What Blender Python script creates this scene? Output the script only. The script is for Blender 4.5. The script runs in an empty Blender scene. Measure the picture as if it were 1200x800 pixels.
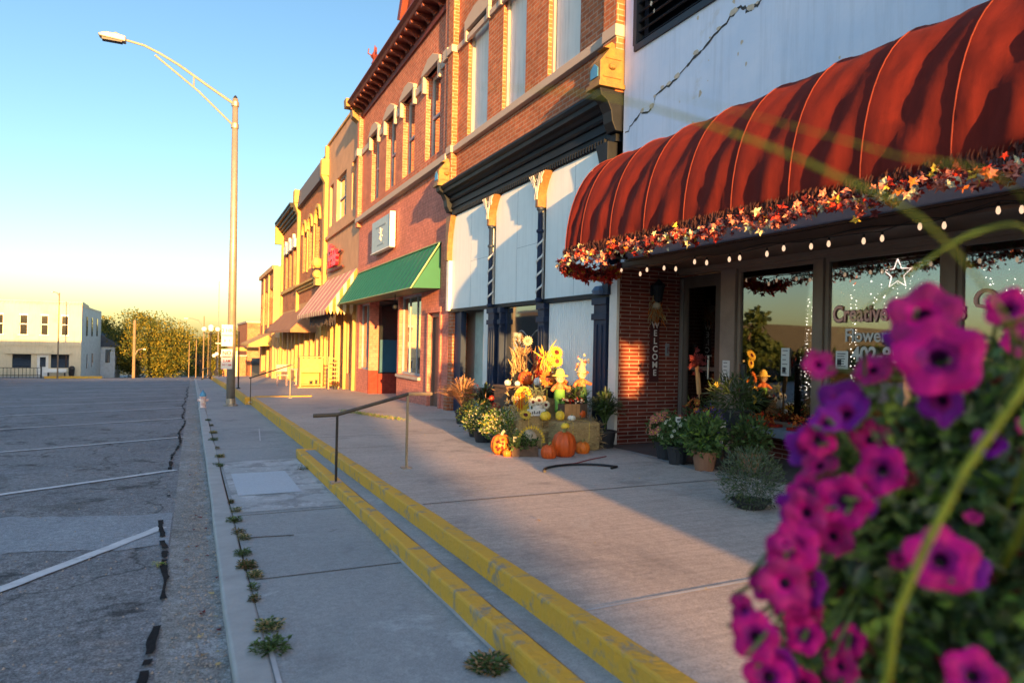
SKY_EL=6.0; SKY_S=.125; EXPO=2.12
import bpy, math, random
from mathutils import Vector, Matrix, noise
R = math.radians
scene = bpy.context.scene
col = bpy.data.collections.new('place'); scene.collection.children.link(col)
rnd = random.Random(7)

# ---------------------------------------------------------------- helpers
class MB:
    """collects shapes; build() links them as ONE mesh object"""
    def __init__(s): s.v=[]; s.f=[]; s.m=[]; s.mi=0
    def add(s, vs, fs):
        b=len(s.v); s.v+= [tuple(p) for p in vs]
        for f in fs: s.f.append(tuple(b+i for i in f)); s.m.append(s.mi)
        return s
    def mat(s,i): s.mi=i; return s
    def box(s,x0,x1,y0,y1,z0,z1):
        return s.add([(x0,y0,z0),(x1,y0,z0),(x1,y1,z0),(x0,y1,z0),(x0,y0,z1),(x1,y0,z1),(x1,y1,z1),(x0,y1,z1)],
            [(0,3,2,1),(4,5,6,7),(0,1,5,4),(1,2,6,5),(2,3,7,6),(3,0,4,7)])
    def prism(s,poly,ax,a,b):
        """extrude polygon (2D) along axis ax: 'x' poly=(y,z); 'y' poly=(x,z); 'z' poly=(x,y)"""
        n=len(poly)
        def P(p,t): return {'x':(t,p[0],p[1]),'y':(p[0],t,p[1]),'z':(p[0],p[1],t)}[ax]
        vs=[P(p,a) for p in poly]+[P(p,b) for p in poly]
        fs=[tuple(range(n-1,-1,-1)),tuple(range(n,2*n))]+[(i,(i+1)%n,n+(i+1)%n,n+i) for i in range(n)]
        return s.add(vs,fs)
    def poly(s,pts): return s.add(pts,[tuple(range(len(pts)))])
    def tube(s,pts,r,n=8,cap=True):
        pts=[Vector(p) for p in pts]; rr=r if isinstance(r,(list,tuple)) else [r]*len(pts)
        vs=[]; fs=[]; prev=None
        for i,p in enumerate(pts):
            d=(pts[min(i+1,len(pts)-1)]-pts[max(i-1,0)])
            if d.length<1e-9: d=Vector((0,0,1))
            d.normalize()
            if prev is None:
                a=Vector((0,0,1)) if abs(d.z)<.9 else Vector((1,0,0)); u=d.cross(a).normalized()
            else:
                u=(prev-d*prev.dot(d)); u=u.normalized() if u.length>1e-6 else d.orthogonal().normalized()
            prev=u; w=d.cross(u)
            for k in range(n):
                t=2*math.pi*k/n; vs.append(p+(u*math.cos(t)+w*math.sin(t))*rr[i])
        for i in range(len(pts)-1):
            for k in range(n): fs.append((i*n+k,i*n+(k+1)%n,(i+1)*n+(k+1)%n,(i+1)*n+k))
        if cap: fs.append(tuple(range(n-1,-1,-1))); fs.append(tuple(len(pts)*n-n+k for k in range(n)))
        return s.add(vs,fs)
    def lathe(s,prof,c=(0,0,0),n=16,sx=1,sy=1,ribs=0,ra=.0,tilt=None):
        vs=[];fs=[]
        for r,z in prof:
            for k in range(n):
                t=2*math.pi*k/n; q=r*(1-ra*abs(math.sin(ribs*t/2))) if ribs else r
                p=Vector((q*math.cos(t)*sx,q*math.sin(t)*sy,z))
                if tilt: p=tilt@p
                vs.append((c[0]+p.x,c[1]+p.y,c[2]+p.z))
        m=len(prof)
        for i in range(m-1):
            for k in range(n): fs.append((i*n+k,i*n+(k+1)%n,(i+1)*n+(k+1)%n,(i+1)*n+k))
        if prof[0][0]>1e-4: fs.append(tuple(range(n-1,-1,-1)))
        if prof[-1][0]>1e-4: fs.append(tuple((m-1)*n+k for k in range(n)))
        return s.add(vs,fs)
    def ball(s,c,r,n=10,m=7,sz=1):
        pr=[(max(r*math.sin(math.pi*i/m),1e-5),-r*sz*math.cos(math.pi*i/m)) for i in range(m+1)]
        return s.lathe(pr,c,n)
    def leaf(s,p,d,nrm,L,W):
        """pointed leaf from p along d"""
        d=d.normalized(); w=d.cross(nrm)
        if w.length<1e-4: w=d.orthogonal()
        w.normalize(); up=w.cross(d)
        return s.add([p,p+d*L*.45+w*W*.5+up*L*.05,p+d*L-up*L*.1,p+d*L*.45-w*W*.5+up*L*.05],[(0,1,2,3)])
    def rleaf(s,p,L,W,g):
        d=Vector((g.gauss(0,1),g.gauss(0,1),g.gauss(0,1))); 
        return s.leaf(Vector(p),d,Vector((g.gauss(0,1),g.gauss(0,1),g.gauss(0,1))),L,W)
    def build(s,name,mats,parent=None,smooth=False,bev=0,loc=None):
        me=bpy.data.meshes.new(name)
        off=Vector((0,0,0))
        if parent is not None:
            q=parent
            while q is not None: off+=q.location; q=q.parent
        if loc is not None: off=Vector(loc)
        me.from_pydata([tuple(Vector(p)-off) for p in s.v],[],s.f)
        if not isinstance(mats,(list,tuple)): mats=[mats]
        for m in mats: me.materials.append(m)
        if len(mats)>1:
            for p,i in zip(me.polygons,s.m): p.material_index=min(i,len(mats)-1)
        if smooth:
            for p in me.polygons: p.use_smooth=True
        me.update()
        o=bpy.data.objects.new(name,me); col.objects.link(o)
        if parent is not None: o.parent=parent
        elif loc is not None: o.location=off
        if bev:
            b=o.modifiers.new('bevel','BEVEL'); b.width=bev; b.segments=2; b.limit_method='ANGLE'; b.angle_limit=R(40)
        return o

def tag(o,label=None,cat=None,group=None,kind=None):
    if label: o['label']=label
    if cat: o['category']=cat
    if group: o['group']=group
    if kind: o['kind']=kind
    return o
def thing(name,loc,label,cat,group=None):
    o=bpy.data.objects.new(name,None); o.empty_display_size=.1; col.objects.link(o); o.location=loc
    return tag(o,label,cat,group)
def structure(o): o['kind']='structure'; return o
def copy_thing(root,loc,rz=0,label=None,scale=None):
    def cp(o,par):
        c=o.copy(); col.objects.link(c)
        if par is not None: c.parent=par
        for ch in list(o.children): cp(ch,c)
        return c
    c=cp(root,None); c.location=loc; c.rotation_euler=(0,0,rz)
    if scale: c.scale=(scale,)*3
    if label: c['label']=label
    return c
def text(name,body,size,loc,mat,parent,depth=.004,shear=0,face='-x',bold=0,sx=1,align='LEFT'):
    cu=bpy.data.curves.new(name,'FONT'); cu.body=body; cu.size=size; cu.extrude=depth; cu.shear=shear
    cu.offset=bold; cu.align_x=align
    t=bpy.data.objects.new(name+'_t',cu); col.objects.link(t)
    bpy.context.view_layer.update()
    me=bpy.data.meshes.new_from_object(t.evaluated_get(bpy.context.evaluated_depsgraph_get()))
    bpy.data.objects.remove(t)
    if face=='-x': M=Matrix(((0,0,-1,0),(-1,0,0,0),(0,1,0,0),(0,0,0,1)))
    else: M=Matrix(((1,0,0,0),(0,0,-1,0),(0,1,0,0),(0,0,0,1)))   # '-y'
    me.transform(M@Matrix.Diagonal((sx,1,1,1)))
    off=Vector((0,0,0)); q=parent
    while q is not None: off+=q.location; q=q.parent
    me.transform(Matrix.Translation(Vector(loc)-off))
    me.materials.clear(); me.materials.append(mat)
    o=bpy.data.objects.new(name,me); col.objects.link(o); o.parent=parent
    return o

# ---------------------------------------------------------------- materials
def _new(name):
    m=bpy.data.materials.new(name); m.use_nodes=True; nt=m.node_tree; b=nt.nodes['Principled BSDF']
    return m,nt,b
def N(nt,t,**k):
    n=nt.nodes.new(t)
    for a,v in k.items():
        if a.startswith('i_'):
            key=a[2:]; n.inputs[int(key) if key.isdigit() else key.replace('_',' ')].default_value=v
        else: setattr(n,a,v)
    return n
def c4(c): return (c[0],c[1],c[2],1)
def mul(c,k): return (c[0]*k,c[1]*k,c[2]*k)
def pmat(name,c,rough=.75,c2=None,var=.18,vs=2.5,bump=.15,bs=60,metal=0,spec=.4,det=6,emit=None,es=0,trans=0,leaf=False,stain=None,ss=.7,sth=.55,obj=False,drip=0):
    m,nt,b=_new(name); L=nt.links
    geo=N(nt,'ShaderNodeTexCoord') if obj else N(nt,'ShaderNodeNewGeometry')
    pos=geo.outputs['Object'] if obj else geo.outputs['Position']
    n1=N(nt,'ShaderNodeTexNoise',i_Scale=vs,i_Detail=float(det),i_Roughness=.65); L.new(pos,n1.inputs['Vector'])
    mx=N(nt,'ShaderNodeMix',data_type='RGBA')
    mx.inputs[6].default_value=c4(mul(c,1-var)); mx.inputs[7].default_value=c4(c2 if c2 else mul(c,1+var))
    rp=N(nt,'ShaderNodeMapRange',i_1=.32,i_2=.68); L.new(n1.outputs['Fac'],rp.inputs[0]); L.new(rp.outputs[0],mx.inputs[0])
    out=mx.outputs[2]
    if stain:
        n3=N(nt,'ShaderNodeTexNoise',i_Scale=ss,i_Detail=8.0,i_Roughness=.7,i_Distortion=.4); L.new(pos,n3.inputs['Vector'])
        r3=N(nt,'ShaderNodeMapRange',i_1=sth,i_2=sth+.14); L.new(n3.outputs['Fac'],r3.inputs[0])
        m3=N(nt,'ShaderNodeMix',data_type='RGBA'); L.new(r3.outputs[0],m3.inputs[0]); L.new(out,m3.inputs[6]); m3.inputs[7].default_value=c4(stain); out=m3.outputs[2]
    if drip:   # rain streaks and grime running down the surface
        mp=N(nt,'ShaderNodeMapping'); mp.inputs['Scale'].default_value=(7,7,.45); L.new(pos,mp.inputs[0]); nd=N(nt,'ShaderNodeTexNoise',i_Scale=1.4,i_Detail=7.0,i_Roughness=.7); L.new(mp.outputs[0],nd.inputs['Vector'])
        rd=N(nt,'ShaderNodeMapRange',i_1=.48,i_2=.72,i_3=1.0,i_4=1-drip); L.new(nd.outputs['Fac'],rd.inputs[0]); vd=N(nt,'ShaderNodeVectorMath',operation='SCALE'); L.new(out,vd.inputs[0]); L.new(rd.outputs[0],vd.inputs['Scale']); out=vd.outputs[0]
    L.new(out,b.inputs['Base Color'])
    b.inputs['Roughness'].default_value=rough; b.inputs['Metallic'].default_value=metal
    b.inputs['Specular IOR Level'].default_value=spec
    if emit: b.inputs['Emission Color'].default_value=c4(emit); b.inputs['Emission Strength'].default_value=es
    if bump:
        n2=N(nt,'ShaderNodeTexNoise',i_Scale=float(bs),i_Detail=5.0); L.new(pos,n2.inputs['Vector'])
        bp=N(nt,'ShaderNodeBump',i_Strength=bump,i_Distance=.01); L.new(n2.outputs['Fac'],bp.inputs['Height']); L.new(bp.outputs[0],b.inputs['Normal'])
    if leaf:
        tr=N(nt,'ShaderNodeBsdfTranslucent'); L.new(out,tr.inputs[0]); ms=N(nt,'ShaderNodeMixShader',i_0=.3)
        L.new(b.outputs[0],ms.inputs[1]); L.new(tr.outputs[0],ms.inputs[2]); L.new(ms.outputs[0],nt.nodes['Material Output'].inputs[0])
    return m
def brick(name,c1,c2,mortar,bw=.215,bh=.075,mo=.009,rough=.85,dirt=.25,bump=.5,plain=0):
    m,nt,b=_new(name); L=nt.links
    geo=N(nt,'ShaderNodeNewGeometry'); sp=N(nt,'ShaderNodeSeparateXYZ'); L.new(geo.outputs['Position'],sp.inputs[0])
    sn=N(nt,'ShaderNodeSeparateXYZ'); L.new(geo.outputs['True Normal'],sn.inputs[0])
    ax=N(nt,'ShaderNodeMath',operation='ABSOLUTE'); L.new(sn.outputs[0],ax.inputs[0])
    gt=N(nt,'ShaderNodeMath',operation='GREATER_THAN',i_1=.6); L.new(ax.outputs[0],gt.inputs[0])
    mu=N(nt,'ShaderNodeMix',data_type='FLOAT'); L.new(gt.outputs[0],mu.inputs[0]); L.new(sp.outputs[0],mu.inputs[2]); L.new(sp.outputs[1],mu.inputs[3])
    cb=N(nt,'ShaderNodeCombineXYZ'); L.new(mu.outputs[0],cb.inputs[0]); L.new(sp.outputs[2],cb.inputs[1])
    br=N(nt,'ShaderNodeTexBrick',i_Scale=1.0); br.offset=.5
    br.inputs['Brick Width'].default_value=bw; br.inputs['Row Height'].default_value=bh; br.inputs['Mortar Size'].default_value=mo
    br.inputs['Mortar Smooth'].default_value=.2; br.inputs['Bias'].default_value=-.1
    br.inputs['Color1'].default_value=c4(c1); br.inputs['Color2'].default_value=c4(c2); br.inputs['Mortar'].default_value=c4(mortar)
    L.new(cb.outputs[0],br.inputs['Vector'])
    n1=N(nt,'ShaderNodeTexNoise',i_Scale=1.3,i_Detail=8.0,i_Roughness=.7); L.new(geo.outputs['Position'],n1.inputs['Vector'])
    rp=N(nt,'ShaderNodeMapRange',i_1=.3,i_2=.7,i_3=1-dirt,i_4=1+dirt); L.new(n1.outputs['Fac'],rp.inputs[0])
    n4=N(nt,'ShaderNodeTexNoise',i_Scale=9.0,i_Detail=4.0); L.new(cb.outputs[0],n4.inputs['Vector'])
    r4=N(nt,'ShaderNodeMapRange',i_1=.3,i_2=.7,i_3=.8,i_4=1.2); L.new(n4.outputs['Fac'],r4.inputs[0])
    mm=N(nt,'ShaderNodeMath',operation='MULTIPLY'); L.new(rp.outputs[0],mm.inputs[0]); L.new(r4.outputs[0],mm.inputs[1])
    vm=N(nt,'ShaderNodeVectorMath',operation='SCALE'); L.new(br.outputs['Color'],vm.inputs[0]); L.new(mm.outputs[0],vm.inputs['Scale'])
    L.new(vm.outputs[0],b.inputs['Base Color']); b.inputs['Roughness'].default_value=rough; b.inputs['Specular IOR Level'].default_value=.25
    n2=N(nt,'ShaderNodeTexNoise',i_Scale=70.0,i_Detail=4.0); L.new(geo.outputs['Position'],n2.inputs['Vector'])
    ad=N(nt,'ShaderNodeMath',operation='MULTIPLY_ADD',i_1=.35); L.new(n2.outputs['Fac'],ad.inputs[0])
    iv=N(nt,'ShaderNodeMath',operation='SUBTRACT',i_0=1.0); L.new(br.outputs['Fac'],iv.inputs[1]); L.new(iv.outputs[0],ad.inputs[2])
    bp=N(nt,'ShaderNodeBump',i_Strength=bump,i_Distance=.012); L.new(ad.outputs[0],bp.inputs['Height']); L.new(bp.outputs[0],b.inputs['Normal'])
    return m
def glassmat(name,tint=(.8,.85,.85),refl=.35,rough=.02,ior=1.5):
    """shop glass: see-through with a strong reflection"""
    m,nt,b=_new(name); L=nt.links; nt.nodes.remove(b)
    t=N(nt,'ShaderNodeBsdfTransparent',i_0=c4(tint)); g=N(nt,'ShaderNodeBsdfGlossy',i_Roughness=rough)
    lw=N(nt,'ShaderNodeFresnel',i_IOR=ior); mr=N(nt,'ShaderNodeMapRange',i_1=0.0,i_2=1.0,i_3=refl,i_4=1.0); L.new(lw.outputs[0],mr.inputs[0])
    ms=N(nt,'ShaderNodeMixShader'); L.new(mr.outputs[0],ms.inputs[0]); L.new(t.outputs[0],ms.inputs[1]); L.new(g.outputs[0],ms.inputs[2])
    geo=N(nt,'ShaderNodeNewGeometry'); n=N(nt,'ShaderNodeTexNoise',i_Scale=1.1,i_Detail=1.0); L.new(geo.outputs['Position'],n.inputs['Vector'])
    bp=N(nt,'ShaderNodeBump',i_Strength=.12,i_Distance=.02); L.new(n.outputs['Fac'],bp.inputs['Height']); L.new(bp.outputs[0],g.inputs['Normal'])
    L.new(ms.outputs[0],nt.nodes['Material Output'].inputs[0]); return m
def darkglass(name,c=(.02,.025,.03),rough=.04):
    m,nt,b=_new(name); b.inputs['Base Color'].default_value=c4(c); b.inputs['Roughness'].default_value=rough
    b.inputs['Specular IOR Level'].default_value=1.0; b.inputs['Coat Weight'].default_value=1.0; b.inputs['Coat Roughness'].default_value=.02
    b.inputs['IOR'].default_value=1.9
    L=nt.links; geo=N(nt,'ShaderNodeNewGeometry'); n=N(nt,'ShaderNodeTexNoise',i_Scale=1.5,i_Detail=1.0); L.new(geo.outputs['Position'],n.inputs['Vector'])
    bp=N(nt,'ShaderNodeBump',i_Strength=.1,i_Distance=.02); L.new(n.outputs['Fac'],bp.inputs['Height']); L.new(bp.outputs[0],b.inputs['Normal']); L.new(bp.outputs[0],b.inputs['Coat Normal'])
    return m
def emis(name,c,s):
    m,nt,b=_new(name); b.inputs['Base Color'].default_value=c4(c); b.inputs['Emission Color'].default_value=c4(c); b.inputs['Emission Strength'].default_value=s; return m
M={}
M['brick_roman']=brick('roman_brick',(.13,.022,.014),(.19,.035,.02),(.33,.22,.18),bw=.305,bh=.0508,mo=.0065)
M['brick_orange']=brick('orange_brick',(.42,.13,.055),(.33,.085,.035),(.36,.24,.17),bump=.4)
M['brick_red']=brick('red_brick',(.5,.155,.085),(.4,.105,.06),(.44,.27,.2),bump=.35)
M['brick_pink']=brick('painted_brick',(.55,.19,.135),(.58,.21,.155),(.45,.15,.11),mo=.006,bump=.35,dirt=.15)
M['brick_base']=brick('dark_red_painted_brick',(.24,.035,.025),(.27,.04,.03),(.18,.03,.02),mo=.006,bump=.3,dirt=.15)
M['brick_far']=brick('far_brick',(.42,.15,.06),(.36,.11,.05),(.4,.24,.15))
M['stone']=pmat('lime_stone',(.5,.42,.36),c2=(.42,.33,.28),vs=3,bump=.25)
M['stone_yellow']=pmat('yellow_stone',(.5,.3,.09),vs=3,bump=.25)
M['stucco']=pmat('pale_blue_stucco',(.68,.76,.93),drip=.14,rough=.9,c2=(.78,.8,.92),var=.06,vs=1.2,bump=.22,bs=12,stain=(.62,.58,.58),ss=1.6,sth=.6)
M['taupe']=pmat('tan_stucco',(.48,.27,.15),var=.12,vs=2,bump=.3)
M['cream']=pmat('cream_paint',(.48,.27,.12),var=.1,vs=2,bump=.2)
M['black_iron']=pmat('black_painted_iron',(.012,.015,.022),rough=.5,bump=.15,bs=40,var=.3,spec=.15)
M['navy']=pmat('navy_paint',(.018,.03,.065),rough=.5,spec=.2,bump=.1,var=.2)
M['panel']=pmat('grey_panel',(.84,.86,.83),drip=.1,rough=.7,var=.03,vs=3,bump=.05,stain=(.7,.74,.75),ss=.9,sth=.63)
M['board']=pmat('grey_board',(.7,.71,.68),drip=.3,rough=.75,var=.05,vs=2,bump=.06)
M['white_paint']=pmat('white_trim',(.72,.7,.66),rough=.6,var=.08,bump=.08)
M['gold']=pmat('gold_paint',(.2,.1,.03),rough=.5,var=.3,vs=14,bump=.3)
M['copper']=pmat('weathered_gold_metal',(.34,.2,.045),c2=(.16,.085,.03),rough=.5,vs=9,bump=.3)
M['blue_glass']=pmat('blue_inlay',(.06,.22,.42),rough=.25,bump=0)
M['brown_trim']=pmat('brown_trim',(.14,.085,.06),rough=.55,var=.15,bump=.1)
M['tan_trim']=pmat('bronze_trim',(.24,.17,.12),rough=.5,var=.12,bump=.08)
M['alu']=pmat('aluminium',(.5,.47,.44),rough=.35,metal=.8,var=.05,bump=0)
M['fabric_red']=pmat('red_canvas',(.135,.012,.007),drip=.3,rough=.85,var=.1,vs=4,bump=.35,bs=9,spec=.2,stain=(.2,.018,.008),ss=1.5,sth=.6)
M['seam']=pmat('seam_cord',(.15,.02,.012),rough=.8,bump=0)
M['fabric_dark']=pmat('dark_fringe',(.05,.015,.012),rough=.95,bump=.3)
M['green_metal']=pmat('green_canvas',(.006,.11,.065),rough=.6,var=.08,bump=.1)
M['cornice_red']=pmat('oxblood_paint',(.15,.03,.022),rough=.55,var=.2,bump=.2)
M['glass']=glassmat('shop_glass',refl=.28)
M['glass_dim']=glassmat('door_glass',tint=(.45,.45,.45),refl=.05)
M['dglass']=darkglass('window_glass')
M['sash']=pmat('grey_sash',(.33,.36,.38),rough=.6,bump=.05)
M['interior']=pmat('dim_interior',(.05,.035,.03),bump=0)
M['door_brown']=pmat('brown_door',(.16,.10,.075),rough=.5,bump=.08)
M['green_pale']=pmat('pale_green_paint',(.42,.48,.42),rough=.6,bump=.05)
M['yellow']=pmat('yellow_kerb_paint',(.85,.44,.035),rough=.75,c2=(.66,.36,.05),var=.12,vs=5,bump=.8,bs=35,stain=(.27,.24,.2),ss=7,sth=.53)
M['white_line']=pmat('worn_white_paint',(.6,.6,.62),rough=.85,var=.1,vs=10,bump=.3,stain=(.2,.2,.21),ss=6,sth=.57)
M['tar']=pmat('tar',(.02,.02,.022),rough=.95,spec=.1,var=.3,vs=20,bump=.5)
M['steel']=pmat('galvanised_steel',(.33,.29,.24),rough=.45,metal=.5,var=.12,vs=5,bump=.05)
M['wood_pole']=pmat('pole_timber',(.2,.14,.09),rough=.9,bump=.3)
M['black']=pmat('black_gloss_paint',(.015,.015,.017),rough=.35,bump=0)
M['rail_tan']=pmat('worn_rail_paint',(.28,.2,.12),rough=.5,bump=.1)
M['white_sign']=pmat('white_sign_sheet',(.7,.68,.64),rough=.5,var=.04,bump=0)
M['ink_red']=pmat('red_sign_ink',(.5,.03,.03),bump=0); M['ink_green']=pmat('green_sign_ink',(.05,.2,.1),bump=0)
M['ink_black']=pmat('black_ink',(.03,.03,.035),bump=0)
M['white_ink']=pmat('white_vinyl',(.7,.66,.62),rough=.5,bump=0)
M['pink_ink']=pmat('salmon_vinyl',(.95,.5,.4),rough=.5,bump=0)
M['brown_ink']=pmat('maroon_vinyl',(.16,.03,.03),rough=.5,bump=0)
def lf(name,c,c2=None): M[name]=pmat(name,c,rough=.6,c2=c2,var=.4,vs=30,bump=0,spec=.3,leaf=True)
lf('leaf_dark',(.04,.075,.02),(.09,.13,.035)); lf('leaf_mid',(.09,.17,.04),(.16,.25,.08)); lf('leaf_lime',(.2,.32,.05))
lf('leaf_grey',(.12,.16,.1),(.2,.24,.15)); lf('leaf_red',(.45,.03,.015)); lf('leaf_orange',(.6,.17,.03)); lf('leaf_yellow',(.7,.48,.06))
lf('leaf_pink',(.6,.2,.14)); lf('leaf_maroon',(.14,.02,.02)); lf('leaf_cream',(.6,.55,.35)); lf('straw',(.6,.43,.18),(.68,.52,.25))
lf('grass_pink',(.6,.27,.17),(.7,.38,.24)); lf('tree_gold',(.2,.18,.02),(.3,.24,.03)); lf('tree_green',(.05,.08,.02),(.1,.12,.02))
lf('petal_magenta',(.7,.002,.2),(.8,.004,.28)); lf('petal_purple',(.2,.008,.36),(.42,.01,.36)); lf('petal_throat',(.04,.0,.04)); lf('petal_inner',(.42,.001,.16),(.3,.001,.2)); lf('petal_pink',(.5,.015,.16))
lf('purple_small',(.12,.05,.3)); lf('white_petal',(.7,.66,.5)); lf('blade',(.32,.32,.03)); lf('corn_stalk',(.4,.22,.1),(.5,.32,.16))
M['pumpkin']=pmat('pumpkin_skin',(.75,.17,.015),rough=.5,var=.12,vs=9,bump=.1)
M['pumpkin_deep']=pmat('deep_pumpkin_skin',(.62,.09,.01),rough=.5,var=.12,vs=9,bump=.1)
M['pump_white']=pmat('white_gourd_skin',(.72,.66,.55),rough=.5,bump=.05)
M['pump_yellow']=pmat('yellow_gourd_skin',(.85,.55,.04),rough=.5,bump=.05)
M['stem']=pmat('stem_green_brown',(.2,.2,.06),bump=.2)
M['hay']=pmat('baled_hay',(.6,.42,.19),rough=.95,c2=(.36,.24,.1),vs=35,bump=1.0,bs=120)
M['pot']=pmat('black_plastic_pot',(.03,.03,.035),rough=.5,bump=0)
M['terracotta']=pmat('terracotta',(.3,.14,.08),rough=.8,bump=.1)
M['crate']=pmat('weathered_crate_timber',(.12,.07,.045),rough=.85,bump=.4,vs=15)
M['orange_timber']=pmat('orange_stained_timber',(.55,.27,.1),rough=.7,bump=.2,vs=8)
M['skin']=pmat('doll_burlap_skin',(.7,.45,.3),bump=.1); M['doll_green']=pmat('green_doll_overalls',(.12,.3,.05),bump=.1)
M['doll_dkgreen']=pmat('dark_green_doll_skirt',(.02,.07,.03),bump=.1); M['doll_red']=pmat('red_plaid_cloth',(.5,.06,.03),c2=(.6,.25,.08),vs=40,bump=.1)
M['doll_yellow']=pmat('yellow_straw_hat',(.8,.55,.12),bump=.3,vs=30); M['burlap']=pmat('burlap',(.45,.36,.25),bump=.5,bs=150)
M['hose']=pmat('black_rubber',(.012,.012,.014),rough=.5,bump=0)
M['bulb']=emis('warm_bulb',(1,.66,.42),.26); M['fairy']=emis('fairy_light',(1,.8,.68),3.0); M['starlight']=emis('star_tube',(1,.7,.6),1.2)
M['globe']=pmat('globe_glass',(.8,.76,.74),rough=.3,bump=0)
# ---------------------------------------------------------------- ground profile (the whole street falls away from the camera)
def lerp(a,b,t): return a+(b-a)*t
def prof(pts):
    def f(y):
        if y<=pts[0][0]: return pts[0][1]
        for (a,za),(b,zb) in zip(pts,pts[1:]):
            if y<=b: return lerp(za,zb,(y-a)/(b-a))
        return pts[-1][1]
    return f
zu=prof([(-30,.385+.0265*30),(25,.385-.0265*25),(60,-1.60),(80,-2.5),(120,-4.6)])
zl=prof([(-30,.185+.0265*30),(25,.185-.0265*25),(60,-1.84),(80,-2.62),(120,-4.7)])
zs=prof([(-30,.125+.0265*30),(25,.125-.0265*25),(60,-1.9),(80,-2.84),(120,-4.8),(250,-11.0),(5000,-20)])
def strip(name,x0,x1,ys,zf,mat,dz=0,nx=1,parent=None):
    mb=MB(); vs=[]; fs=[]
    for y in ys:
        for i in range(nx+1):
            xa=x0(y) if callable(x0) else x0; xb=x1(y) if callable(x1) else x1
            vs.append((lerp(xa,xb,i/nx),y,zf(y)+dz))
    for j in range(len(ys)-1):
        for i in range(nx): a=j*(nx+1)+i; fs.append((a,a+1,a+nx+2,a+nx+1))
    mb.add(vs,fs); return mb.build(name,mat,parent)
def slab(name,x0,x1,ys,zt,zb,mat,bev=0,wob=0):
    """solid strip between two height functions (kerbs, walks)"""
    mb=MB(); vs=[]; fs=[]; g=random.Random(3)
    for y in ys:
        w=(g.random()-.5)*wob; w2=(g.random()-.5)*wob
        vs+= [(x0+w,y,zb(y)),(x0+w,y,zt(y)),(x1+w2,y,zt(y)),(x1+w2,y,zb(y))]
    n=len(ys)
    for j in range(n-1):
        a=4*j
        for k in range(3): fs.append((a+k,a+4+k,a+5+k,a+1+k))
    fs+= [(0,1,2,3),(4*n-1,4*n-2,4*n-3,4*n-4)]
    mb.add(vs,fs); return structure(mb.build(name,mat,bev=bev))
def frange(a,b,s):
    r=[];y=a
    while y<b-1e-6: r.append(y); y+=s
    return r+[b]

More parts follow.
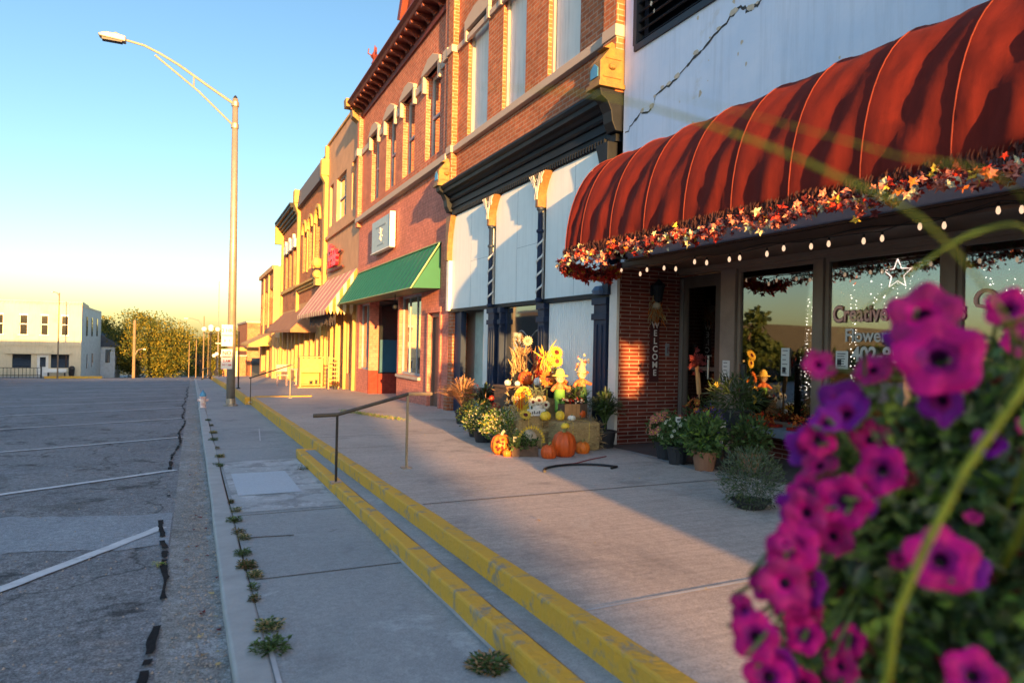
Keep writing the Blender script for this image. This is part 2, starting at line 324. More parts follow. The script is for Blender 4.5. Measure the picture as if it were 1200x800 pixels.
def ground_mat(name,base,base2,patches,streak=0,rough=.9,agg=.35,aggs=260,stainc=(.05,.05,.055),warm=None,bump=.5,crack=True,light=None):
    m,nt,b=_new(name); L=nt.links; geo=N(nt,'ShaderNodeNewGeometry'); pos=geo.outputs['Position']
    n1=N(nt,'ShaderNodeTexNoise',i_Scale=.45,i_Detail=10.0,i_Roughness=.7,i_Distortion=.5); L.new(pos,n1.inputs['Vector'])
    r1=N(nt,'ShaderNodeMapRange',i_1=.35,i_2=.65); L.new(n1.outputs['Fac'],r1.inputs[0])
    mx=N(nt,'ShaderNodeMix',data_type='RGBA'); L.new(r1.outputs[0],mx.inputs[0]); mx.inputs[6].default_value=c4(base); mx.inputs[7].default_value=c4(base2); out=mx.outputs[2]
    def layer(out,colr,scale,lo,hi,amt=1,det=8.0,dist=.3,off=0):
        mp=N(nt,'ShaderNodeMapping'); mp.inputs['Location'].default_value=(off,off*1.7,0); L.new(pos,mp.inputs[0])
        n=N(nt,'ShaderNodeTexNoise',i_Scale=scale,i_Detail=det,i_Roughness=.72,i_Distortion=dist); L.new(mp.outputs[0],n.inputs['Vector'])
        r=N(nt,'ShaderNodeMapRange',i_1=lo,i_2=hi,i_3=0.0,i_4=amt); L.new(n.outputs['Fac'],r.inputs[0])
        x=N(nt,'ShaderNodeMix',data_type='RGBA'); L.new(r.outputs[0],x.inputs[0]); L.new(out,x.inputs[6]); x.inputs[7].default_value=c4(colr); return x.outputs[2]
    for p in patches: out=layer(out,*p)
    # aggregate speckle
    v=N(nt,'ShaderNodeTexNoise',i_Scale=float(aggs),i_Detail=3.0,i_Roughness=.8); L.new(pos,v.inputs['Vector'])
    r=N(nt,'ShaderNodeMapRange',i_1=.35,i_2=.65,i_3=1-agg,i_4=1+agg); L.new(v.outputs['Fac'],r.inputs[0])
    vm=N(nt,'ShaderNodeVectorMath',operation='SCALE'); L.new(out,vm.inputs[0]); L.new(r.outputs[0],vm.inputs['Scale']); out=vm.outputs[0]
    v3=N(nt,'ShaderNodeTexNoise',i_Scale=float(aggs)*.22,i_Detail=5.0,i_Roughness=.75); L.new(pos,v3.inputs['Vector'])
    r3=N(nt,'ShaderNodeMapRange',i_1=.35,i_2=.65,i_3=1-agg*.6,i_4=1+agg*.6); L.new(v3.outputs['Fac'],r3.inputs[0])
    vv=N(nt,'ShaderNodeVectorMath',operation='SCALE'); L.new(out,vv.inputs[0]); L.new(r3.outputs[0],vv.inputs['Scale']); out=vv.outputs[0]
    h=v.outputs['Fac']
    if streak:
        mp=N(nt,'ShaderNodeMapping'); mp.inputs['Scale'].default_value=(1.2,22,1); L.new(pos,mp.inputs[0]); ns=N(nt,'ShaderNodeTexNoise',i_Scale=1.6,i_Detail=4.0,i_Roughness=.6); L.new(mp.outputs[0],ns.inputs['Vector'])
        rs=N(nt,'ShaderNodeMapRange',i_1=.35,i_2=.65,i_3=1-streak,i_4=1+streak); L.new(ns.outputs['Fac'],rs.inputs[0]); vs_=N(nt,'ShaderNodeVectorMath',operation='SCALE'); L.new(out,vs_.inputs[0]); L.new(rs.outputs[0],vs_.inputs['Scale']); out=vs_.outputs[0]
    if crack:
        vo=N(nt,'ShaderNodeTexVoronoi',feature='DISTANCE_TO_EDGE',i_Scale=.33); 
        nd=N(nt,'ShaderNodeTexNoise',i_Scale=2.5,i_Detail=4.0); L.new(pos,nd.inputs['Vector'])
        va=N(nt,'ShaderNodeVectorMath',operation='MULTIPLY_ADD'); va.inputs[1].default_value=(.5,.5,.5); L.new(nd.outputs['Color'],va.inputs[0]); L.new(pos,va.inputs[2]); L.new(va.outputs[0],vo.inputs['Vector'])
        rc=N(nt,'ShaderNodeMapRange',i_1=.0,i_2=.006,i_3=.35,i_4=1.0); L.new(vo.outputs['Distance'],rc.inputs[0])
        v2=N(nt,'ShaderNodeVectorMath',operation='SCALE'); L.new(out,v2.inputs[0]); L.new(rc.outputs[0],v2.inputs['Scale']); out=v2.outputs[0]
    L.new(out,b.inputs['Base Color']); b.inputs['Roughness'].default_value=rough; b.inputs['Specular IOR Level'].default_value=.3
    bp=N(nt,'ShaderNodeBump',i_Strength=bump,i_Distance=.006); L.new(h,bp.inputs['Height']); L.new(bp.outputs[0],b.inputs['Normal'])
    return m
M['asphalt']=ground_mat('worn_asphalt',(.17,.175,.19),(.235,.235,.245),[((.04,.04,.043),1.6,.56,.64,.85),((.05,.047,.045),.5,.58,.66,.6,8.0,.8,12.0),((.27,.19,.13),.8,.6,.72,.5,8.0,.3,7.0),((.26,.27,.3),.55,.56,.66,.5,8.0,.5,3.0)],agg=.6,aggs=85,bump=1.0)
M['gutter']=ground_mat('gutter_concrete',(.3,.29,.28),(.22,.21,.2),[((.34,.34,.35),2.2,.52,.6,.7),((.09,.07,.055),3.0,.58,.66,.6,8.0,.3,5.0)],agg=.55,aggs=90,crack=False,bump=.8)
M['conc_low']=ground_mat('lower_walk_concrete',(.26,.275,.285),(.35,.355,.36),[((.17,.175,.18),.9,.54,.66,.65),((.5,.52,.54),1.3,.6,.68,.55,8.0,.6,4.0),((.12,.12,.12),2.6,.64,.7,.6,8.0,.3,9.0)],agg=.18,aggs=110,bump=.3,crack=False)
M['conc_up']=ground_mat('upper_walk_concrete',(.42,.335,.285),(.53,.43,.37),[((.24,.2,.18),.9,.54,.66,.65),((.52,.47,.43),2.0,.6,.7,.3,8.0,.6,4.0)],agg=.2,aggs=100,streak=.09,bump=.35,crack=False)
M['conc_patch']=ground_mat('pale_concrete',(.45,.49,.55),(.52,.56,.6),[((.22,.23,.25),2.0,.6,.7,.5)],agg=.12,aggs=150,bump=.25,crack=False)
M['conc_stain']=ground_mat('salt_stained_concrete',(.5,.51,.53),(.32,.33,.34),[((.26,.265,.27),3.0,.5,.58,.9),((.62,.62,.64),5.0,.56,.62,.6,8.0,.6,4.0)],agg=.15,aggs=150,bump=.3,crack=False)
M['blue_patch']=ground_mat('street_concrete_band',(.31,.335,.37),(.25,.265,.29),[((.25,.27,.3),1.5,.52,.62,.6)],agg=.4,aggs=110,bump=.6,crack=False)
M['grass']=pmat('dry_grass',(.07,.09,.02),c2=(.12,.11,.04),vs=.2,bump=.3,bs=4)
M['entry']=pmat('brown_entry_slab',(.12,.095,.085),rough=.8,bump=.1)

YS=frange(-30,25,1.0)+frange(25.5,120,2.5)+frange(130,250,20)
structure(strip('ground',-900,900,[-500,-30]+YS[1:]+[600,1500,4500],lambda y:zs(y)-(.06 if y<85 else .05),M['grass'],nx=24))
YS2=[-200]+YS
structure(strip('street',-40,-.12,YS2,zs,M['asphalt'],nx=20))
structure(strip('street',lambda y:-.12,lambda y:14.0,[84,90,100,120,160,250],zs,M['asphalt'],dz=.0,nx=4)).name='road'
structure(strip('street_crossing',-.12,60,[62.5,66,70,74,78.5],zs,M['asphalt'],dz=.0,nx=4))
structure(strip('gutter',-.12,.18,[-200]+frange(-30,62,1.0),zs,M['gutter']))
# pale concrete band crossing the asphalt
g=random.Random(5)
mb=MB(); vs=[];fs=[]; K=160
for i in range(K+1):
    x=lerp(-9,-.13,i/K); a=lerp(6.2,5.65,i/K)+.16*noise.noise(Vector((x*1.3,0,0)))+.07*noise.noise(Vector((x*6,0,0)))+g.uniform(-.02,.02); b_=lerp(8.3,6.75,i/K)+.2*noise.noise(Vector((x*1.1,5,0)))+.08*noise.noise(Vector((x*7,5,0)))+g.uniform(-.02,.02)
    for y in (a,(a+b_)/2,b_): vs.append((x,y,zs(y)+.004))
for i in range(K):
    for j in range(2): a=3*i+j; fs.append((a,a+3,a+4,a+1))
mb.add(vs,fs); structure(mb.build('street_patch',M['blue_patch']))
# kerbs and walks
slab('kerb',.18,.33,frange(-30,62,1.0),lambda y:zl(y)+.004,lambda y:zs(y)-.3,pmat('kerb_concrete',(.36,.36,.36),bump=.3,var=.15,vs=4,stain=(.36,.36,.37),ss=3),bev=.015,wob=.012)
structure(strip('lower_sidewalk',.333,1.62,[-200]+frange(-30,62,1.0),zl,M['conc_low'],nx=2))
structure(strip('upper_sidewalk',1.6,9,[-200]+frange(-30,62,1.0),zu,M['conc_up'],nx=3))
slab('yellow_kerb',1.51,1.62,[-20,-10]+frange(-5,20.7,.31),lambda y:zu(y)+.004,lambda y:zl(y)-.3,M['yellow'],bev=.012,wob=.006)
slab('yellow_kerb',1.36,1.47,frange(20.75,62,1.1),lambda y:zu(y)+.004,lambda y:zl(y)-.3,M['yellow'],bev=.012,wob=.01)
structure(strip('upper_sidewalk',1.47,1.6,frange(20.75,62,2),zu,M['conc_up']))
mb=MB(); mb.box(1.36,1.62,20.55,20.73,zl(20.6)-.2,zu(20.6)+.006); mb.box(1.62,3.2,20.62,20.75,zu(20.7)-.1,zu(20.7)+.03); structure(mb.build('yellow_kerb',M['yellow'],bev=.01))
zm=lambda y:zu(y)-.1
slab('yellow_step',1.27,1.38,[-20,-10]+frange(-5,9.4,.27),lambda y:zm(y),lambda y:zl(y)-.3,M['yellow'],bev=.014,wob=.007)
structure(strip('step_tread',1.38,1.512,[-20,-10]+frange(-5,9.4,1.2),zm,M['conc_low'],dz=-.006))
mb=MB(); mb.box(1.28,1.51,9.4,9.5,zl(9.5)-.2,zm(9.45)+.004); structure(mb.build('yellow_step',M['yellow'],bev=.01))
# utility cover and stained slab in the lower walk
structure(strip('walk_patch',.36,1.26,frange(6.2,9.3,.5),zl,M['conc_stain'],dz=.004))
structure(strip('utility_cover',.42,1.0,frange(6.95,8.3,.45),zl,M['conc_patch'],dz=.009))
# joints
mb=MB()
def joint(x0,x1,y0,y1,w,zf):
    n=8
    for i in range(n):
        ya,yb=lerp(y0,y1,i/n),lerp(y0,y1,(i+1)/n); xa,xb=lerp(x0,x1,i/n),lerp(x0,x1,(i+1)/n)
        if abs(x1-x0)>abs(y1-y0): mb.poly([(xa,ya-w/2,zf(ya)+.003),(xb,yb-w/2,zf(yb)+.003),(xb,yb+w/2,zf(yb)+.003),(xa,ya+w/2,zf(ya)+.003)])
        else: mb.poly([(xa-w/2,ya,zf(ya)+.003),(xa+w/2,ya,zf(ya)+.003),(xb+w/2,yb,zf(yb)+.003),(xb-w/2,yb,zf(yb)+.003)])
for y in (5.05,9.9,15.0,18.2): joint(1.63,5.1,y,y,.014,zu)
for y in (1.2,4.3,6.1,10.6,13.6,17): joint(.36,1.25,y,y,.012,zl)
joint(.39,.71,5.33,5.28,.022,zl); joint(1.63,2.4,8.6,8.6,.01,zu)
structure(mb.build('pavement_joints',pmat('dark_joint',(.06,.055,.05),bump=0)))
mb=MB(); joint(1.62,4.2,2.62,2.68,.016,zu); joint(4.93,4.62,7.1,4.3,.03,lambda y:zu(y)+.004); joint(1.262,1.262,2.6,4.6,.02,zl); joint(1.262,1.262,5.5,8.9,.012,zl)
joint(.345,.345,2.0,3.4,.02,lambda y:zl(y)+.003); joint(1.0,1.15,11.5,13.5,.02,zl)
structure(mb.build('pale_joint_filler',pmat('pale_filler',(.42,.42,.44),bump=0)))
structure(strip('entry_slab',4.95,6.19,[4.3,5.5,6.6,7.66],zu,M['entry'],dz=.006))
# parking lines
mb=MB(); lines=[((-.19,6.17),(-1.02,5.0)),((-.16,9.24),(-1.42,8.49)),((-.11,13.04),(-2.47,11.94)),((-.16,17.05),(-3.21,15.52)),((-.19,20.7),(-3.3,19.2)),((-.2,24.4),(-3.3,22.9)),((-.2,28.2),(-3.3,26.7)),((-.2,32),(-3.3,30.5)),((-.2,36),(-3.3,34.5)),((-.2,42),(-3.3,40.5)),((-.2,48),(-3.3,46.5))]
for (a,b_) in lines:
    A=Vector((a[0],a[1],0)); B=Vector((b_[0],b_[1],0)); d=(B-A).normalized(); B=A+d*5.2; nn=Vector((-d.y,d.x,0)); n=26; bend=.12 if a[1]<14 else .04
    for i in range(n):
        t0,t1=i/n,(i+1)/n
        P=[A.lerp(B,t)+nn*(bend*math.sin(t*3)+g.uniform(-.008,.008)) for t in (t0,t1)]
        q=[P[0]-nn*.047,P[1]-nn*.047,P[1]+nn*.047,P[0]+nn*.047]
        mb.poly([(p.x,p.y,zs(p.y)+.009) for p in q])
structure(mb.build('parking_lines',M['white_line']))
mb=MB()
x=-.15
ysr=frange(1.5,40,.06)
def tw(y,o): return .006+.022*max(0,.5+noise.noise(Vector((y*2.3,o,0)))*1.3)+.012*noise.noise(Vector((y*14,o+5,0)))
def tx(y): return -.175+.03*math.sin(y*1.7)+.03*math.sin(y*.5)+.012*noise.noise(Vector((y*5,9,0)))
for a,b_ in zip(ysr,ysr[1:]):
    if 6.4<a<9.0 and noise.noise(Vector((a*3,2,2)))<.22: continue
    if noise.noise(Vector((a*1.6,7,1)))<-.3 or noise.noise(Vector((a*9,3,1)))<-.22: continue
    mb.poly([(tx(a)-tw(a,0),a,zs(a)+.012),(tx(a)+tw(a,3),a,zs(a)+.012),(tx(b_)+tw(b_,3),b_,zs(b_)+.012),(tx(b_)-tw(b_,0),b_,zs(b_)+.012)])
structure(mb.build('tar_seam',M['tar']))
# gravel and leaf litter
mb=MB(); g=random.Random(11)
for i in range(2600):
    y=1.8+g.random()**1.6*12; x=g.gauss(.06,.06) if g.random()<.75 else g.uniform(-1.6,.1)
    if x>.17: continue
    s=g.uniform(.003,.008); z=zs(y)+.004
    mb.add([(x-s,y-s,z),(x+s,y-s*.6,z),(x+s*.7,y+s,z),(x-s*.6,y+s*.8,z),(x,y,z+s*1.2)],[(0,1,4),(1,2,4),(2,3,4),(3,0,4)])
tag(mb.build('gravel',pmat('grit',(.28,.25,.23),var=.4,vs=60,bump=0)),'loose pale grit gathered along the street gutter','gravel',kind='stuff')
def litter(name,n,xf,yf,zf,mats,s0,s1,label,seed):
    mb=MB(); g=random.Random(seed)
    for i in range(n):
        x=xf(g); y=yf(g); z=zf(y)+.006; s=g.uniform(s0,s1); a=g.random()*6.28; mb.mat(g.randrange(len(mats)))
        pts=[]
        for k in range(7):
            rr=s*(1 if k%2 else .45)*g.uniform(.7,1.2); pts.append((x+rr*math.cos(a+k*.9),y+rr*math.sin(a+k*.9),z+g.uniform(0,.35)*s))
        mb.poly(pts)
    tag(mb.build(name,mats),label,'leaves',kind='stuff')
litter('fallen_leaves',150,lambda g:g.gauss(.1,.05),lambda g:2+g.random()**1.4*22,zs,[M['straw'],M['leaf_maroon'],M['corn_stalk']],.012,.03,'dry brown leaves caught along the kerb of the street',21)
litter('fallen_leaves',70,lambda g:g.uniform(1.7,4.9),lambda g:g.uniform(2,19),zu,[M['straw'],M['corn_stalk'],M['leaf_yellow']],.008,.024,'small dry leaves scattered over the sunlit upper walk',22)
# weeds
def weed(x,y,zf,r,n,label,seed,mats,h=.035,tall=0):
    mb=MB(); g=random.Random(seed); z=zf(y)
    for i in range(n):
        a=g.random()*6.283; L=r*g.uniform(.35,1.1); mb.mat(g.randrange(len(mats)))
        d=Vector((math.cos(a)+g.gauss(0,.5),math.sin(a)+g.gauss(0,.5),g.uniform(.0,.6)*(1+tall))); p=Vector((x,y,z))+Vector((math.cos(a),math.sin(a),0))*r*g.random()*.75+Vector((0,0,g.random()*h))
        mb.leaf(p,d,Vector((0,0,1)),L*.26+.01,L*.1+.006)
    return tag(mb.build('weed',mats,loc=(x,y,z)),label,'weed','weeds growing out of pavement joints')
wl=[(3.24,.105,'largest weed tuft in the lower walk joint nearest the viewer'),(3.5,.085,'second largest weed tuft in the lower walk joint'),(3.85,.055,'small weed just past the two big tufts'),(4.05,.05,None),(4.35,.06,None),(4.6,.05,None),(4.95,.055,None),(5.3,.06,None),(5.55,.05,None),(5.9,.06,None),(6.3,.05,None),(6.6,.045,None),(9.0,.05,None),(9.8,.07,None),(10.7,.05,None),(11.8,.06,None),(13,.06,None),(14.3,.06,None),(15.6,.06,None)]
for i,(y,r,lb) in enumerate(wl):
    jr=random.Random(i*7+1); y+=jr.uniform(-.08,.08) if i>1 else 0; r*=jr.uniform(.6,1.5) if i>1 else 1
    weed(.345+.02*math.sin(i*2),y,zl,r,int(70+r*3000*jr.uniform(.5,1.2)),lb or 'small green weed in the long joint of the lower walk',i,[[M['leaf_dark'],M['leaf_mid']],[M['leaf_dark'],M['straw'],M['leaf_mid']],[M['leaf_dark'],M['leaf_dark'],M['corn_stalk']]][i%3])
o=weed(1.17,2.68,zl,.11,420,'low weed clump with a brown leaf against the yellow step',60,[M['leaf_dark'],M['leaf_mid'],M['corn_stalk']])
weed(1.2,8.35,zl,.08,80,'dark weed against the start of the yellow step',61,[M['leaf_dark']])
weed(-.17,5.02,zs,.06,60,'yellowish grass tuft in the tar seam of the street',62,[M['straw'],M['leaf_lime']])
weed(.28,9.1,lambda y:zl(y)+.0,.06,50,'weed on the kerb edge near the pale cover',63,[M['leaf_dark']])
mb=MB(); g=random.Random(64)
for i in range(700):
    t=g.random(); x=lerp(2.95,3.5,t)+g.gauss(0,.06); y=lerp(14.6,12.3,t)+g.gauss(0,.2); mb.mat(g.randrange(2))
    a=g.random()*6.28; mb.leaf(Vector((x,y,zu(y))),Vector((math.cos(a),math.sin(a),g.uniform(.2,1.2))),Vector((0,0,1)),g.uniform(.03,.09),.014)
tag(mb.build('grass_patch',[M['leaf_lime'],M['straw']]),'strip of grass growing from a crack across the sunlit walk','grass',kind='stuff')
# ---------------------------------------------------------------- building helpers
P=5.16
def wall_holes(mb,X0,X1,y0,y1,z0,z1,holes):
    """wall between X0 (front) and X1 with rectangular openings (ya,yb,za,zb)"""
    zsq=sorted({z0,z1}|{min(max(h[2],z0),z1) for h in holes}|{min(max(h[3],z0),z1) for h in holes})
    for za,zb in zip(zsq,zsq[1:]):
        cuts=sorted((h[0],h[1]) for h in holes if h[2]<=za+1e-6 and h[3]>=zb-1e-6)
        y=y0
        for a,b in cuts:
            if a>y+1e-6: mb.box(X0,X1,y,a,za,zb)
            y=max(y,b)
        if y<y1-1e-6: mb.box(X0,X1,y,y1,za,zb)
    return mb
def sash_window(par,X,y0,y1,z0,z1,fm,gm,fw=.05,mid=True,munt=0,label=None,arch=False):
    w=MB(); w.box(X,X+.06,y0,y0+fw,z0,z1); w.box(X,X+.06,y1-fw,y1,z0,z1); w.box(X+.001,X+.059,y0+fw,y1-fw,z0,z0+fw); w.box(X+.001,X+.059,y0+fw,y1-fw,z1-fw,z1)
    if mid: zm_=(z0+z1)/2; w.box(X-.012,X+.05,y0+fw,y1-fw,zm_-.03,zm_+.03)
    for k in range(munt):
        yk=lerp(y0,y1,(k+1)/(munt+1)); w.box(X+.004,X+.05,yk-.015,yk+.015,z0+fw,z1-fw)
    o=w.build('window',fm,par)
    if label: o['label']=label
    g=MB(); g.box(X+.03,X+.036,y0+fw*.6,y1-fw*.6,z0+fw*.6,z1-fw*.6); g.build('pane',gm,o); return o
def cornice(mb,X,y0,y1,z0,steps):
    """stepped moulding: steps (height, projection)"""
    z=z0
    for h,p in steps: mb.box(X-p,X+.1,y0-p*.15,y1+p*.15,z,z+h-.002); z+=h
    return z
def part(mb,name,mat,par,label=None,**k):
    o=mb.build(name,mat,par,**k)
    if label: o['label']=label
    return o

# ================================================================ A  flower shop (blue stucco, red awning)
A=thing('flower_shop',(P,3,0),'corner flower shop with pale blue stucco wall, dark red brick entry and rounded red awning','shop building')
XR=6.19
mb=MB(); wall_holes(mb,P,P+.35,-7,7.66,2.62,10.5,[(3.2,7.42,5.42,7.2)]); 
part(mb,'wall',M['stucco'],A)
# crack: a jagged thin groove line, modelled as a dark sliver and chipped lip
cr=[(7.6,4.33),(7.3,4.5),(7.05,4.48),(6.95,4.62),(6.55,4.7),(6.2,4.85),(5.85,4.98),(5.5,5.12),(5.42,5.0),(5.3,5.02),(4.9,5.2),(4.5,5.3),(4.1,5.46),(3.7,5.58),(3.62,5.46),(3.45,5.5),(3.2,5.62),(2.6,5.7)]
def jag(pts,g,n=6,a=.02):
    o=[]
    for p,q in zip(pts,pts[1:]):
        for k in range(n): t=k/n; o.append((lerp(p[0],q[0],t)+g.uniform(-a,a),lerp(p[1],q[1],t)+g.uniform(-a,a)))
    return o+[pts[-1]]
g=random.Random(2); cj=jag(cr,g); mb=MB()
for (a,b_),(c,d) in zip(cj,cj[1:]):
    w=g.uniform(.009,.026); mb.poly([(P-.003,a,b_-w),(P-.003,c,d-w),(P-.003,c,d+w*.6),(P-.003,a,b_+w*.6)])
part(mb,'crack',pmat('crack_shadow_gap',(.05,.045,.045),bump=0),A)
mb=MB()
for (a,b_) in cj[::2]:
    if g.random()<.6:
        s=g.uniform(.02,.07); mb.poly([(P-.004-g.random()*.004,a+s*math.cos(t)*g.uniform(.6,1.2),b_+.03+s*.6*math.sin(t)*g.uniform(.6,1.2)) for t in (0,1,2.1,3.1,4.2,5.2)])
for i in range(60):
    a=g.uniform(-1,7.4); b_=g.uniform(3.9,7); s=g.uniform(.008,.035)
    mb.poly([(P-.004,a+s*math.cos(t)*g.uniform(.4,1.2),b_+s*math.sin(t)*g.uniform(.6,1.6)) for t in (0,1,2.1,3.1,4.2,5.2)])
part(mb,'chipped_plaster',pmat('bare_plaster',(.62,.5,.38),bump=.3,vs=30),A)
mb=MB(); mb.box(4.40,P-.002,.5,1.9,4.15,9.5); part(mb,'added_shade_bay',M['stucco'],A)  # bay added out of frame to shade the blue wall
# louvre
mb=MB(); mb.box(P-.03,P+.1,3.2,7.42,5.34,5.42); mb.box(P-.03,P+.1,7.37,7.44,5.42,7.2)
for k in range(14):
    z=5.46+k*.125; mb.prism([(P-.0,z),(P+.02,z-.01),(P+.14,z+.1),(P+.12,z+.11)],'y',3.22,7.37)
mb.box(P+.2,P+.22,3.2,7.42,5.4,7.2)
part(mb,'louvre_vent',pmat('dark_louvre',(.02,.025,.035),rough=.5,bump=0),A)
# brick entry wall (side) and pier
mb=MB(); mb.box(P+.002,XR+.3,7.672,7.9,-.3,2.62); part(mb,'brick_wall',M['brick_roman'],A)
mb=MB(); mb.box(P-.05,P-.002,7.66,7.84,-.2,2.6); part(mb,'corner_post',M['white_paint'],A,bev=.006)
# fascia, soffit, header
mb=MB(); mb.box(P+.0,P+.12,-7,7.66,2.52,2.618); part(mb,'fascia',M['brown_trim'],A,bev=.006)
mb=MB(); mb.box(P+.12,XR+.1,-7,7.668,2.585,2.61); part(mb,'soffit',M['brown_trim'],A)
mb=MB(); mb.box(XR-.05,XR+.05,-7,7.668,2.50,2.584); mb.box(XR-.09,XR-.05,-7,7.668,2.535,2.584); part(mb,'window_header',M['tan_trim'],A,bev=.004)
# door
zb=zu(7.2)+.02
d=MB(); d.box(XR-.03,XR+.03,6.82,6.88,zb,2.48); d.box(XR-.03,XR+.03,7.58,7.668,zb,2.48); d.box(XR-.028,XR+.028,6.88,7.58,2.40,2.48); d.box(XR-.02,XR+.02,6.93,7.53,zb+.02,zb+.22)
d.box(XR-.022,XR+.022,6.88,6.95,zb+.01,2.40); d.box(XR-.022,XR+.022,7.50,7.58,zb+.01,2.40); d.box(XR-.021,XR+.021,6.95,7.50,2.32,2.40); d.box(XR-.021,XR+.021,6.95,7.50,1.2,1.25)
do=part(d,'door',pmat('dark_bronze_frame',(.1,.075,.06),rough=.4,bump=0),A)
mb=MB(); mb.box(XR-.003,XR+.003,6.95,7.50,zb+.2,2.33); part(mb,'pane',M['glass_dim'],do)
mb=MB(); mb.tube([(XR-.03,7.0,1.1),(XR-.08,7.0,1.1),(XR-.08,7.0,1.4),(XR-.03,7.0,1.4)],.012); part(mb,'handle',M['alu'],do)
mb=MB(); mb.box(XR-.06,XR-.03,7.585,7.62,zb,2.45); part(mb,'door_jamb',M['alu'],A)
mb=MB(); mb.box(XR-.06,XR+.06,6.56,6.818,zb-.1,2.5); part(mb,'pier',pmat('bronze_pier',(.3,.22,.17),bump=.05),A,bev=.004)
# windows
wins=[(5.36,6.54,.62),(3.95,5.24,.62),(2.4,3.84,.62),(.7,2.28,.62),(-1.5,.58,.62),(-4,-1.6,.62)]
for i,(a,b_,z0) in enumerate(wins):
    w=MB(); f=.045; w.box(XR-.03,XR+.03,a,a+f,z0,2.5); w.box(XR-.03,XR+.03,b_-f,b_,z0,2.5); w.box(XR-.029,XR+.029,a+f,b_-f,z0,z0+f); w.box(XR-.029,XR+.029,a+f,b_-f,2.5-f,2.499)
    wo=part(w,'window',M['tan_trim'],A,bev=.003); p_=MB(); p_.box(XR-.003,XR+.003,a+.03,b_-.03,z0+.03,2.47); po=part(p_,'pane',M['glass'],wo)
    if i<5: q=MB(); q.box(XR-.06,XR+.04,a-.115,a-.005,z0,2.5); part(q,'mullion',M['tan_trim'],A,bev=.005)
    if i==0: W0=wo
    if i==1: W1=wo
    if i==2: W2=wo
mb=MB(); mb.box(XR-.32,XR+.06,-5,6.555,.52,.618); part(mb,'window_ledge',pmat('blue_grey_ledge',(.2,.23,.27),rough=.5,bump=.1),A,bev=.006)
mb=MB(); mb.box(XR-.02,XR+.2,-6,6.56,-.3,.518); part(mb,'stall_riser',M['brick_roman'],A)
mb=MB(); mb.box(XR+.3,10.5,-6.5,7.6,zu(7)-.05,zu(7)-.0); mb.box(10.4,10.5,-6.5,7.9,0,2.6); mb.box(XR+.3,10.5,7.95,8.0,0,2.6); mb.box(XR+.1,10.5,-6.5,7.9,2.62,2.7)
part(mb,'interior',M['interior'],A)
mb=MB(); mb.box(XR+.35,XR+.8,5.5,6.45,.62,.7); mb.box(8.6,9.1,.5,5.5,.3,1.5); mb.box(8.4,8.6,5.9,7.3,.3,2.0); part(mb,'shelf',pmat('dim_shelf',(.12,.08,.05),bump=0),A)
# building mass and cap above
mb=MB(); mb.box(P-.06,P+.5,-7,7.66,10.5,10.7); mb.box(P+.35,16,-7,7.6,2.72,10.4); part(mb,'roof',M['stone'],A)
# lettering on the glass (outside face)
X=XR-.012
text('lettering','Creative Thoughts',.235,(X-.004,5.15,1.81),M['pink_ink'],W1,shear=0,bold=.004,sx=.78,depth=.001)
text('lettering','Creative Thoughts',.235,(X+.0,5.15,1.808),M['brown_ink'],W1,shear=0,bold=.012,sx=.78,depth=.0005)
text('lettering','Flowers &',.19,(X-.001,5.0,1.60),M['white_ink'],W1,bold=.003,sx=.9,depth=.001)
text('lettering','402-85',.21,(X,4.91,1.40),M['white_ink'],W1,bold=.006,sx=.9,depth=.001)
# candy-cane swirl on the next pane
def arcpts(c,r,a0,a1,n,X): return [(X,c[0]-r*math.cos(lerp(a0,a1,i/n)),c[1]+r*math.sin(lerp(a0,a1,i/n))) for i in range(n+1)]
mb=MB(); mb.tube([(X,3.42,1.82)]+[(X,3.52,1.88)]+arcpts((3.6,1.965),.085,-2.6+6.283,.1,10,X),.017,6); part(mb,'window_decal',M['pink_ink'],W2)
# awning ------------------------------------------------------------
aw_y1=7.55; aw_y0=-4.6; XF=4.25; ZT=3.98; ZB=2.66
def awn_pt(t,y,bulge=0):
    a=t*math.pi/2; rx=(P-XF); rz=ZT-ZB
    x=P-rx*math.sin(a)**.92; z=ZB+rz*math.cos(a)**.95
    n=Vector((-math.sin(a)*rz,0,math.cos(a)*rx)).normalized()
    return Vector((x,y,z))+n*bulge
mb=MB(); sm=MB(); step=.64; ny=10; nt_=26; yb=aw_y0; vs=[];fs=[];rows=0; y=aw_y1; g=random.Random(9)
ribs=[7.55]; y=7.18
while y>aw_y0: ribs.append(y); y-=step
cols=[]
for i in range(len(ribs)-1):
    for k in range(ny): cols.append((lerp(ribs[i],ribs[i+1],k/ny),k/ny,i))
cols.append((ribs[-1],0,len(ribs)-1))
for (y,u,i) in cols:
    for j in range(nt_+1):
        t=j/nt_
        e=math.sin(math.pi*u)**.8
        q=Vector((y*1.5+t*1.6,t*2.4-y*.9,i*3.1)); fold=abs(noise.noise(q*1.7))*2-.5
        sag=-.03*math.sin(math.pi*u)*math.sin(math.pi*min(1,t*1.15+.05))**.7
        wr=(.022*fold*(.25+t)+.02*math.sin((t*2.6+u*3.4+i*1.9)*3.3)*t+.012*noise.noise(q*5))*e
        p=awn_pt(t,y,sag+wr); vs.append(p)
for c in range(len(cols)-1):
    for j in range(nt_):
        a=c*(nt_+1)+j; fs.append((a,a+1,a+nt_+2,a+nt_+1))
mb.add(vs,fs); aw=part(mb,'awning',M['fabric_red'],A,smooth=True)
so=aw.modifiers.new('thick','SOLIDIFY'); so.thickness=.008; so.offset=-1
mb=MB()
for y in ribs: mb.tube([awn_pt(j/14,y,.004) for j in range(15)],.0045,5)
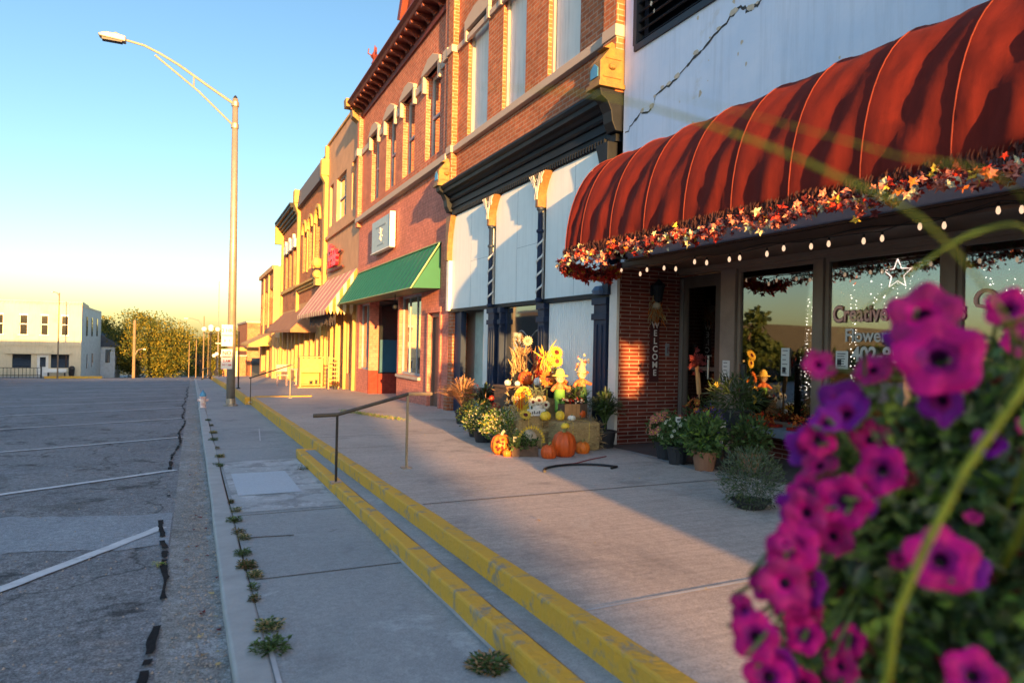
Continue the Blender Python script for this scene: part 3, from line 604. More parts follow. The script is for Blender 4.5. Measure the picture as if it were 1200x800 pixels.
mb.tube([(XF,aw_y0,ZB),(XF,aw_y1,ZB)],.014,6); mb.tube([(P-.01,aw_y0,ZT+.01),(P-.01,aw_y1,ZT+.01)],.016,6)
part(mb,'seam',M['seam'],aw)
mb=MB(); pts=[awn_pt(j/14,aw_y1+.004) for j in range(15)]; mb.poly([tuple(p) for p in pts]+[(P,aw_y1+.004,ZB)]); part(mb,'awning_end',M['fabric_red'],aw)
mb=MB(); mb.box(P-.02,P+.02,aw_y0,aw_y1,2.62,2.64); mb.tube([(XF+.02,aw_y1-.03,ZB+.0),(P,aw_y1-.03,ZB+.0)],.02,6); part(mb,'awning_frame',M['brown_trim'],aw)
mb=MB(); g=random.Random(4)
for i in range(3200):
    y=g.uniform(aw_y0,aw_y1); L=g.uniform(.05,.13); z=ZB+g.uniform(-.01,.08); x=XF-.012-g.random()*.02
    mb.poly([(x,y,z),(x-.01,y+.012,z-L*.4),(x+g.uniform(-.02,.01),y+g.uniform(-.03,.03),z-L)])
part(mb,'fringe',M['fabric_dark'],aw)
# meter box and lantern on the brick
mb=MB(); mb.box(5.93,5.97,7.63,7.672,1.38,1.55); mo=part(mb,'door_buzzer',pmat('grey_plastic',(.22,.22,.23),bump=0),A); text('lettering','R',.12,(5.925,7.628,1.42),M['brown_ink'],mo,face='-y',depth=.001)
mb=MB(); mb.box(5.66,5.74,7.60,7.672,2.2,2.34); mb.lathe([(.0,-.17),(.05,-.15),(.075,.02),(.09,.06),(.02,.13),(.001,.16)],(5.70,7.54,2.27),8); part(mb,'wall_lantern',M['black_iron'],A)
# ================================================================ B  black storefront
B=thing('iron_front_building',(P,11,0),'brick building with black cast-iron shopfront, boarded grey upper windows and twisted columns','building')
Y0,Y1=7.68,14.42
ws=[(12.42,13.5),(10.72,11.7),(8.85,9.88)]
mb=MB(); wall_holes(mb,P,P+.35,Y0+.32,Y1-.3,4.9,10.5,[(a,b_,5.80,8.1) for a,b_ in ws]); part(mb,'wall',M['brick_orange'],B)
mb=MB(); mb.box(P-.13,P+.35,Y1-.3,Y1,4.9,10.5); part(mb,'pilaster',M['brick_orange'],B); mb=MB(); mb.box(P-.13,P+.35,Y0,Y0+.32,4.9,10.5); part(mb,'pilaster',M['brick_orange'],B)
for a,b_ in ws:
    mb=MB(); mb.box(P+.13,P+.17,a,b_,5.8,8.1); o=part(mb,'window',M['board'],B,'upper window boarded over with a grey panel')
    mb=MB(); mb.box(P+.07,P+.16,a+.001,a+.05,5.8,8.1); mb.box(P+.07,P+.16,b_-.05,b_-.001,5.8,8.1); part(mb,'frame',M['stone'],o)
    mb=MB(); mb.prism([(a-.12,8.1),(b_+.12,8.1),(b_+.12,8.32),((a+b_)/2+.15,8.44),((a+b_)/2-.15,8.44),(a-.12,8.32)],'x',P-.07,P+.05); mb.box(P-.07,P+.02,a-.12,a-.01,7.86,8.098); mb.box(P-.07,P+.02,b_+.01,b_+.12,7.86,8.098); part(mb,'lintel',M['stone'],B,bev=.01)
mb=MB(); mb.box(P-.1,P+.02,Y0+.322,Y1-.302,5.66,5.798); part(mb,'sill_band',M['stone'],B,bev=.012)
mb=MB(); mb.box(P-.15,P+.01,Y1-.32,Y1+.01,5.66,5.82); mb.box(P-.15,P+.01,Y0-.01,Y0+.33,5.64,5.8); mb.box(P-.17,P+.01,Y1-.33,Y1+.01,7.86,8.02); mb.box(P-.05,P+.01,Y0+.33,Y1-.32,7.88,8.0) ; part(mb,'belt_course',M['stone'],B,bev=.008)
# iron cornice
mb=MB(); pr=[(P+.05,4.385)]
for (z,p_) in [(4.385,0.039),(4.441,0.039),(4.448,0.070),(4.483,0.070),(4.490,0.055),(4.581,0.055),(4.588,0.094),(4.623,0.117),(4.630,0.101),(4.693,0.101),(4.707,0.148),(4.749,0.187),(4.770,0.257),(4.833,0.265),(4.847,0.296),(4.889,0.320),(4.924,0.320),(4.952,0.156),(4.959,-0.039)]: pr.append((P-p_,z))
mb.prism(pr,'y',Y0+.02,Y1-.02); part(mb,'cornice',M['black_iron'],B)
mb=MB(); mb.box(P-.22,P-.02,Y0+.3,Y1-.3,4.962,4.985); part(mb,'cornice_flashing',M['steel'],B)
mb=MB(); mb.box(P-.04,P+.06,Y0+.1,Y1-.2,4.272,4.384)
n=78
for k in range(n):
    y=lerp(Y0+.35,Y1-.35,k/(n-1)); mb.box(P-.075,P-.04,y-.02,y+.02,4.285,4.36)
part(mb,'dentil_band',M['black_iron'],B)
for y in (Y0+.02,Y1-.2):
    mb=MB(); b0,b1=y-.04,y+.24
    mb.prism([(P-.38,4.985),(P-.38,5.26),(P-.22,5.46),(P-.0,5.46),(P-.0,4.985)],'y',b0,b1); kk=MB(); kk.prism([(P-.36,4.92),(P-.34,4.82),(P-.24,4.76),(P-.18,4.64),(P-.16,4.5),(P-.1,4.38),(P+.02,4.38),(P+.02,4.92)],'y',b0+.03,b1-.03); part(kk,'console',M['black_iron'],B,bev=.01)
    mb.box(P-.41,P+.0,b0-.03,b1+.03,4.92,4.984); mb.prism([(P-.3,5.461),(P-.06,5.461),(P-.06,5.5),(P-.18,5.55)],'y',b0+.04,b1-.04); mb.box(P-.34,P-.05,b0-.012,b0,5.05,5.08); mb.box(P-.3,P-.05,b0-.012,b0,5.3,5.33); mb.lathe([(.001,-.05),(.05,-.03),(.06,0),(.05,.03),(.001,.05)],(P-.2,b0,5.2),10); fo=part(mb,'finial_block',M['copper'],B,bev=.012)
    mb=MB(); mb.prism([(b0+.05,5.06),(b1-.05,5.06),(b1-.05,5.18),((b0+b1)/2,5.25),(b0+.05,5.18)],'x',P-.392,P-.382); part(mb,'inlay',M['blue_glass'],fo)
# columns
def twisted(y,z0,z1,X=P-.09,r=.042):
    mb=MB(); seg=60; n=10; vs=[];fs=[]
    mb.mat(0); mb.lathe([(r*1.0,z0),(r*.96,z1)],(X,y,0),14)
    co=part(mb,'column',M['navy'],B,smooth=True)
    mb=MB()
    for k in (0,):
        pts=[]
        for i in range(81):
            z=lerp(z0+.05,z1-.45,i/80); a=i/80*2*math.pi*4.2+k*math.pi; pts.append((X+math.cos(a)*r*1.02,y+math.sin(a)*r*1.02,z))
        mb.tube(pts,.017,6)
    part(mb,'spiral',M['white_paint'],co)
    for zc in (z1-.38,z1-.02,z0+.02): mb=MB(); mb.lathe([(r,-.035),(r*1.45,-.015),(r*1.45,.015),(r,.035)],(X,y,zc),12); part(mb,'collar',M['navy'],co)
    # flaring bracket capital
    mb=MB(); h0,h1=z1,4.27
    prf=[(y-.045,h0),(y+.045,h0)]
    for i in range(9): t=i/8; prf.append((y+.045+.24*t**2.4,lerp(h0+.02,h1,t)))
    for i in range(8,-1,-1): t=i/8; prf.append((y-.045-.24*t**2.4,lerp(h0+.02,h1,t)))
    mb.prism(prf,'x',X-.075,X+.075); cp=part(mb,'capital',M['gold'],co,bev=.006)
    mb=MB()
    for s in (-1,1):
        for k in range(3):
            pts=[(X-.085,y+s*(.03+.22*t**2.2*(1-.3*k)),lerp(h0+.12,h1-.02,t)) for t in [q/8 for q in range(9)]]; mb.tube(pts,.011,5)
    for k in range(3): mb.tube([(X-.085,y+(-.15+k*.15)+.04*math.cos(a),h1-.14+.045*math.sin(a)) for a in [q*.7 for q in range(8)]],.009,5)
    mb.lathe([(.012,-.12),(.03,0),(.012,.05)],(X-.08,y,h0+.3),8)
    part(mb,'scrollwork',pmat('faded_white_scrolls_%d'%int(y),(.5,.5,.46),bump=.1),cp)
for y in (11.88,9.86): twisted(y,2.2,3.72)
# end half capitals
for y,s in ((Y1-.16,-1),(Y0+.2,1)):
    mb=MB(); prf=[(y-.06,3.3),(y+.06,3.3)]
    for i in range(9): t=i/8; prf.append((y+.06+(.2*t**2.4 if s>0 else 0),lerp(3.32,4.27,t)))
    for i in range(8,-1,-1): t=i/8; prf.append((y-.06-(.2*t**2.4 if s<0 else 0),lerp(3.32,4.27,t)))
    mb.prism(prf,'x',P-.14,P+.02); part(mb,'bracket',M['gold'] if s<0 else M['black_iron'],B,bev=.006)
    mb=MB(); mb.box(P-.1,P+.03,y-.07,y+.07,2.2,3.3); 
    if s>0:
        for z in (2.6,2.95,3.2,3.5): mb.ball((P-.12,y,z),.07,8,5,.7)
    part(mb,'pilaster',M['white_paint'] if s<0 else M['navy'],B)
# upper blank panels with rounded top corners
def rpanel(y0,y1,z0,z1,r,name,mat,X,label=None):
    pts=[(y0,z0),(y1,z0)]
    for i in range(7): a=i/6*math.pi/2; pts.append((y1-r+r*math.cos(a),z1-r+r*math.sin(a)))
    for i in range(7): a=math.pi/2+i/6*math.pi/2; pts.append((y0+r+r*math.cos(a),z1-r+r*math.sin(a)))
    mb=MB(); mb.prism(pts,'x',X,X+.05); return part(mb,name,mat,B,label)
for a,b_ in ((11.95,14.2),(9.93,11.81),(7.95,9.79)): 
    tp=rpanel(a,b_,2.24,4.268,.3,'transom_panel',M['panel'],P-.02); mb=MB(); mb.box(P-.0215,P-.0195,(a+b_)/2-.004,(a+b_)/2+.004,2.25,4.22); mb.box(P-.0215,P-.0195,a+.02,(a+b_)/2-.01,3.18,3.186)
    part(mb,'board_joint',M['sash'],tp)
mb=MB(); mb.box(P-.04,P+.1,Y0+.1,Y1-.2,2.17,2.238); part(mb,'transom_bar',M['black_iron'],B)
# ground floor
mb=MB(); mb.box(P+.0,P+.35,14.14,Y1-.01,-.6,2.17); mb.box(P-.08,P+.0,14.2,Y1-.01,-.5,.55); part(mb,'brick_pier',M['brick_orange'],B)
mb=MB(); mb.box(P+.05,P+.12,13.62,14.12,-.3,2.16); mb.box(P-.02,P+.05,13.56,13.68,-.3,2.165); part(mb,'side_panel',M['navy'],B)
mb=MB(); mb.box(P+.3,P+.36,12.3,13.55,-.2,2.16); dd=part(mb,'door',M['green_pale'],B)
yc,zc=12.78,1.62; 
mb=MB(); arch=[(yc-.2,.75),(yc+.2,.75)]+[(yc+.2*math.cos(a),zc+.2*math.sin(a)) for a in [i*math.pi/8 for i in range(9)]]
mb.prism(arch,'x',P+.285,P+.298); do=part(mb,'arched_light',M['white_paint'],dd)
mb=MB(); arch=[(yc-.15,.8),(yc+.15,.8)]+[(yc+.15*math.cos(a),zc+.15*math.sin(a)) for a in [i*math.pi/8 for i in range(9)]]; mb.prism(arch,'x',P+.275,P+.284); part(mb,'pane',M['dglass'],do)
mb=MB(); mb.box(P+.262,P+.272,yc-.012,yc+.012,.8,1.75); mb.box(P+.262,P+.272,yc-.15,yc+.15,1.2,1.22); part(mb,'glazing_bar',M['white_paint'],do)
mb=MB(); mb.ball((P+.25,12.45,1.0),.03,8,6); part(mb,'handle',M['gold'],dd)
mb=MB(); mb.box(P-.03,P+.1,12.08,12.3,-.2,2.165); part(mb,'door_post',M['white_paint'],B)
def post(y0,y1,name='iron_post'):
    mb=MB(); mb.box(P-.06,P+.08,y0,y1,-.2,2.16); mb.box(P-.085,P+.08,y0-.03,y1+.03,1.86,1.95); mb.box(P-.085,P+.08,y0-.03,y1+.03,2.07,2.165); mb.box(P-.08,P+.08,y0-.02,y1+.02,-.2,.4)
    w=(y1-y0)
    for k in (.3,.7): mb.box(P-.075,P-.055,y0+w*k-.012,y0+w*k+.012,.45,1.8)
    part(mb,name,M['navy'],B,bev=.006)
post(11.74,12.02); post(11.42,11.5); post(9.72,9.94); post(7.9,8.22)
mb=MB(); mb.lathe([(.001,0),(.14,.01),(.16,.06),(.12,.12),(.001,.14)],(P-.02,8.05,2.2),10,sy=1); part(mb,'post_cap',pmat('blue_cap',(.1,.17,.28),rough=.5,bump=0),B)
w=MB(); w.box(P+.02,P+.08,9.96,10.01,.42,2.16); w.box(P+.02,P+.08,11.36,11.41,.42,2.16); w.box(P+.02,P+.08,10.01,11.36,.42,.48); wo=part(w,'window',M['navy'],B)
mb=MB(); mb.box(P+.045,P+.05,10.0,11.37,.47,2.165); part(mb,'pane',M['dglass'],wo)
text('lettering','Select',.26,(P+.03,11.05,1.42),M['white_ink'],wo,shear=.35,depth=.001,sx=.95)
mb=MB(); mb.tube([(P+.035,10.9-.9*t,1.68+.06*math.sin(t*9)) for t in [i/20 for i in range(21)]],.004,4); part(mb,'flourish',M['white_ink'],wo)
mb=MB(); mb.box(P-.02,P+.1,9.95,11.42,.34,.418); part(mb,'sill',M['stone'],B)
mb=MB(); mb.box(P+.0,P+.1,9.94,11.42,-.3,.338); part(mb,'stall_riser',M['brick_base'],B)
mb=MB(); mb.box(P+.03,P+.06,8.24,9.7,-.2,2.165)
for k in range(24): y=8.26+k*.06; mb.prism([(P+.03,y),(P+.012,y+.012),(P+.012,y+.034),(P+.03,y+.046)],'z',-.2,2.16)
part(mb,'ribbed_panel',M['panel'],B)
mb=MB(); mb.box(P+.36,15,Y0+.02,Y1,-.5,10.3); part(mb,'roof',M['stone'],B)

# ================================================================ C  red brick with green awning
C_=thing('green_awning_building',(P,19,0),'two-storey red brick building with dark red bracketed cornice, square blue sign and green awning','building')
Y0,Y1=14.43,23.78
ws=[(15.32,16.4),(17.35,18.45),(19.2,20.25),(21.15,22.1)]
mb=MB(); wall_holes(mb,P,P+.35,Y0+.3,Y1-.3,5.4,9.35,[(a,b_,6.0,8.12) for a,b_ in ws]); part(mb,'wall',M['brick_red'],C_)
mb=MB(); mb.box(P-.1,P+.35,Y0,Y0+.298,5.4,9.35); part(mb,'pilaster',M['brick_red'],C_); mb=MB(); mb.box(P-.14,P+.35,Y1-.298,Y1,5.4,9.35); part(mb,'pilaster',M['brick_red'],C_)
for a,b_ in ws:
    sash_window(C_,P+.16,a,b_,6.0,8.12,M['sash'],M['dglass'],fw=.09)
    mb=MB(); m_=(a+b_)/2; mb.prism([(a-.14,8.12),(b_+.14,8.12),(b_+.14,8.22),(m_+.2,8.42),(m_-.2,8.42),(a-.14,8.22)],'x',P-.1,P+.1); mb.box(P-.09,P+.02,a-.14,a-.003,7.7,8.118); mb.box(P-.09,P+.02,b_+.003,b_+.14,7.7,8.118); part(mb,'lintel',M['stone'],C_,bev=.012)
mb=MB()
ed=[Y0+.3]+[v for a,b_ in ws for v in (a-.145,b_+.145)]+[Y1-.3]
for k in range(0,len(ed),2):
    mb=MB(); mb.box(P-.05,P+.02,ed[k],ed[k+1],7.86,8.06); part(mb,'belt_course',M['stone'],C_,bev=.008)
mb=MB(); mb.box(P-.16,P+.02,Y0-.003,Y0+.31,7.84,8.08); part(mb,'belt_course',M['stone'],C_,bev=.008); mb=MB(); mb.box(P-.2,P+.02,Y1-.31,Y1+.003,7.84,8.08); part(mb,'belt_course',M['stone'],C_,bev=.008)
mb=MB(); mb.box(P-.16,P+.02,Y0-.003,Y1+.003,5.56,5.72); part(mb,'sill_band',M['stone'],C_,bev=.012)
# cornice with brackets and pediment
mb=MB(); mb.box(P-.06,P+.35,Y0-.01,Y1+.02,9.15,9.3); mb.prism([(P+.3,9.5),(P-.44,9.5),(P-.48,9.56),(P-.56,9.62),(P-.54,9.68),(P-.3,9.76),(P+.3,9.8)],'y',Y0-.02,Y1+.1); mb.box(P-.02,P+.3,Y0,Y1,9.3,9.5)
part(mb,'cornice',M['cornice_red'],C_,bev=.006)
mb=MB(); n=20
for k in range(n):
    mb=MB(); y=lerp(Y0+.2,Y1-.15,k/(n-1)); mb.prism([(P+.0,9.3),(P-.1,9.3),(P-.13,9.36),(P-.3,9.42),(P-.41,9.43),(P-.43,9.495),(P+.0,9.495)],'y',y-.06,y+.06); mb.ball((P-.12,y,9.38),.06,6,5); part(mb,'bracket',M['cornice_red'],C_)
mb=MB(); mb.prism([(14.8,9.78),(17.3,9.78),(17.1,9.95),(16.1,11.7),(15.1,9.95)],'x',P-.35,P-.05); mb.prism([(17.25,9.79),(17.5,9.9),(16.1,12.1),(14.7,9.9),(14.95,9.79),(16.1,11.75)],'x',P-.5,P-.02)
part(mb,'pediment',M['cornice_red'],C_,bev=.01)
mb=MB(); mb.lathe([(.1,10.0),(.05,10.12),(.13,10.22),(.04,10.35),(.015,10.55)],(P-.45,20.1,-.3),8)
for a in (0,1.57,3.14,4.71): mb.tube([(P-.45,20.1,9.9),(P-.45+.2*math.cos(a),20.1+.2*math.sin(a),9.98),(P-.45+.18*math.cos(a),20.1+.18*math.sin(a),10.12)],.02,5)
part(mb,'finial',M['cornice_red'],C_)
mb=MB(); mb.prism([(P+.1,8.85),(P-.1,8.85),(P-.15,9.05),(P-.35,9.2),(P-.38,9.5),(P-.58,9.5),(P-.6,9.78),(P+.1,9.85)],'y',Y1-.22,Y1+.16); part(mb,'console',M['copper'],C_,bev=.01)
# lower storey
holes=[(14.95,15.75,-1,2.2),(16.45,18.45,.62,2.75),(18.6,21.95,-1,2.8),(22.0,23.45,.55,2.75)]
mb=MB(); wall_holes(mb,P,P+.3,Y0,Y1,-.9,5.398,holes); part(mb,'lower_wall',M['brick_pink'],C_)
mb=MB(); mb.box(P+.12,P+.18,15.0,15.7,-.1,2.1); mb.box(P+.05,P+.2,14.952,15.0,-.1,2.198); mb.box(P+.05,P+.2,15.7,15.748,-.1,2.198); mb.box(P+.051,P+.2,15.0,15.7,2.1,2.199); do=part(mb,'door',M['door_brown'],C_)
mb=MB(); mb.ball((P+.09,15.1,.95),.03,8,6); part(mb,'handle',M['gold'],do)
mb=MB(); mb.box(P-.04,P+.02,14.84,14.947,-.1,2.2); mb.box(P-.04,P+.02,15.753,15.86,-.1,2.2); mb.box(P-.06,P+.02,14.8,15.9,2.203,2.32); part(mb,'door_surround',M['brick_pink'],C_)
sash_window(C_,P+.1,16.45,18.45,.62,2.75,M['sash'],M['dglass'],fw=.07,mid=False,munt=2)
mb=MB(); mb.box(P-.07,P+.05,16.4,18.5,.54,.617); part(mb,'sill',M['stone'],C_)
sash_window(C_,P+.1,22.0,23.45,.55,2.75,M['sash'],M['dglass'],fw=.06,mid=False,munt=1)
# recessed entrance with side display glass facing the camera
mb=MB(); mb.box(P+.3,6.4,21.9,22.0,.45,2.8); o=part(mb,'display_window',M['dglass'],C_)
mb=MB(); mb.box(P+.35,6.3,21.885,21.897,.5,1.55); part(mb,'blue_poster',pmat('blue_backing',(.02,.09,.16),rough=.3,bump=0),o)
mb=MB(); mb.box(P+.3,6.45,21.87,22.05,-.6,.45); mb.box(P-.01,P+.3,21.94,22.0,-.6,.55) ; part(mb,'display_base',M['brick_base'],C_)
mb=MB(); mb.box(6.4,6.5,18.5,21.9,-.6,2.8); part(mb,'entrance_door',M['dglass'],C_)
mb=MB(); mb.box(P+.301,6.4,18.45,18.55,-.6,2.8); part(mb,'entrance_side',M['brick_pink'],C_)
# green awning
y0,y1=15.0,23.7; XA,ZA,ZW=4.46,2.73,3.8
mb=MB(); mb.poly([(XA,y0,ZA),(P-.01,y0,ZW),(P-.01,y1,ZW),(XA,y1,ZA)]); 
g=random.Random(3); n=22
aw=part(mb,'awning',M['green_metal'],C_); s_=aw.modifiers.new('t','SOLIDIFY'); s_.thickness=.02
mb=MB(); mb.poly([(XA,y0,ZA),(P-.01,y0,ZW),(P-.01,y0,ZA+.02)]); mb.poly([(XA,y1,ZA),(P-.01,y1,ZW),(P-.01,y1,ZA+.02)]); mb.poly([(XA,y0+.01,ZA+.01),(P,y0+.01,ZA+.01),(P,y1,ZA+.01),(XA,y1,ZA+.01)]); part(mb,'awning_end',M['green_metal'],aw)
mb=MB()
for k in range(n): y=lerp(y0,y1,k/(n-1)); mb.tube([(XA,y,ZA+.012),(P-.01,y,ZW+.012)],.009,4)
part(mb,'awning_rib',M['green_metal'],aw)
mb=MB(); mb.tube([(XA-.01,y0,ZA),(XA-.01,y1,ZA)],.018,5); mb.tube([(P-.03,y0,ZW+.02),(P-.03,y1,ZW+.02)],.02,5); mb.tube([(XA-.01,y0-.01,ZA),(P-.03,y0-.01,ZW+.02)],.018,5); part(mb,'awning_trim',pmat('pale_green_trim',(.3,.4,.2),bump=0),aw)
mb=MB(); mb.tube([(4.8,17.6,2.75),(4.8,17.6,2.5)],.012,5); mb.lathe([(.001,.0),(.05,-.04),(.06,-.12),(.001,-.16)],(4.8,17.6,2.5),8); part(mb,'hanging_lamp',M['black_iron'],C_)
# square sign
mb=MB(); mb.box(P-.16,P-.06,18.92,21.2,4.2,5.16); so=tag(mb.build('wall_sign',pmat('weathered_blue_sign',(.33,.42,.47),rough=.5,var=.1,vs=8,bump=.1),loc=(P,20,4.2),bev=.01),'square grey-blue sign board with a small star, on the red brick above the green awning','sign')
mb=MB()
for a in (0,60,120): 
    ca,sa=math.cos(R(a+20)),math.sin(R(a+20)); mb.tube([(P-.165,20.06-.2*ca,4.68-.2*sa),(P-.165,20.06+.2*ca,4.68+.2*sa)],.018,4)
mb.build('star_emblem',M['white_ink'],so)
mb=MB(); mb.box(P-.166,P-.161,19.5,20.7,4.9,4.95); mb.box(P-.166,P-.161,19.7,20.5,4.36,4.4); mb.build('lettering_strip',pmat('faded_sign_ink',(.2,.27,.33),bump=0),so)
mb=MB(); mb.box(P-.2,P-.04,18.9,18.918,4.18,5.18); mb.box(P-.2,P-.04,18.92,21.2,4.17,4.198); mb.build('frame',M['white_paint'],so)
mb=MB(); mb.box(P+.36,15,Y0,Y1,2.85,9.3); mb.box(6.51,15,Y0,Y1,-1,2.84); part(mb,'roof',M['stone'],C_)
# ================================================================ D  tan building, striped awning
D=thing('striped_awning_building',(P,27,0),'tan two-storey building with red script sign and pink and white striped awning','building')
Y0,Y1=23.8,30.45
ws=[(24.25,25.25),(26.3,28.2),(28.95,29.75)]
mb=MB(); wall_holes(mb,P+.02,P+.35,Y0,Y1-.25,4.0,9.9,[(a,b_,6.3,8.05) for a,b_ in ws]); part(mb,'wall',M['taupe'],D)
mb=MB(); mb.box(P-.12,P+.35,Y1-.25,Y1,3.0,9.9); part(mb,'pilaster',M['stone_yellow'],D)
mb=MB(); mb.box(P-.04,P+.4,Y0,Y1,9.9,10.0); mb.box(P-.3,P+.3,Y1-.35,Y1+.1,8.6,9.3); mb.prism([(P-.3,8.6),(P-.02,8.6),(P-.02,8.1)],'y',Y1-.3,Y1+.05); part(mb,'parapet_cap',M['stone_yellow'],D,bev=.01)
for a,b_ in ws: sash_window(D,P+.15,a,b_,6.3,8.05,M['sash'] if a<29 else M['cream'],M['dglass'],fw=.06,munt=(1 if b_-a>1.2 else 0))
mb=MB(); mb.box(P-.08,P+.04,Y0+.02,Y1-.27,5.78,5.92); part(mb,'sill_band',M['taupe'],D,bev=.01)
mb=MB(); mb.box(P-.01,P+.0,Y0+.02,26.3,6.1,7.9) ; 
holes=[(24.3,25.4,.3,2.6),(25.9,27.2,-1,2.6),(27.4,28.3,.3,2.6),(28.5,29.6,.3,2.6)]
mb=MB(); wall_holes(mb,P,P+.25,Y0,Y1-.26,-1.3,3.998,holes); part(mb,'lower_wall',M['cream'],D)
for a,b_,c,d_ in holes: sash_window(D,P+.12,a,b_,max(c,-.4),d_,M['cream'],M['dglass'],fw=.07,mid=False)
mb=MB(); 
for y in (24.1,25.65,27.3,28.4,29.8): mb.box(P-.1,P-.001,y-.07,y+.07,-1,2.7)
part(mb,'shopfront_post',M['stone_yellow'],D)
# striped awning with scalloped valance
XA,ZA,ZW=4.1,2.55,4.05; y0,y1=23.95,30.9
mp=pmat('awning_pink',(.55,.22,.2),rough=.8,bump=.1); mw=pmat('awning_cream',(.75,.6,.35),rough=.8,bump=.1)
mb=MB(); n=26
for k in range(n):
    a,b_=lerp(y0,y1,k/n),lerp(y0,y1,(k+1)/n); mb.mat(0 if k%4 else 1); mb.poly([(XA,a,ZA),(P,a,ZW),(P,b_,ZW),(XA,b_,ZA)])
    mb.mat(k%2); mb.poly([(XA,a,ZA),(XA,b_,ZA),(XA,lerp(a,b_,.85),ZA-.14),(XA,(a+b_)/2,ZA-.19),(XA,lerp(a,b_,.15),ZA-.14)])
aw=part(mb,'awning',[mp,mw],D)
for yy in (y0,y1):
    mb=MB(); n=9
    for k in range(n):
        a,b_=lerp(XA,P,k/n),lerp(XA,P,(k+1)/n); za,zb_=lerp(ZA,ZW,k/n),lerp(ZA,ZW,(k+1)/n); mb.mat(k%2); mb.poly([(a,yy,ZA-.02),(b_,yy,ZA-.02),(b_,yy,zb_),(a,yy,za)])
        mb.poly([(a,yy,ZA-.02),(b_,yy,ZA-.02),((a+b_)/2,yy,ZA-.17)])
    part(mb,'awning_end',[pmat('awning_side_dark',(.3,.16,.04),bump=0),mw],aw)
# hanging dark strips under it
mb=MB(); g=random.Random(8)
for k in range(26):
    y=lerp(24.4,30,k/25); mb.box(4.5,4.52,y-.05,y+.05,2.0+g.random()*.2,2.55)
part(mb,'hanging_strip',pmat('dark_cloth_strip',(.05,.04,.05),bump=0),aw)
# red script sign
t=thing('script_sign',(P-.2,27.5,4.6),'red cursive letter sign mounted on the tan wall above the striped awning','sign')
text('lettering','Tay',.5,(P-.12,28.9,5.05),pmat('red_sign_letters',(.6,.02,.05),rough=.4,bump=0),t,shear=.35,depth=.06,bold=.03)
text('lettering','Fields',.82,(P-.12,28.9,4.5),bpy.data.materials['red_sign_letters'],t,shear=.35,depth=.06,bold=.035,sx=.95)
mb=MB(); mb.box(P-.1,P-.03,26.2,29.1,4.3,4.36); mb.box(P-.1,P-.03,26.4,28.9,4.92,4.97); mb.build('rail',pmat('sign_rail_dark',(.12,.02,.02),bump=0),t)
mb=MB(); mb.box(P+.36,15,Y0,Y1,-1.5,9.8); part(mb,'roof',M['stone'],D)

# ================================================================ E  arched windows, slate mansard
E_=thing('mansard_building',(P,34,0),'ornate orange-brick building with arched upper windows, yellow stone pilasters and grey slate mansard','building')
Y0,Y1=30.47,38.9
ws=[(31.9,33.2),(34.2,35.3),(36.2,37.3)]
mb=MB(); wall_holes(mb,P,P+.35,Y0+.3,Y1-.4,3.4,8.6,[(a,b_,5.0,7.4) for a,b_ in ws]); part(mb,'wall',M['brick_far'],E_)
mb=MB(); mb.box(P-.12,P+.35,Y0,Y0+.3,-1.5,8.6); mb.box(P-.14,P+.35,Y1-.4,Y1,-1.5,9.0); mb.box(P-.35,P+.2,Y1-.5,Y1+.15,8.9,9.6); mb.prism([(P-.35,8.9),(P-.1,8.9),(P-.1,8.2)],'y',Y1-.42,Y1+.05)
for y in (33.55,35.6): mb.box(P-.06,P-.001,y-.1,y+.1,4.9,7.6)
part(mb,'pilaster',M['stone_yellow'],E_,bev=.01)
for a,b_ in ws:
    sash_window(E_,P+.15,a,b_,5.0,7.4,M['cream'],M['dglass'],fw=.08)
    mb=MB(); m_=(a+b_)/2; r=(b_-a)/2
    for q in range(9):
        t0,t1=math.pi*q/9,math.pi*(q+1)/9; mb.prism([(m_+r*math.cos(t0),7.0+r*math.sin(t0)),(m_+(r+.16)*math.cos(t0),7.0+(r+.16)*math.sin(t0)),(m_+(r+.16)*math.cos(t1),7.0+(r+.16)*math.sin(t1)),(m_+r*math.cos(t1),7.0+r*math.sin(t1))],'x',P-.1,P+.06)
    part(mb,'arch_hood',M['stone_yellow'],E_)
mb=MB(); mb.prism([(P-.2,8.6),(P-.1,9.55),(P+.4,9.65),(P+.4,8.6)],'y',Y0+.1,Y1-.5); part(mb,'mansard_roof',pmat('slate',(.12,.12,.14),vs=12,bump=.5,bs=25),E_)
mb=MB(); cornice(mb,P,Y0+.3,Y1-.5,4.0,[(.12,.1),(.12,.2),(.1,.32)]); part(mb,'cornice',M['stone_yellow'],E_)
mb=MB(); mb.ball((P-.25,31.0,4.9),.25,8,6); mb.ball((P-.25,31.0,4.4),.2,8,6); mb.box(P-.35,P-.1,30.7,31.3,3.9,4.2); part(mb,'carved_boss',M['stone_yellow'],E_)
holes=[(31.0,32.4,.0,2.3),(32.8,34.2,-2,2.3),(34.6,36.0,0,2.3),(36.4,37.9,0,2.3)]
mb=MB(); wall_holes(mb,P,P+.3,Y0+.3,Y1-.4,-1.6,3.398,holes); part(mb,'lower_wall',M['cream'],E_)
for a,b_,c,d_ in holes: sash_window(E_,P+.12,a,b_,max(c,-.8),d_,M['stone_yellow'],M['dglass'],fw=.08,mid=False)
mb=MB(); mb.box(P+.42,15,Y0,Y1,-2,8.6); part(mb,'roof',M['stone'],E_)
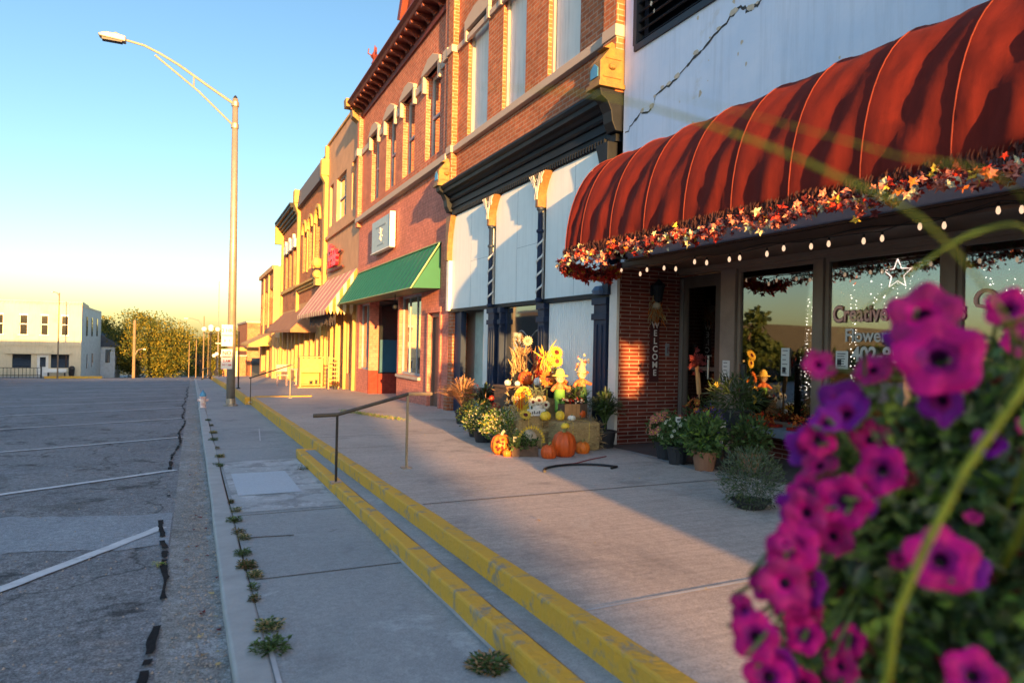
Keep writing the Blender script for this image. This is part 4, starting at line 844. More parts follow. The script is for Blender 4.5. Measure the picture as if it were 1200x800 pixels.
# ================================================================ F
F_=thing('black_cornice_building',(P,42,0),'orange brick building with black cornice, pale window hoods and long brown awning','building')
Y0,Y1=38.92,46.2
ws=[(40.0,41.0),(41.8,42.8),(43.6,44.6)]
mb=MB(); wall_holes(mb,P,P+.35,Y0,Y1,3.2,8.2,[(a,b_,4.6,6.9) for a,b_ in ws]); part(mb,'wall',M['brick_far'],F_)
for a,b_ in ws:
    sash_window(F_,P+.15,a,b_,4.6,6.9,M['cream'],M['dglass'],fw=.08)
    mb=MB(); m_=(a+b_)/2; mb.prism([(a-.15,6.7),(b_+.15,6.7),(b_+.2,7.15),(m_+.2,7.25),(m_,7.5),(m_-.2,7.25),(a-.2,7.15)],'x',P-.14,P-.001); part(mb,'window_hood',M['board'],F_)
mb=MB(); z=cornice(mb,P,Y0,Y1,8.2,[(.15,.1),(.15,.22),(.2,.34),(.15,.5),(.1,.55)]); part(mb,'cornice',M['black_iron'],F_)
mb=MB(); mb.box(P-.5,P+.2,Y1-.1,Y1+.3,7.6,8.9); mb.box(P-.12,P+.3,Y1-.3,Y1,-2,7.6); part(mb,'pilaster',M['stone_yellow'],F_)
mb=MB(); mb.box(P-.15,P,Y0,Y1-.3,4.3,4.5); part(mb,'sill_band',M['stone_yellow'],F_)
holes=[(39.6,41,-.2,2.0),(41.4,42.6,-2,2.0),(43.2,45.4,-.2,2.0)]
mb=MB(); wall_holes(mb,P,P+.3,Y0,Y1-.3,-2,3.198,holes); part(mb,'lower_wall',M['cream'],F_)
for a,b_,c,d_ in holes: sash_window(F_,P+.12,a,b_,max(c,-1.1),d_,M['stone_yellow'],M['dglass'],fw=.08,mid=False)
mb=MB(); mb.box(P+.36,15,Y0,Y1,-2,8.2); part(mb,'roof',M['stone'],F_)
XA,ZA,ZW=4.0,1.95,3.1; y0,y1=32.4,45.2
mb=MB(); mb.poly([(XA,y0,ZA),(P-.02,y0+.35,ZW),(P-.02,y1,ZW),(XA,y1,ZA)]); mb.poly([(XA,y0,ZA),(P-.02,y0+.35,ZW),(P-.02,y0,ZA)]); mb.poly([(XA,y0,ZA),(XA,y1,ZA),(XA,y1,ZA-.12),(XA,y0,ZA-.12)])
mb.poly([(XA,y0,ZA),(P-.02,y0,ZA),(P-.02,y0,ZA-.12),(XA,y0,ZA-.12)])
aw=part(mb,'awning',pmat('brown_canvas',(.3,.14,.07),rough=.8,bump=.1,stain=(.22,.1,.06)),F_)
# ================================================================ G
G_=thing('narrow_pale_building',(P,56,0),'narrow far building with pale grey side wall and tall orange arched front windows','building')
Y0,Y1=50.2,61.5
mb=MB(); wall_holes(mb,P,P+.35,Y0+.4,Y1,1.8,6.4,[(52,54,2.6,5.2),(55.5,57.5,2.6,5.2),(59,60.6,2.6,5.2)]); part(mb,'wall',M['brick_far'],G_)
mb=MB(); mb.box(P-.15,P+.35,Y0,Y0+.4,-2,6.6); mb.box(P-.1,P,54.3,54.8,1.8,6.4); mb.box(P-.1,P,58,58.4,1.8,6.4); mb.box(P-.2,P+.2,Y0+.4,Y1,6.4,6.7); mb.box(P-.2,P,Y0+.4,Y1,1.7,1.9); part(mb,'pilaster',M['cream'],G_)
for a,b_ in ((52,54),(55.5,57.5),(59,60.6)): sash_window(G_,P+.2,a,b_,2.6,5.2,M['brick_orange'],M['dglass'],fw=.3)
mb=MB(); mb.box(P+.36,14,Y0,Y1,-2.5,6.7); part(mb,'side_wall',pmat('pale_grey_side_wall',(.45,.47,.46),bump=.2,vs=1),G_)
holes=[(51,53,-1.2,1.2),(53.8,55.6,-2.5,1.2),(56.4,60,-1.2,1.2)]
mb=MB(); wall_holes(mb,P,P+.3,Y0+.4,Y1,-2.5,1.7,holes); part(mb,'lower_wall',M['cream'],G_)
for a,b_,c,d_ in holes: sash_window(G_,P+.12,a,b_,max(c,-1.6),d_,M['stone_yellow'],M['dglass'],fw=.1,mid=False)
mb=MB(); mb.prism([(P,1.9),(3.6,1.1),(3.6,.95),(P,1.0)],'y',52,60.5); part(mb,'awning',M['stone_yellow'],G_)
# one-storey infill between F and G
H_=thing('low_infill_shop',(P,48,0),'single-storey dark shop squeezed between the brick building and the narrow pale building','building')
mb=MB(); wall_holes(mb,P,P+.3,46.22,50.18,-2.2,2.6,[(46.6,48,-1,1.6),(48.4,49.8,-2.2,1.6)]); part(mb,'wall',M['cream'],H_)
for a,b_ in ((46.6,48),(48.4,49.8)): sash_window(H_,P+.12,a,b_,-1.1,1.6,M['stone_yellow'],M['dglass'],fw=.1,mid=False)
mb=MB(); mb.box(P+.31,12,46.22,50.18,-2.2,2.5); part(mb,'roof',M['stone'],H_)
# far right: brick block and small canopy across the side street
I_=thing('far_brick_block',(6,80,-2.6),'orange brick block beyond the side street with a flat roof','building')
mb=MB(); mb.box(5.3,18,79,96,-3.2,3.2); part(mb,'wall',M['brick_far'],I_); mb=MB(); mb.box(5.2,18.1,78.9,96.1,3.2,3.4); part(mb,'roof',M['stone'],I_)
mb=MB(); mb.box(5.8,7.2,78.96,78.99,-3,-.6); mb.box(8,10,78.96,78.99,-2.2,-.6); part(mb,'window',M['dglass'],I_)
J_=thing('corner_canopy',(4,62,-1.9),'low yellow flat-topped canopy over the far end of the sidewalk','canopy')
mb=MB(); mb.box(3.2,5.1,61.6,63.4,.45,.75); part(mb,'roof',M['stone_yellow'],J_,bev=.02)
for x,y in ((3.35,61.8),(3.35,63.2)): mb=MB(); mb.box(x-.06,x+.06,y-.06,y+.06,-2.1,.45); part(mb,'post',M['steel'],J_)
K_=thing('orange_wall',(4,70,-2.2),'low orange-lit block wall behind the yellow canopy','wall')
mb=MB(); mb.box(2.9,5.2,78,78.3,-2.9,-.4); mb.build('wall_panel',M['brick_far'],K_); mb=MB(); mb.box(2.8,5.25,77.95,78.35,-.4,-.28); mb.build('coping',M['stone'],K_)

# ================================================================ white building across the junction
W=thing('white_corner_building',(-17,80,-2.6),'two-storey white painted building on the far corner with dark tall upper windows','building')
pw=pmat('white_masonry',(.66,.54,.36),drip=.2,rough=.85,var=.08,vs=.8,bump=.3,bs=14,stain=(.52,.42,.28),ss=.5); 
def wallY(mb,y0,y1,x0,x1,z0,z1,holes):
    zsq=sorted({z0,z1}|{h[2] for h in holes}|{h[3] for h in holes})
    for za,zb in zip(zsq,zsq[1:]):
        x=x0
        for a,b_ in sorted((h[0],h[1]) for h in holes if h[2]<=za+1e-6 and h[3]>=zb-1e-6):
            if a>x: mb.box(x,a,y0,y1,za,zb)
            x=max(x,b_)
        if x<x1: mb.box(x,x1,y0,y1,za,zb)
up=[(-24.6,-23.9),(-22.3,-21.6),(-20.0,-19.3),(-17.2,-16.5),(-15.25,-14.56),(-13.53,-12.88),(-11.84,-11.2)]
hs=[(a,b_,1.45,3.46) for a,b_ in up]+[(-15.75,-14.22,-1.8,-.47),(-13.78,-12.8,-2.65,-.47),(-12.62,-11.1,-1.8,-.47),(-20.5,-17.5,-1.8,-.47),(-24.5,-22,-1.8,-.47)]
mb=MB(); wallY(mb,80,80.3,-25,-10.1,-3.2,4.62,hs); part(mb,'wall',pw,W)
for a,b_ in up:
    w=MB(); w.box(a,b_,80.15,80.2,1.45,3.46); wo=part(w,'window',M['dglass'],W); w=MB(); w.box(a,b_,80.1,80.148,2.42,2.5); w.box(a,a+.06,80.1,80.148,1.45,3.46); w.box(b_-.06,b_,80.1,80.148,1.45,3.46); w.box(a-.08,b_+.08,79.9,80.1,1.36,1.447); w.box(a,b_,80.0,80.148,3.3,3.458); part(w,'frame',M['white_paint'],wo)
for h in hs[7:]:
    w=MB(); w.box(h[0],h[1],80.15,80.2,h[2],h[3]); dr=h[2]<-2; wo=part(w,'door' if dr else 'window',M['white_paint'] if dr else M['dglass'],W)
    if dr: w=MB(); w.box(h[0]+.25,h[1]-.25,80.13,80.148,-1.7,-.75); part(w,'pane',M['dglass'],wo)
mb=MB(); mb.box(-25.1,-10.05,79.9,80.3,4.62,4.78); mb.box(-25,-10.1,79.94,80,.36,.46); mb.box(-16.2,-10.9,79.8,80,-.44,-.3); part(mb,'cornice',pw,W)
mb=MB()
for k in range(50): mb.box(-25+k*.3,-24.85+k*.3,79.93,80,4.45,4.6)
part(mb,'dentil_band',pw,W)
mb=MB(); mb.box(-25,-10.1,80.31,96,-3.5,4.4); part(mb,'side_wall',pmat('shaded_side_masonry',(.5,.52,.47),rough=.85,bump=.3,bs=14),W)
mb=MB(); pr=[(80,4.4),(80,4.9),(81.5,4.6),(86,4.5),(86,4.3),(91,4.2),(91,4.05),(96,3.95),(96,3.8)]
mb.prism([(80.1,4.3),(80.1,4.85),(85,4.6),(85,4.45),(90,4.4),(90,4.3),(96,4.25),(96,4.2)],'x',-10.35,-10.08); part(mb,'parapet',pw,W)
for y in (83.2,87.2,91.5): mb=MB(); mb.box(-10.09,-10.05,y,y+.9,1.4,3.4); part(mb,'window',M['dglass'],W)
for y in (84,88): mb=MB(); mb.box(-10.09,-10.05,y,y+.7,-2.0,-.5); part(mb,'window',M['dglass'],W)
V=thing('lean_to_annex',(-9,98,-3),'small pale annex with dark lean-to roof behind the white corner building','shed')
mb=MB(); mb.box(-14,-8.6,96.1,103,-4,.2); part(mb,'wall',pmat('pale_blue_siding',(.42,.46,.5),bump=.1),V); mb=MB(); mb.prism([(-14,2.2),(-10.6,2.0),(-8.2,.35),(-8.2,.15),(-14,.1)],'y',95.9,103.2); part(mb,'roof',pmat('dark_shingle',(.05,.06,.08),bump=.3),V)
mb=MB(); mb.box(-9.6,-9.1,96.05,96.09,-1.8,-.2); part(mb,'window',M['dglass'],V)
# kerb and railing in front
slab('yellow_kerb',-12.9,-8.1,[78.6,78.9],lambda y:-2.55,lambda y:-3.2,M['yellow'])
mb=MB(); mb.box(-40,-8,78.9,80,-3.4,-2.62); structure(mb.build('corner_sidewalk',M['conc_low']))
t=thing('iron_railing',(-18,78.3,-2.6),'black picket railing in front of the white corner building','railing')
mb=MB(); mb.box(-26,-13.1,78.28,78.32,-1.75,-1.7); mb.box(-26,-13.1,78.28,78.32,-2.45,-2.4)
for k in range(44): x=-26+k*.3; mb.box(x,x+.04,78.28,78.32,-2.7,-1.7)
part(mb,'picket_panel',M['black'],t)
for x in (-26,-21.6,-17.4,-13.1): mb=MB(); mb.box(x-.06,x+.06,78.25,78.35,-2.7,-1.6); part(mb,'post',M['black'],t)
t=thing('bench',(-12,78.6,-2.6),'white slatted bench between the railing and the black bin','bench'); mb=MB(); mb.box(-12.8,-11.2,78.95,79.3,-2.2,-2.12); part(mb,'seat',M['white_paint'],t); mb=MB(); mb.box(-12.8,-11.2,79.3,79.36,-2.1,-1.85); part(mb,'backrest',M['white_paint'],t)
for x in (-12.7,-11.35): mb=MB(); mb.box(x,x+.1,78.95,79.3,-2.62,-2.2); part(mb,'leg',M['black'],t)
t=thing('litter_bin',(-10.8,79,-2.6),'black domed litter bin by the corner of the white building','bin'); mb=MB(); mb.lathe([(.22,-2.62),(.27,-1.95),(.28,-1.9)],(-10.75,79.2,0),12); part(mb,'body',M['black'],t); mb=MB(); mb.lathe([(.29,-1.9),(.27,-1.7),(.15,-1.58),(.001,-1.55)],(-10.75,79.2,0),12); part(mb,'lid',M['black'],t)
# ---------------------------------------------------------------- street furniture
t=thing('street_lamp',(.96,20.2,zl(20.2)),'tall weathered metal street lamp with long braced arm beside the near kerb','street lamp')
bz=zl(20.2)
mb=MB(); mb.tube([(.97,20.2,bz),(.95,20.2,4),(.92,20.2,8.05)],[.115,.1,.075],14); part(mb,'pole',M['steel'],t,smooth=True)
mb=MB(); mb.lathe([(.19,bz),(.19,bz+.03),(.13,bz+.05),(.12,bz+.2)],(.97,20.2,0),14); part(mb,'base',M['steel'],t)
mb=MB(); mb.tube([(.9,20.2,7.9),(.2,20.2,8.3),(-.5,20.2,8.72),(-.95,20.2,8.93),(-1.3,20.2,9.06),(-1.75,20.2,9.12)],[.04,.037,.035,.033,.032,.03],8); mb.tube([(.9,20.2,7.3),(0,20.2,8.1),(-1.05,20.2,8.86)],.028,8); mb.tube([(-.12,20.2,8.2),(-.12,20.2,8.47)],.025,6); mb.lathe([(.1,-.06),(.1,.06)],(.92,20.2,7.9),10); mb.lathe([(.1,-.06),(.1,.06)],(.92,20.2,7.3),10)
part(mb,'arm',M['steel'],t)
mb=MB(); mb.prism([(-1.72,9.04),(-1.72,9.18),(-1.95,9.22),(-2.2,9.2),(-2.34,9.14),(-2.3,9.08)],'y',20.08,20.32); hd=part(mb,'lamp_head',M['steel'],t,bev=.02)
mb=MB(); mb.box(-2.25,-1.8,20.11,20.29,9.015,9.07); part(mb,'lens',M['black'],hd); mb=MB(); mb.lathe([(.04,9.2),(.04,9.26),(.001,9.28)],(-1.95,20.2,0),8); part(mb,'photocell',M['steel'],hd)
mb=MB(); mb.lathe([(.06,8.02),(.05,8.1),(.02,8.14)],(.92,20.2,0),8); part(mb,'cap',M['black'],t)
# parking signs on the pole
def psign(z0,z1,label,lines):
    s=thing('parking_sign',(.85,20.05,z0),label,'sign')
    mb=MB(); mb.box(.70,.98,20.04,20.05,z0,z1); mb.build('panel',M['white_sign'],s)
    for body,sz,x,z,mt in lines: text('lettering',body,sz,(x,20.035,z),M[mt],s,face='-y',depth=.001,bold=.002,align='CENTER')
psign(1.28,1.86,'upper white sign on the street lamp pole with dark lettering',[('2 HR',.13,.84,1.66,'ink_green'),('PARKING',.062,.84,1.55,'ink_green'),('8 - 5',.08,.84,1.4,'ink_green')])
psign(.66,1.2,'lower white sign on the street lamp pole with red lettering',[('NO',.14,.84,1.05,'ink_red'),('PARKING',.062,.84,.97,'ink_red'),('2 AM',.085,.84,.85,'ink_red'),('TO 6 AM',.06,.84,.75,'ink_red')])
# handrails
def rail(x0,x1,y,za,zb_,xa,xb,label):
    t=thing('handrail',(x0,y,zu(y)),label,'handrail')
    for x,zt,zb2 in ((x0,za,zl(y)+.1),(x1,zb_,zu(y))):
        mb=MB(); mb.box(x-.011,x+.011,y-.011,y+.011,zb2-.05,zt); part(mb,'post',M['black'] if x==x0 else M['rail_tan'],t)
        mb=MB(); mb.box(x-.05,x+.05,y-.05,y+.05,zb2-.01,zb2+.012); part(mb,'base_plate',M['steel'],t)
    mb=MB(); mb.tube([(xa,y,za),(x0,y,za+.005)],.019,8); mb.tube([(x0-.004,y,za+.005),(x1+.01,y,zb_)],.018,8); part(mb,'rail',pmat('rail_dark_%d'%int(y),(.035,.028,.022),rough=.45,c2=(.1,.07,.04),vs=3,bump=.05),t)
    mb=MB(); mb.tube([(x1+.005,y,zb_),(xb,y,zb_)],.019,8); part(mb,'rail_end',M['rail_tan'],t)
rail(1.30,2.01,6.8,.765,.965,1.07,2.27,'nearest black and rust handrail across the yellow step')
rail(1.46,2.5,20.0,.42,.78,1.42,2.6,'far handrail beside the end of the yellow kerb, past the street lamp')
# hydrant
t=thing('fire_hydrant',(.27,19.6,zs(19.6)),'small white and red fire hydrant with blue cap at the kerb','hydrant'); z=zl(19.6)
hr=pmat('hydrant_white_red',(.6,.3,.28),bump=.1,vs=12,c2=(.75,.7,.68)); hb=pmat('hydrant_blue',(.08,.25,.42),bump=.1)
mb=MB(); mb.lathe([(.1,z-.05),(.1,z),(.07,z+.02),(.07,z+.26),(.085,z+.27),(.085,z+.3)],(.27,19.6,0),12); part(mb,'body',hr,t,smooth=False)
mb=MB(); mb.lathe([(.08,z+.3),(.075,z+.36),(.04,z+.41),(.02,z+.42),(.02,z+.46),(.001,z+.46)],(.27,19.6,0),12); part(mb,'cap',hb,t)
mb=MB(); mb.tube([(.14,19.6,z+.2),(.4,19.6,z+.2)],.035,8); mb.tube([(.27,19.47,z+.2),(.27,19.6,z+.2)],.045,8); part(mb,'nozzle',hr,t)
# thin post, utility poles, globe lamps, mast
t=thing('sign_post',(1.55,27,zu(27)),'thin dark post standing on the walk just right of the street lamp','post'); mb=MB(); mb.tube([(1.55,27,zu(27)-.1),(1.53,27,1.76)],.03,6); part(mb,'post_shaft',M['black'],t); mb=MB(); mb.lathe([(.09,zu(27)),(.06,zu(27)+.04)],(1.55,27,0),8); part(mb,'base',M['black'],t)
def upole(x,y,z0,z1,r,label,arm=None,cross=False):
    t=thing('utility_pole',(x,y,z0),label,'pole'); mb=MB(); mb.tube([(x,y,z0-.5),(x,y,z1)],[r,r*.75],8); part(mb,'pole',M['wood_pole'],t)
    if arm: 
        ax,az,h=arm; mb=MB(); mb.tube([(x,y,az),(x+ax*.35,y,az+h*.8),(x+ax*.75,y,az+h),(x+ax,y,az+h)],.05,6); part(mb,'lamp_arm',M['steel'],t); mb=MB(); mb.box(min(x+ax,x+ax*1.3),max(x+ax,x+ax*1.3),y-.12,y+.12,az+h-.09,az+h+.05); part(mb,'lamp_head',M['steel'],t,bev=.02)
    if cross: mb=MB(); mb.box(x-1,x+1,y-.05,y+.05,z1-.6,z1-.48); part(mb,'crossarm',M['wood_pole'],t)
upole(-6.0,88,-3.4,3.3,.17,'thick pale timber utility pole in front of the big golden tree',(.9,-.9,.95))
upole(-11.7,77.8,-2.65,5.5,.07,'thin dark lamp pole in front of the white corner building',(-.5,5.2,.35))
upole(1.1,84,-3.3,3.9,.07,'tall lamp pole over the junction with an arm to the left',(-1.6,2.6,1.0))
upole(-.4,96,-4,1.0,.06,'leftmost thin bare pole before the far trees'); upole(.4,92,-4,1.2,.06,'second thin bare pole before the far trees'); upole(1.9,101,-4.5,2.2,.05,'thin bare pole between the globe lamps')
t=thing('radio_mast',(2.35,76,-2.9),'very tall thin mast rising beside the street lamp pole','mast'); mb=MB(); mb.tube([(2.35,76,-3),(2.33,76,7.0)],[.07,.03],6); part(mb,'mast_tube',M['steel'],t)
mb=MB(); mb.box(2.1,2.6,75.97,76.03,.9,1.0); mb.lathe([(.07,6.9),(.05,7.2),(.001,7.3)],(2.33,76,0),6); part(mb,'antenna',M['steel'],t)
def globe(x,y,z0,h,n,label,rr=.19):
    t=thing('globe_lamp',(x,y,z0),label,'street lamp',None); mb=MB(); mb.tube([(x,y,z0-.2),(x,y,z0+h)],.06,8); mb.lathe([(.16,z0),(.14,z0+.3),(.07,z0+.5)],(x,y,0),8)
    for k in range(n-1): a=6.283*k/(n-1); mb.tube([(x,y,z0+h-.3),(x+.5*math.cos(a),y+.5*math.sin(a),z0+h-.25),(x+.5*math.cos(a),y+.5*math.sin(a),z0+h-.1)],.035,6)
    part(mb,'pole',M['black'],t)
    mb=MB(); mb.ball((x,y,z0+h+.25),rr*1.1,10,8); part(mb,'globe',M['globe'],t)
    for k in range(n-1): a=6.283*k/(n-1); mb=MB(); mb.ball((x+.5*math.cos(a),y+.5*math.sin(a),z0+h+.08),rr,10,8); part(mb,'globe',M['globe'],t)
globe(1.3,60,zu(60),3.7,5,'nearer black lamp post carrying a cluster of white globes'); globe(2.2,75,zu(75),1.9,4,'shorter globe lamp behind, low beside the mast',.17)
t=thing('bike_rack',(1.2,58,zu(58)),'black hooped bicycle rack near the far end of the walk','bike rack')
for x in (1.0,1.9): mb=MB(); z=zl(58); mb.tube([(x+.35*math.cos(a),58,z+.5+.35*math.sin(a)*1.1) for a in [math.pi*i/8 for i in range(9)]][::-1]+[(x-.35,58,z)],.05,6); mb.tube([(x+.35,58,z),(x+.35,58,z+.5)],.05,6); part(mb,'hoop',M['black'],t)
# cabinet, rack and chair on the far walk
z=zu(27.6)
t=thing('display_cabinet',(4.2,27.6,z),'orange stained timber cabinet with open lower shelf under the striped awning','cabinet')
mb=MB(); mb.box(3.78,3.85,27.5,28.0,z,z+1.18); mb.box(4.58,4.66,27.5,28.0,z,z+1.18); part(mb,'side_panel',M['orange_timber'],t,bev=.008)
mb=MB(); mb.box(3.74,4.7,27.46,28.03,z+1.18,z+1.23); part(mb,'top',M['orange_timber'],t,bev=.006); mb=MB(); mb.box(3.85,4.58,27.52,27.56,z+.64,z+1.14); mb.box(3.85,4.58,27.5,27.99,z+.6,z+.64); part(mb,'upper_panel',M['orange_timber'],t)
mb=MB(); mb.box(3.852,4.578,27.9,27.95,z+.05,z+.6); part(mb,'back_panel',M['stone_yellow'],t); mb=MB(); mb.box(3.852,4.578,27.55,27.89,z+.1,z+.14); mb.box(3.7,4.75,27.3,28.05,z-.01,z+.05); part(mb,'base_shelf',M['orange_timber'],t)
t=thing('plant_pot',(4.3,27.7,z+.14),'dark little pots standing in the open shelf of the orange cabinet','pot')
mb=MB()
mb.lathe([(.05,z+.142),(.07,z+.26),(.08,z+.26)],(4.25,27.7,0),8); mb.lathe([(.04,z+.142),(.05,z+.3)],(4.45,27.7,0),8); part(mb,'clay',M['pot'],t)
z=zu(25.6); t=thing('slatted_rack',(4.75,25.7,z),'tall narrow pale wooden rack leaning by the striped-awning shop door','rack')
for x in (4.55,4.9): mb=MB(); mb.box(x-.02,x+.02,25.6,25.66,z,z+1.2); part(mb,'upright',M['cream'],t)
for k in range(7): mb=MB(); mb.box(4.57,4.88,25.61,25.65,z+.15+k*.16,z+.19+k*.16); part(mb,'slat',M['orange_timber'],t)
z=zu(25.4); t=thing('potted_plant',(4.75,25.3,z),'dark bushy plant at the foot of the pale wooden rack','plant'); mb=MB(); mb.lathe([(.08,z),(.1,z+.14)],(4.75,25.3,0),8); part(mb,'pot',M['pot'],t)
mb=MB(); g=random.Random(6)
for i in range(150): mb.mat(i%2); mb.rleaf((4.75+g.gauss(0,.08),25.3+g.gauss(0,.08),z+.2+g.gauss(0,.05)),.07,.03,g)
part(mb,'foliage',[M['leaf_dark'],M['leaf_maroon']],t)
z=zu(30.5); t=thing('pink_chair',(3.5,30.5,z),'pale pink metal cafe chair on the walk beyond the orange cabinet','chair'); pk=pmat('pink_metal',(.6,.36,.3),bump=0)
mb=MB(); mb.box(3.25,3.7,30.3,30.7,z+.44,z+.48); part(mb,'seat',pk,t); mb=MB(); mb.box(3.25,3.7,30.68,30.71,z+.6,z+.9); part(mb,'backrest',pk,t)
for a,b_ in ((3.28,30.33),(3.66,30.33),(3.28,30.67),(3.66,30.67)): mb=MB(); mb.tube([(a,b_,z),(a,b_,z+.44)],.015,6); part(mb,'leg',pk,t)
z=zu(31.8); t=thing('pink_table',(4.2,31.8,z),'small pale pink cafe table behind the pink chair','table'); mb=MB(); mb.lathe([(.32,z+.7),(.32,z+.73)],(4.2,31.6,0),14); part(mb,'tabletop',pk,t); mb=MB(); mb.tube([(4.2,31.6,z),(4.2,31.6,z+.7)],.03,6); mb.lathe([(.2,z),(.04,z+.04)],(4.2,31.6,0),10); part(mb,'pedestal',pk,t)

# ---------------------------------------------------------------- garland, bulbs, welcome board, door trimmings
def maple(mb,p,s,g,flat=None):
    a=Vector((g.gauss(0,1),g.gauss(0,1),g.gauss(0,1))).normalized() if flat is None else (flat+Vector((g.gauss(0,.5),g.gauss(0,.5),g.gauss(0,.5)))).normalized()
    u=a.orthogonal().normalized(); w=a.cross(u); ph=g.random()*6.28; pts=[]
    for k in range(10):
        r=s*((1.0 if k%2==0 else .42)*(1 if k not in(0,) else .6)); t=ph+k*.628
        pts.append(Vector(p)+u*r*math.cos(t)+w*r*math.sin(t)+a*(s*.25*math.sin(k*2.1)))
    mb.poly(pts)
gm=[M['leaf_red'],M['leaf_orange'],M['leaf_yellow'],M['leaf_pink'],M['leaf_maroon'],M['leaf_cream']]
mb=MB(); g=random.Random(31)
t=thing('leaf_garland',(XF,aw_y1,ZB-.05),'autumn maple leaf garland in red, pink and yellow along the red awning edge','garland')
y=aw_y1+.05
while y>-1.5:
    dens=8
    for k in range(dens):
        mb.mat(g.choices(range(6),[2.6,1,1,4,4,3])[0])
        cl=.03*math.sin(y*7.3)+.02*math.sin(y*17)
        maple(mb,(XF-.05+g.gauss(0,.035),y+g.gauss(0,.04),ZB-.10+cl+g.gauss(0,.036)),g.uniform(.022,.05),g,Vector((-.8,-.5,0)))
    y-=.045
part(mb,'leaves',gm,t)
mb=MB()
for k in range(330):   # end cluster turning back to the wall
    mb.mat(g.choices(range(6),[7,2,1.2,2,2,.6])[0]); s=g.random(); maple(mb,(XF+s*.85,aw_y1+.05+g.gauss(0,.04),ZB-.16-.08*math.sin(s*3)+g.gauss(0,.045)),g.uniform(.035,.07),g,Vector((-.5,-.8,0)))
part(mb,'end_cluster',gm,t)
mb=MB(); mb.tube([(XF-.03,lerp(aw_y1,-1.5,i/60),ZB-.08+.03*math.sin(i)) for i in range(61)],.008,4); part(mb,'stem_wire',M['leaf_maroon'],t)
bl=[(7.55,2.49),(7.13,2.41),(6.99,2.45),(6.65,2.44),(6.43,2.41),(6.1,2.46),(5.9,2.43),(5.55,2.43),(5.4,2.43),(5.03,2.43),(4.82,2.46),(4.5,2.44),(4.31,2.44),(3.96,2.42),(3.79,2.42),(3.47,2.47),(3.28,2.45),(2.9,2.5),(2.75,2.48),(2.4,2.46),(2.2,2.47)]
t=thing('string_lights',(5.1,5,2.5),'string of small warm bulbs hanging under the front of the flower shop','string lights')
mb=MB(); cp=[]
for i,(y,z) in enumerate(bl): cp.append((5.1,y,z+.065+.012*(i%2)))
mb.tube(cp,.005,5); part(mb,'cord',M['black'],t)
mb=MB(); cp2=[(5.14,lerp(7.6,2,i/40),2.53+.02*math.sin(i*.8)) for i in range(41)]; mb.tube(cp2,.005,4); part(mb,'cord',M['black'],t)
for y,z in bl:
    mb=MB(); mb.lathe([(.001,-.031),(.011,-.024),(.016,-.008),(.0145,.008),(.008,.026)],(5.1,y,z+.01),8); bo=part(mb,'bulb',M['bulb'],t,smooth=True); mb=MB(); mb.lathe([(.01,.026),(.01,.055)],(5.1,y,z+.012),6); part(mb,'socket',M['black'],bo)
# welcome board
t=thing('welcome_board',(5.72,7.6,1.5),'narrow dark board reading WELCOME hung on the brick entry wall','sign')
mb=MB(); mb.box(5.66,5.80,7.635,7.66,1.02,1.88); mb.build('board',pmat('dark_red_board',(.06,.012,.012),bump=.1),t)
for i,ch in enumerate('WELCOME'): text('lettering',ch,.115,(5.73,7.632,1.76-i*.108),M['white_ink'],t,face='-y',depth=.001,bold=.003,align='CENTER')
t=thing('hanging_scarecrow',(5.72,7.58,1.95),'small straw scarecrow wreath hanging above the WELCOME board','decoration')
mb=MB(); g=random.Random(12)
mb.tube([(5.70+.045*math.cos(a),7.6,2.17+.05*math.sin(a)) for a in [6.283*i/12 for i in range(13)]],.006,5); part(mb,'hanging_ring',M['straw'],t)
mb=MB(); mb.ball((5.71,7.59,2.06),.055,10,8); part(mb,'head',M['burlap'],t)
mb=MB()
for i in range(130): mb.mat(i%3); mb.leaf(Vector((5.72+g.gauss(0,.05),7.6+g.gauss(0,.02),2.02+g.gauss(0,.06))),Vector((g.gauss(0,.5),g.gauss(-.1,.3),-1)),Vector((0,1,0)),g.uniform(.08,.17),.018)
part(mb,'straw_body',[M['straw'],M['corn_stalk'],M['leaf_orange']],t)
# posted papers
def paper(y0,y1,z0,z1,label,X=XR-.016,rows=6,seed=1):
    mb=MB(); mb.box(X-.002,X,y0,y1,z0,z1); o=tag(mb.build('paper_notice',M['white_sign'],loc=(X,(y0+y1)/2,z0)),label,'paper notice')
    mb=MB(); g=random.Random(seed)
    for k in range(rows): zz=lerp(z1-.03,z0+.03,k/(rows-1)); mb.box(X-.0032,X-.0022,y0+.02+g.random()*(y1-y0)*.3,y1-.02,zz-.004,zz+.004)
    mb.box(X-.0033,X-.0022,y1-.07,y1-.02,z0+.04,z0+.1); mb.build('print',M['ink_black'],o)
paper(5.72,5.84,1.2,1.52,'white notice taped to the first shop window by the door'); paper(4.95,5.10,1.31,1.5,'small white notice left of the phone number on the middle shop window',seed=3)
paper(6.62,6.75,1.05,1.35,'white sheet posted on the pier beside the shop door',X=XR-.065,seed=5)
# neon-like star ornament
t=thing('star_ornament',(XR+.08,4.55,2.2),'lit outline star hanging inside the top of the middle shop window','ornament')
cy,cz,r=4.5,2.27,.15; pts=[]
for k in range(11): rr=r if k%2==0 else r*.45; a=math.pi/2+k*math.pi/5; pts.append((XR+.1,cy-rr*math.cos(a),cz+rr*math.sin(a)))
mb=MB(); mb.tube(pts,.006,5,cap=False); part(mb,'outline',M['starlight'],t); mb=MB(); mb.tube([(XR+.1,4.95,2.42),(XR+.1,4.2,2.43)],.008,5); part(mb,'rod',M['white_ink'],t)
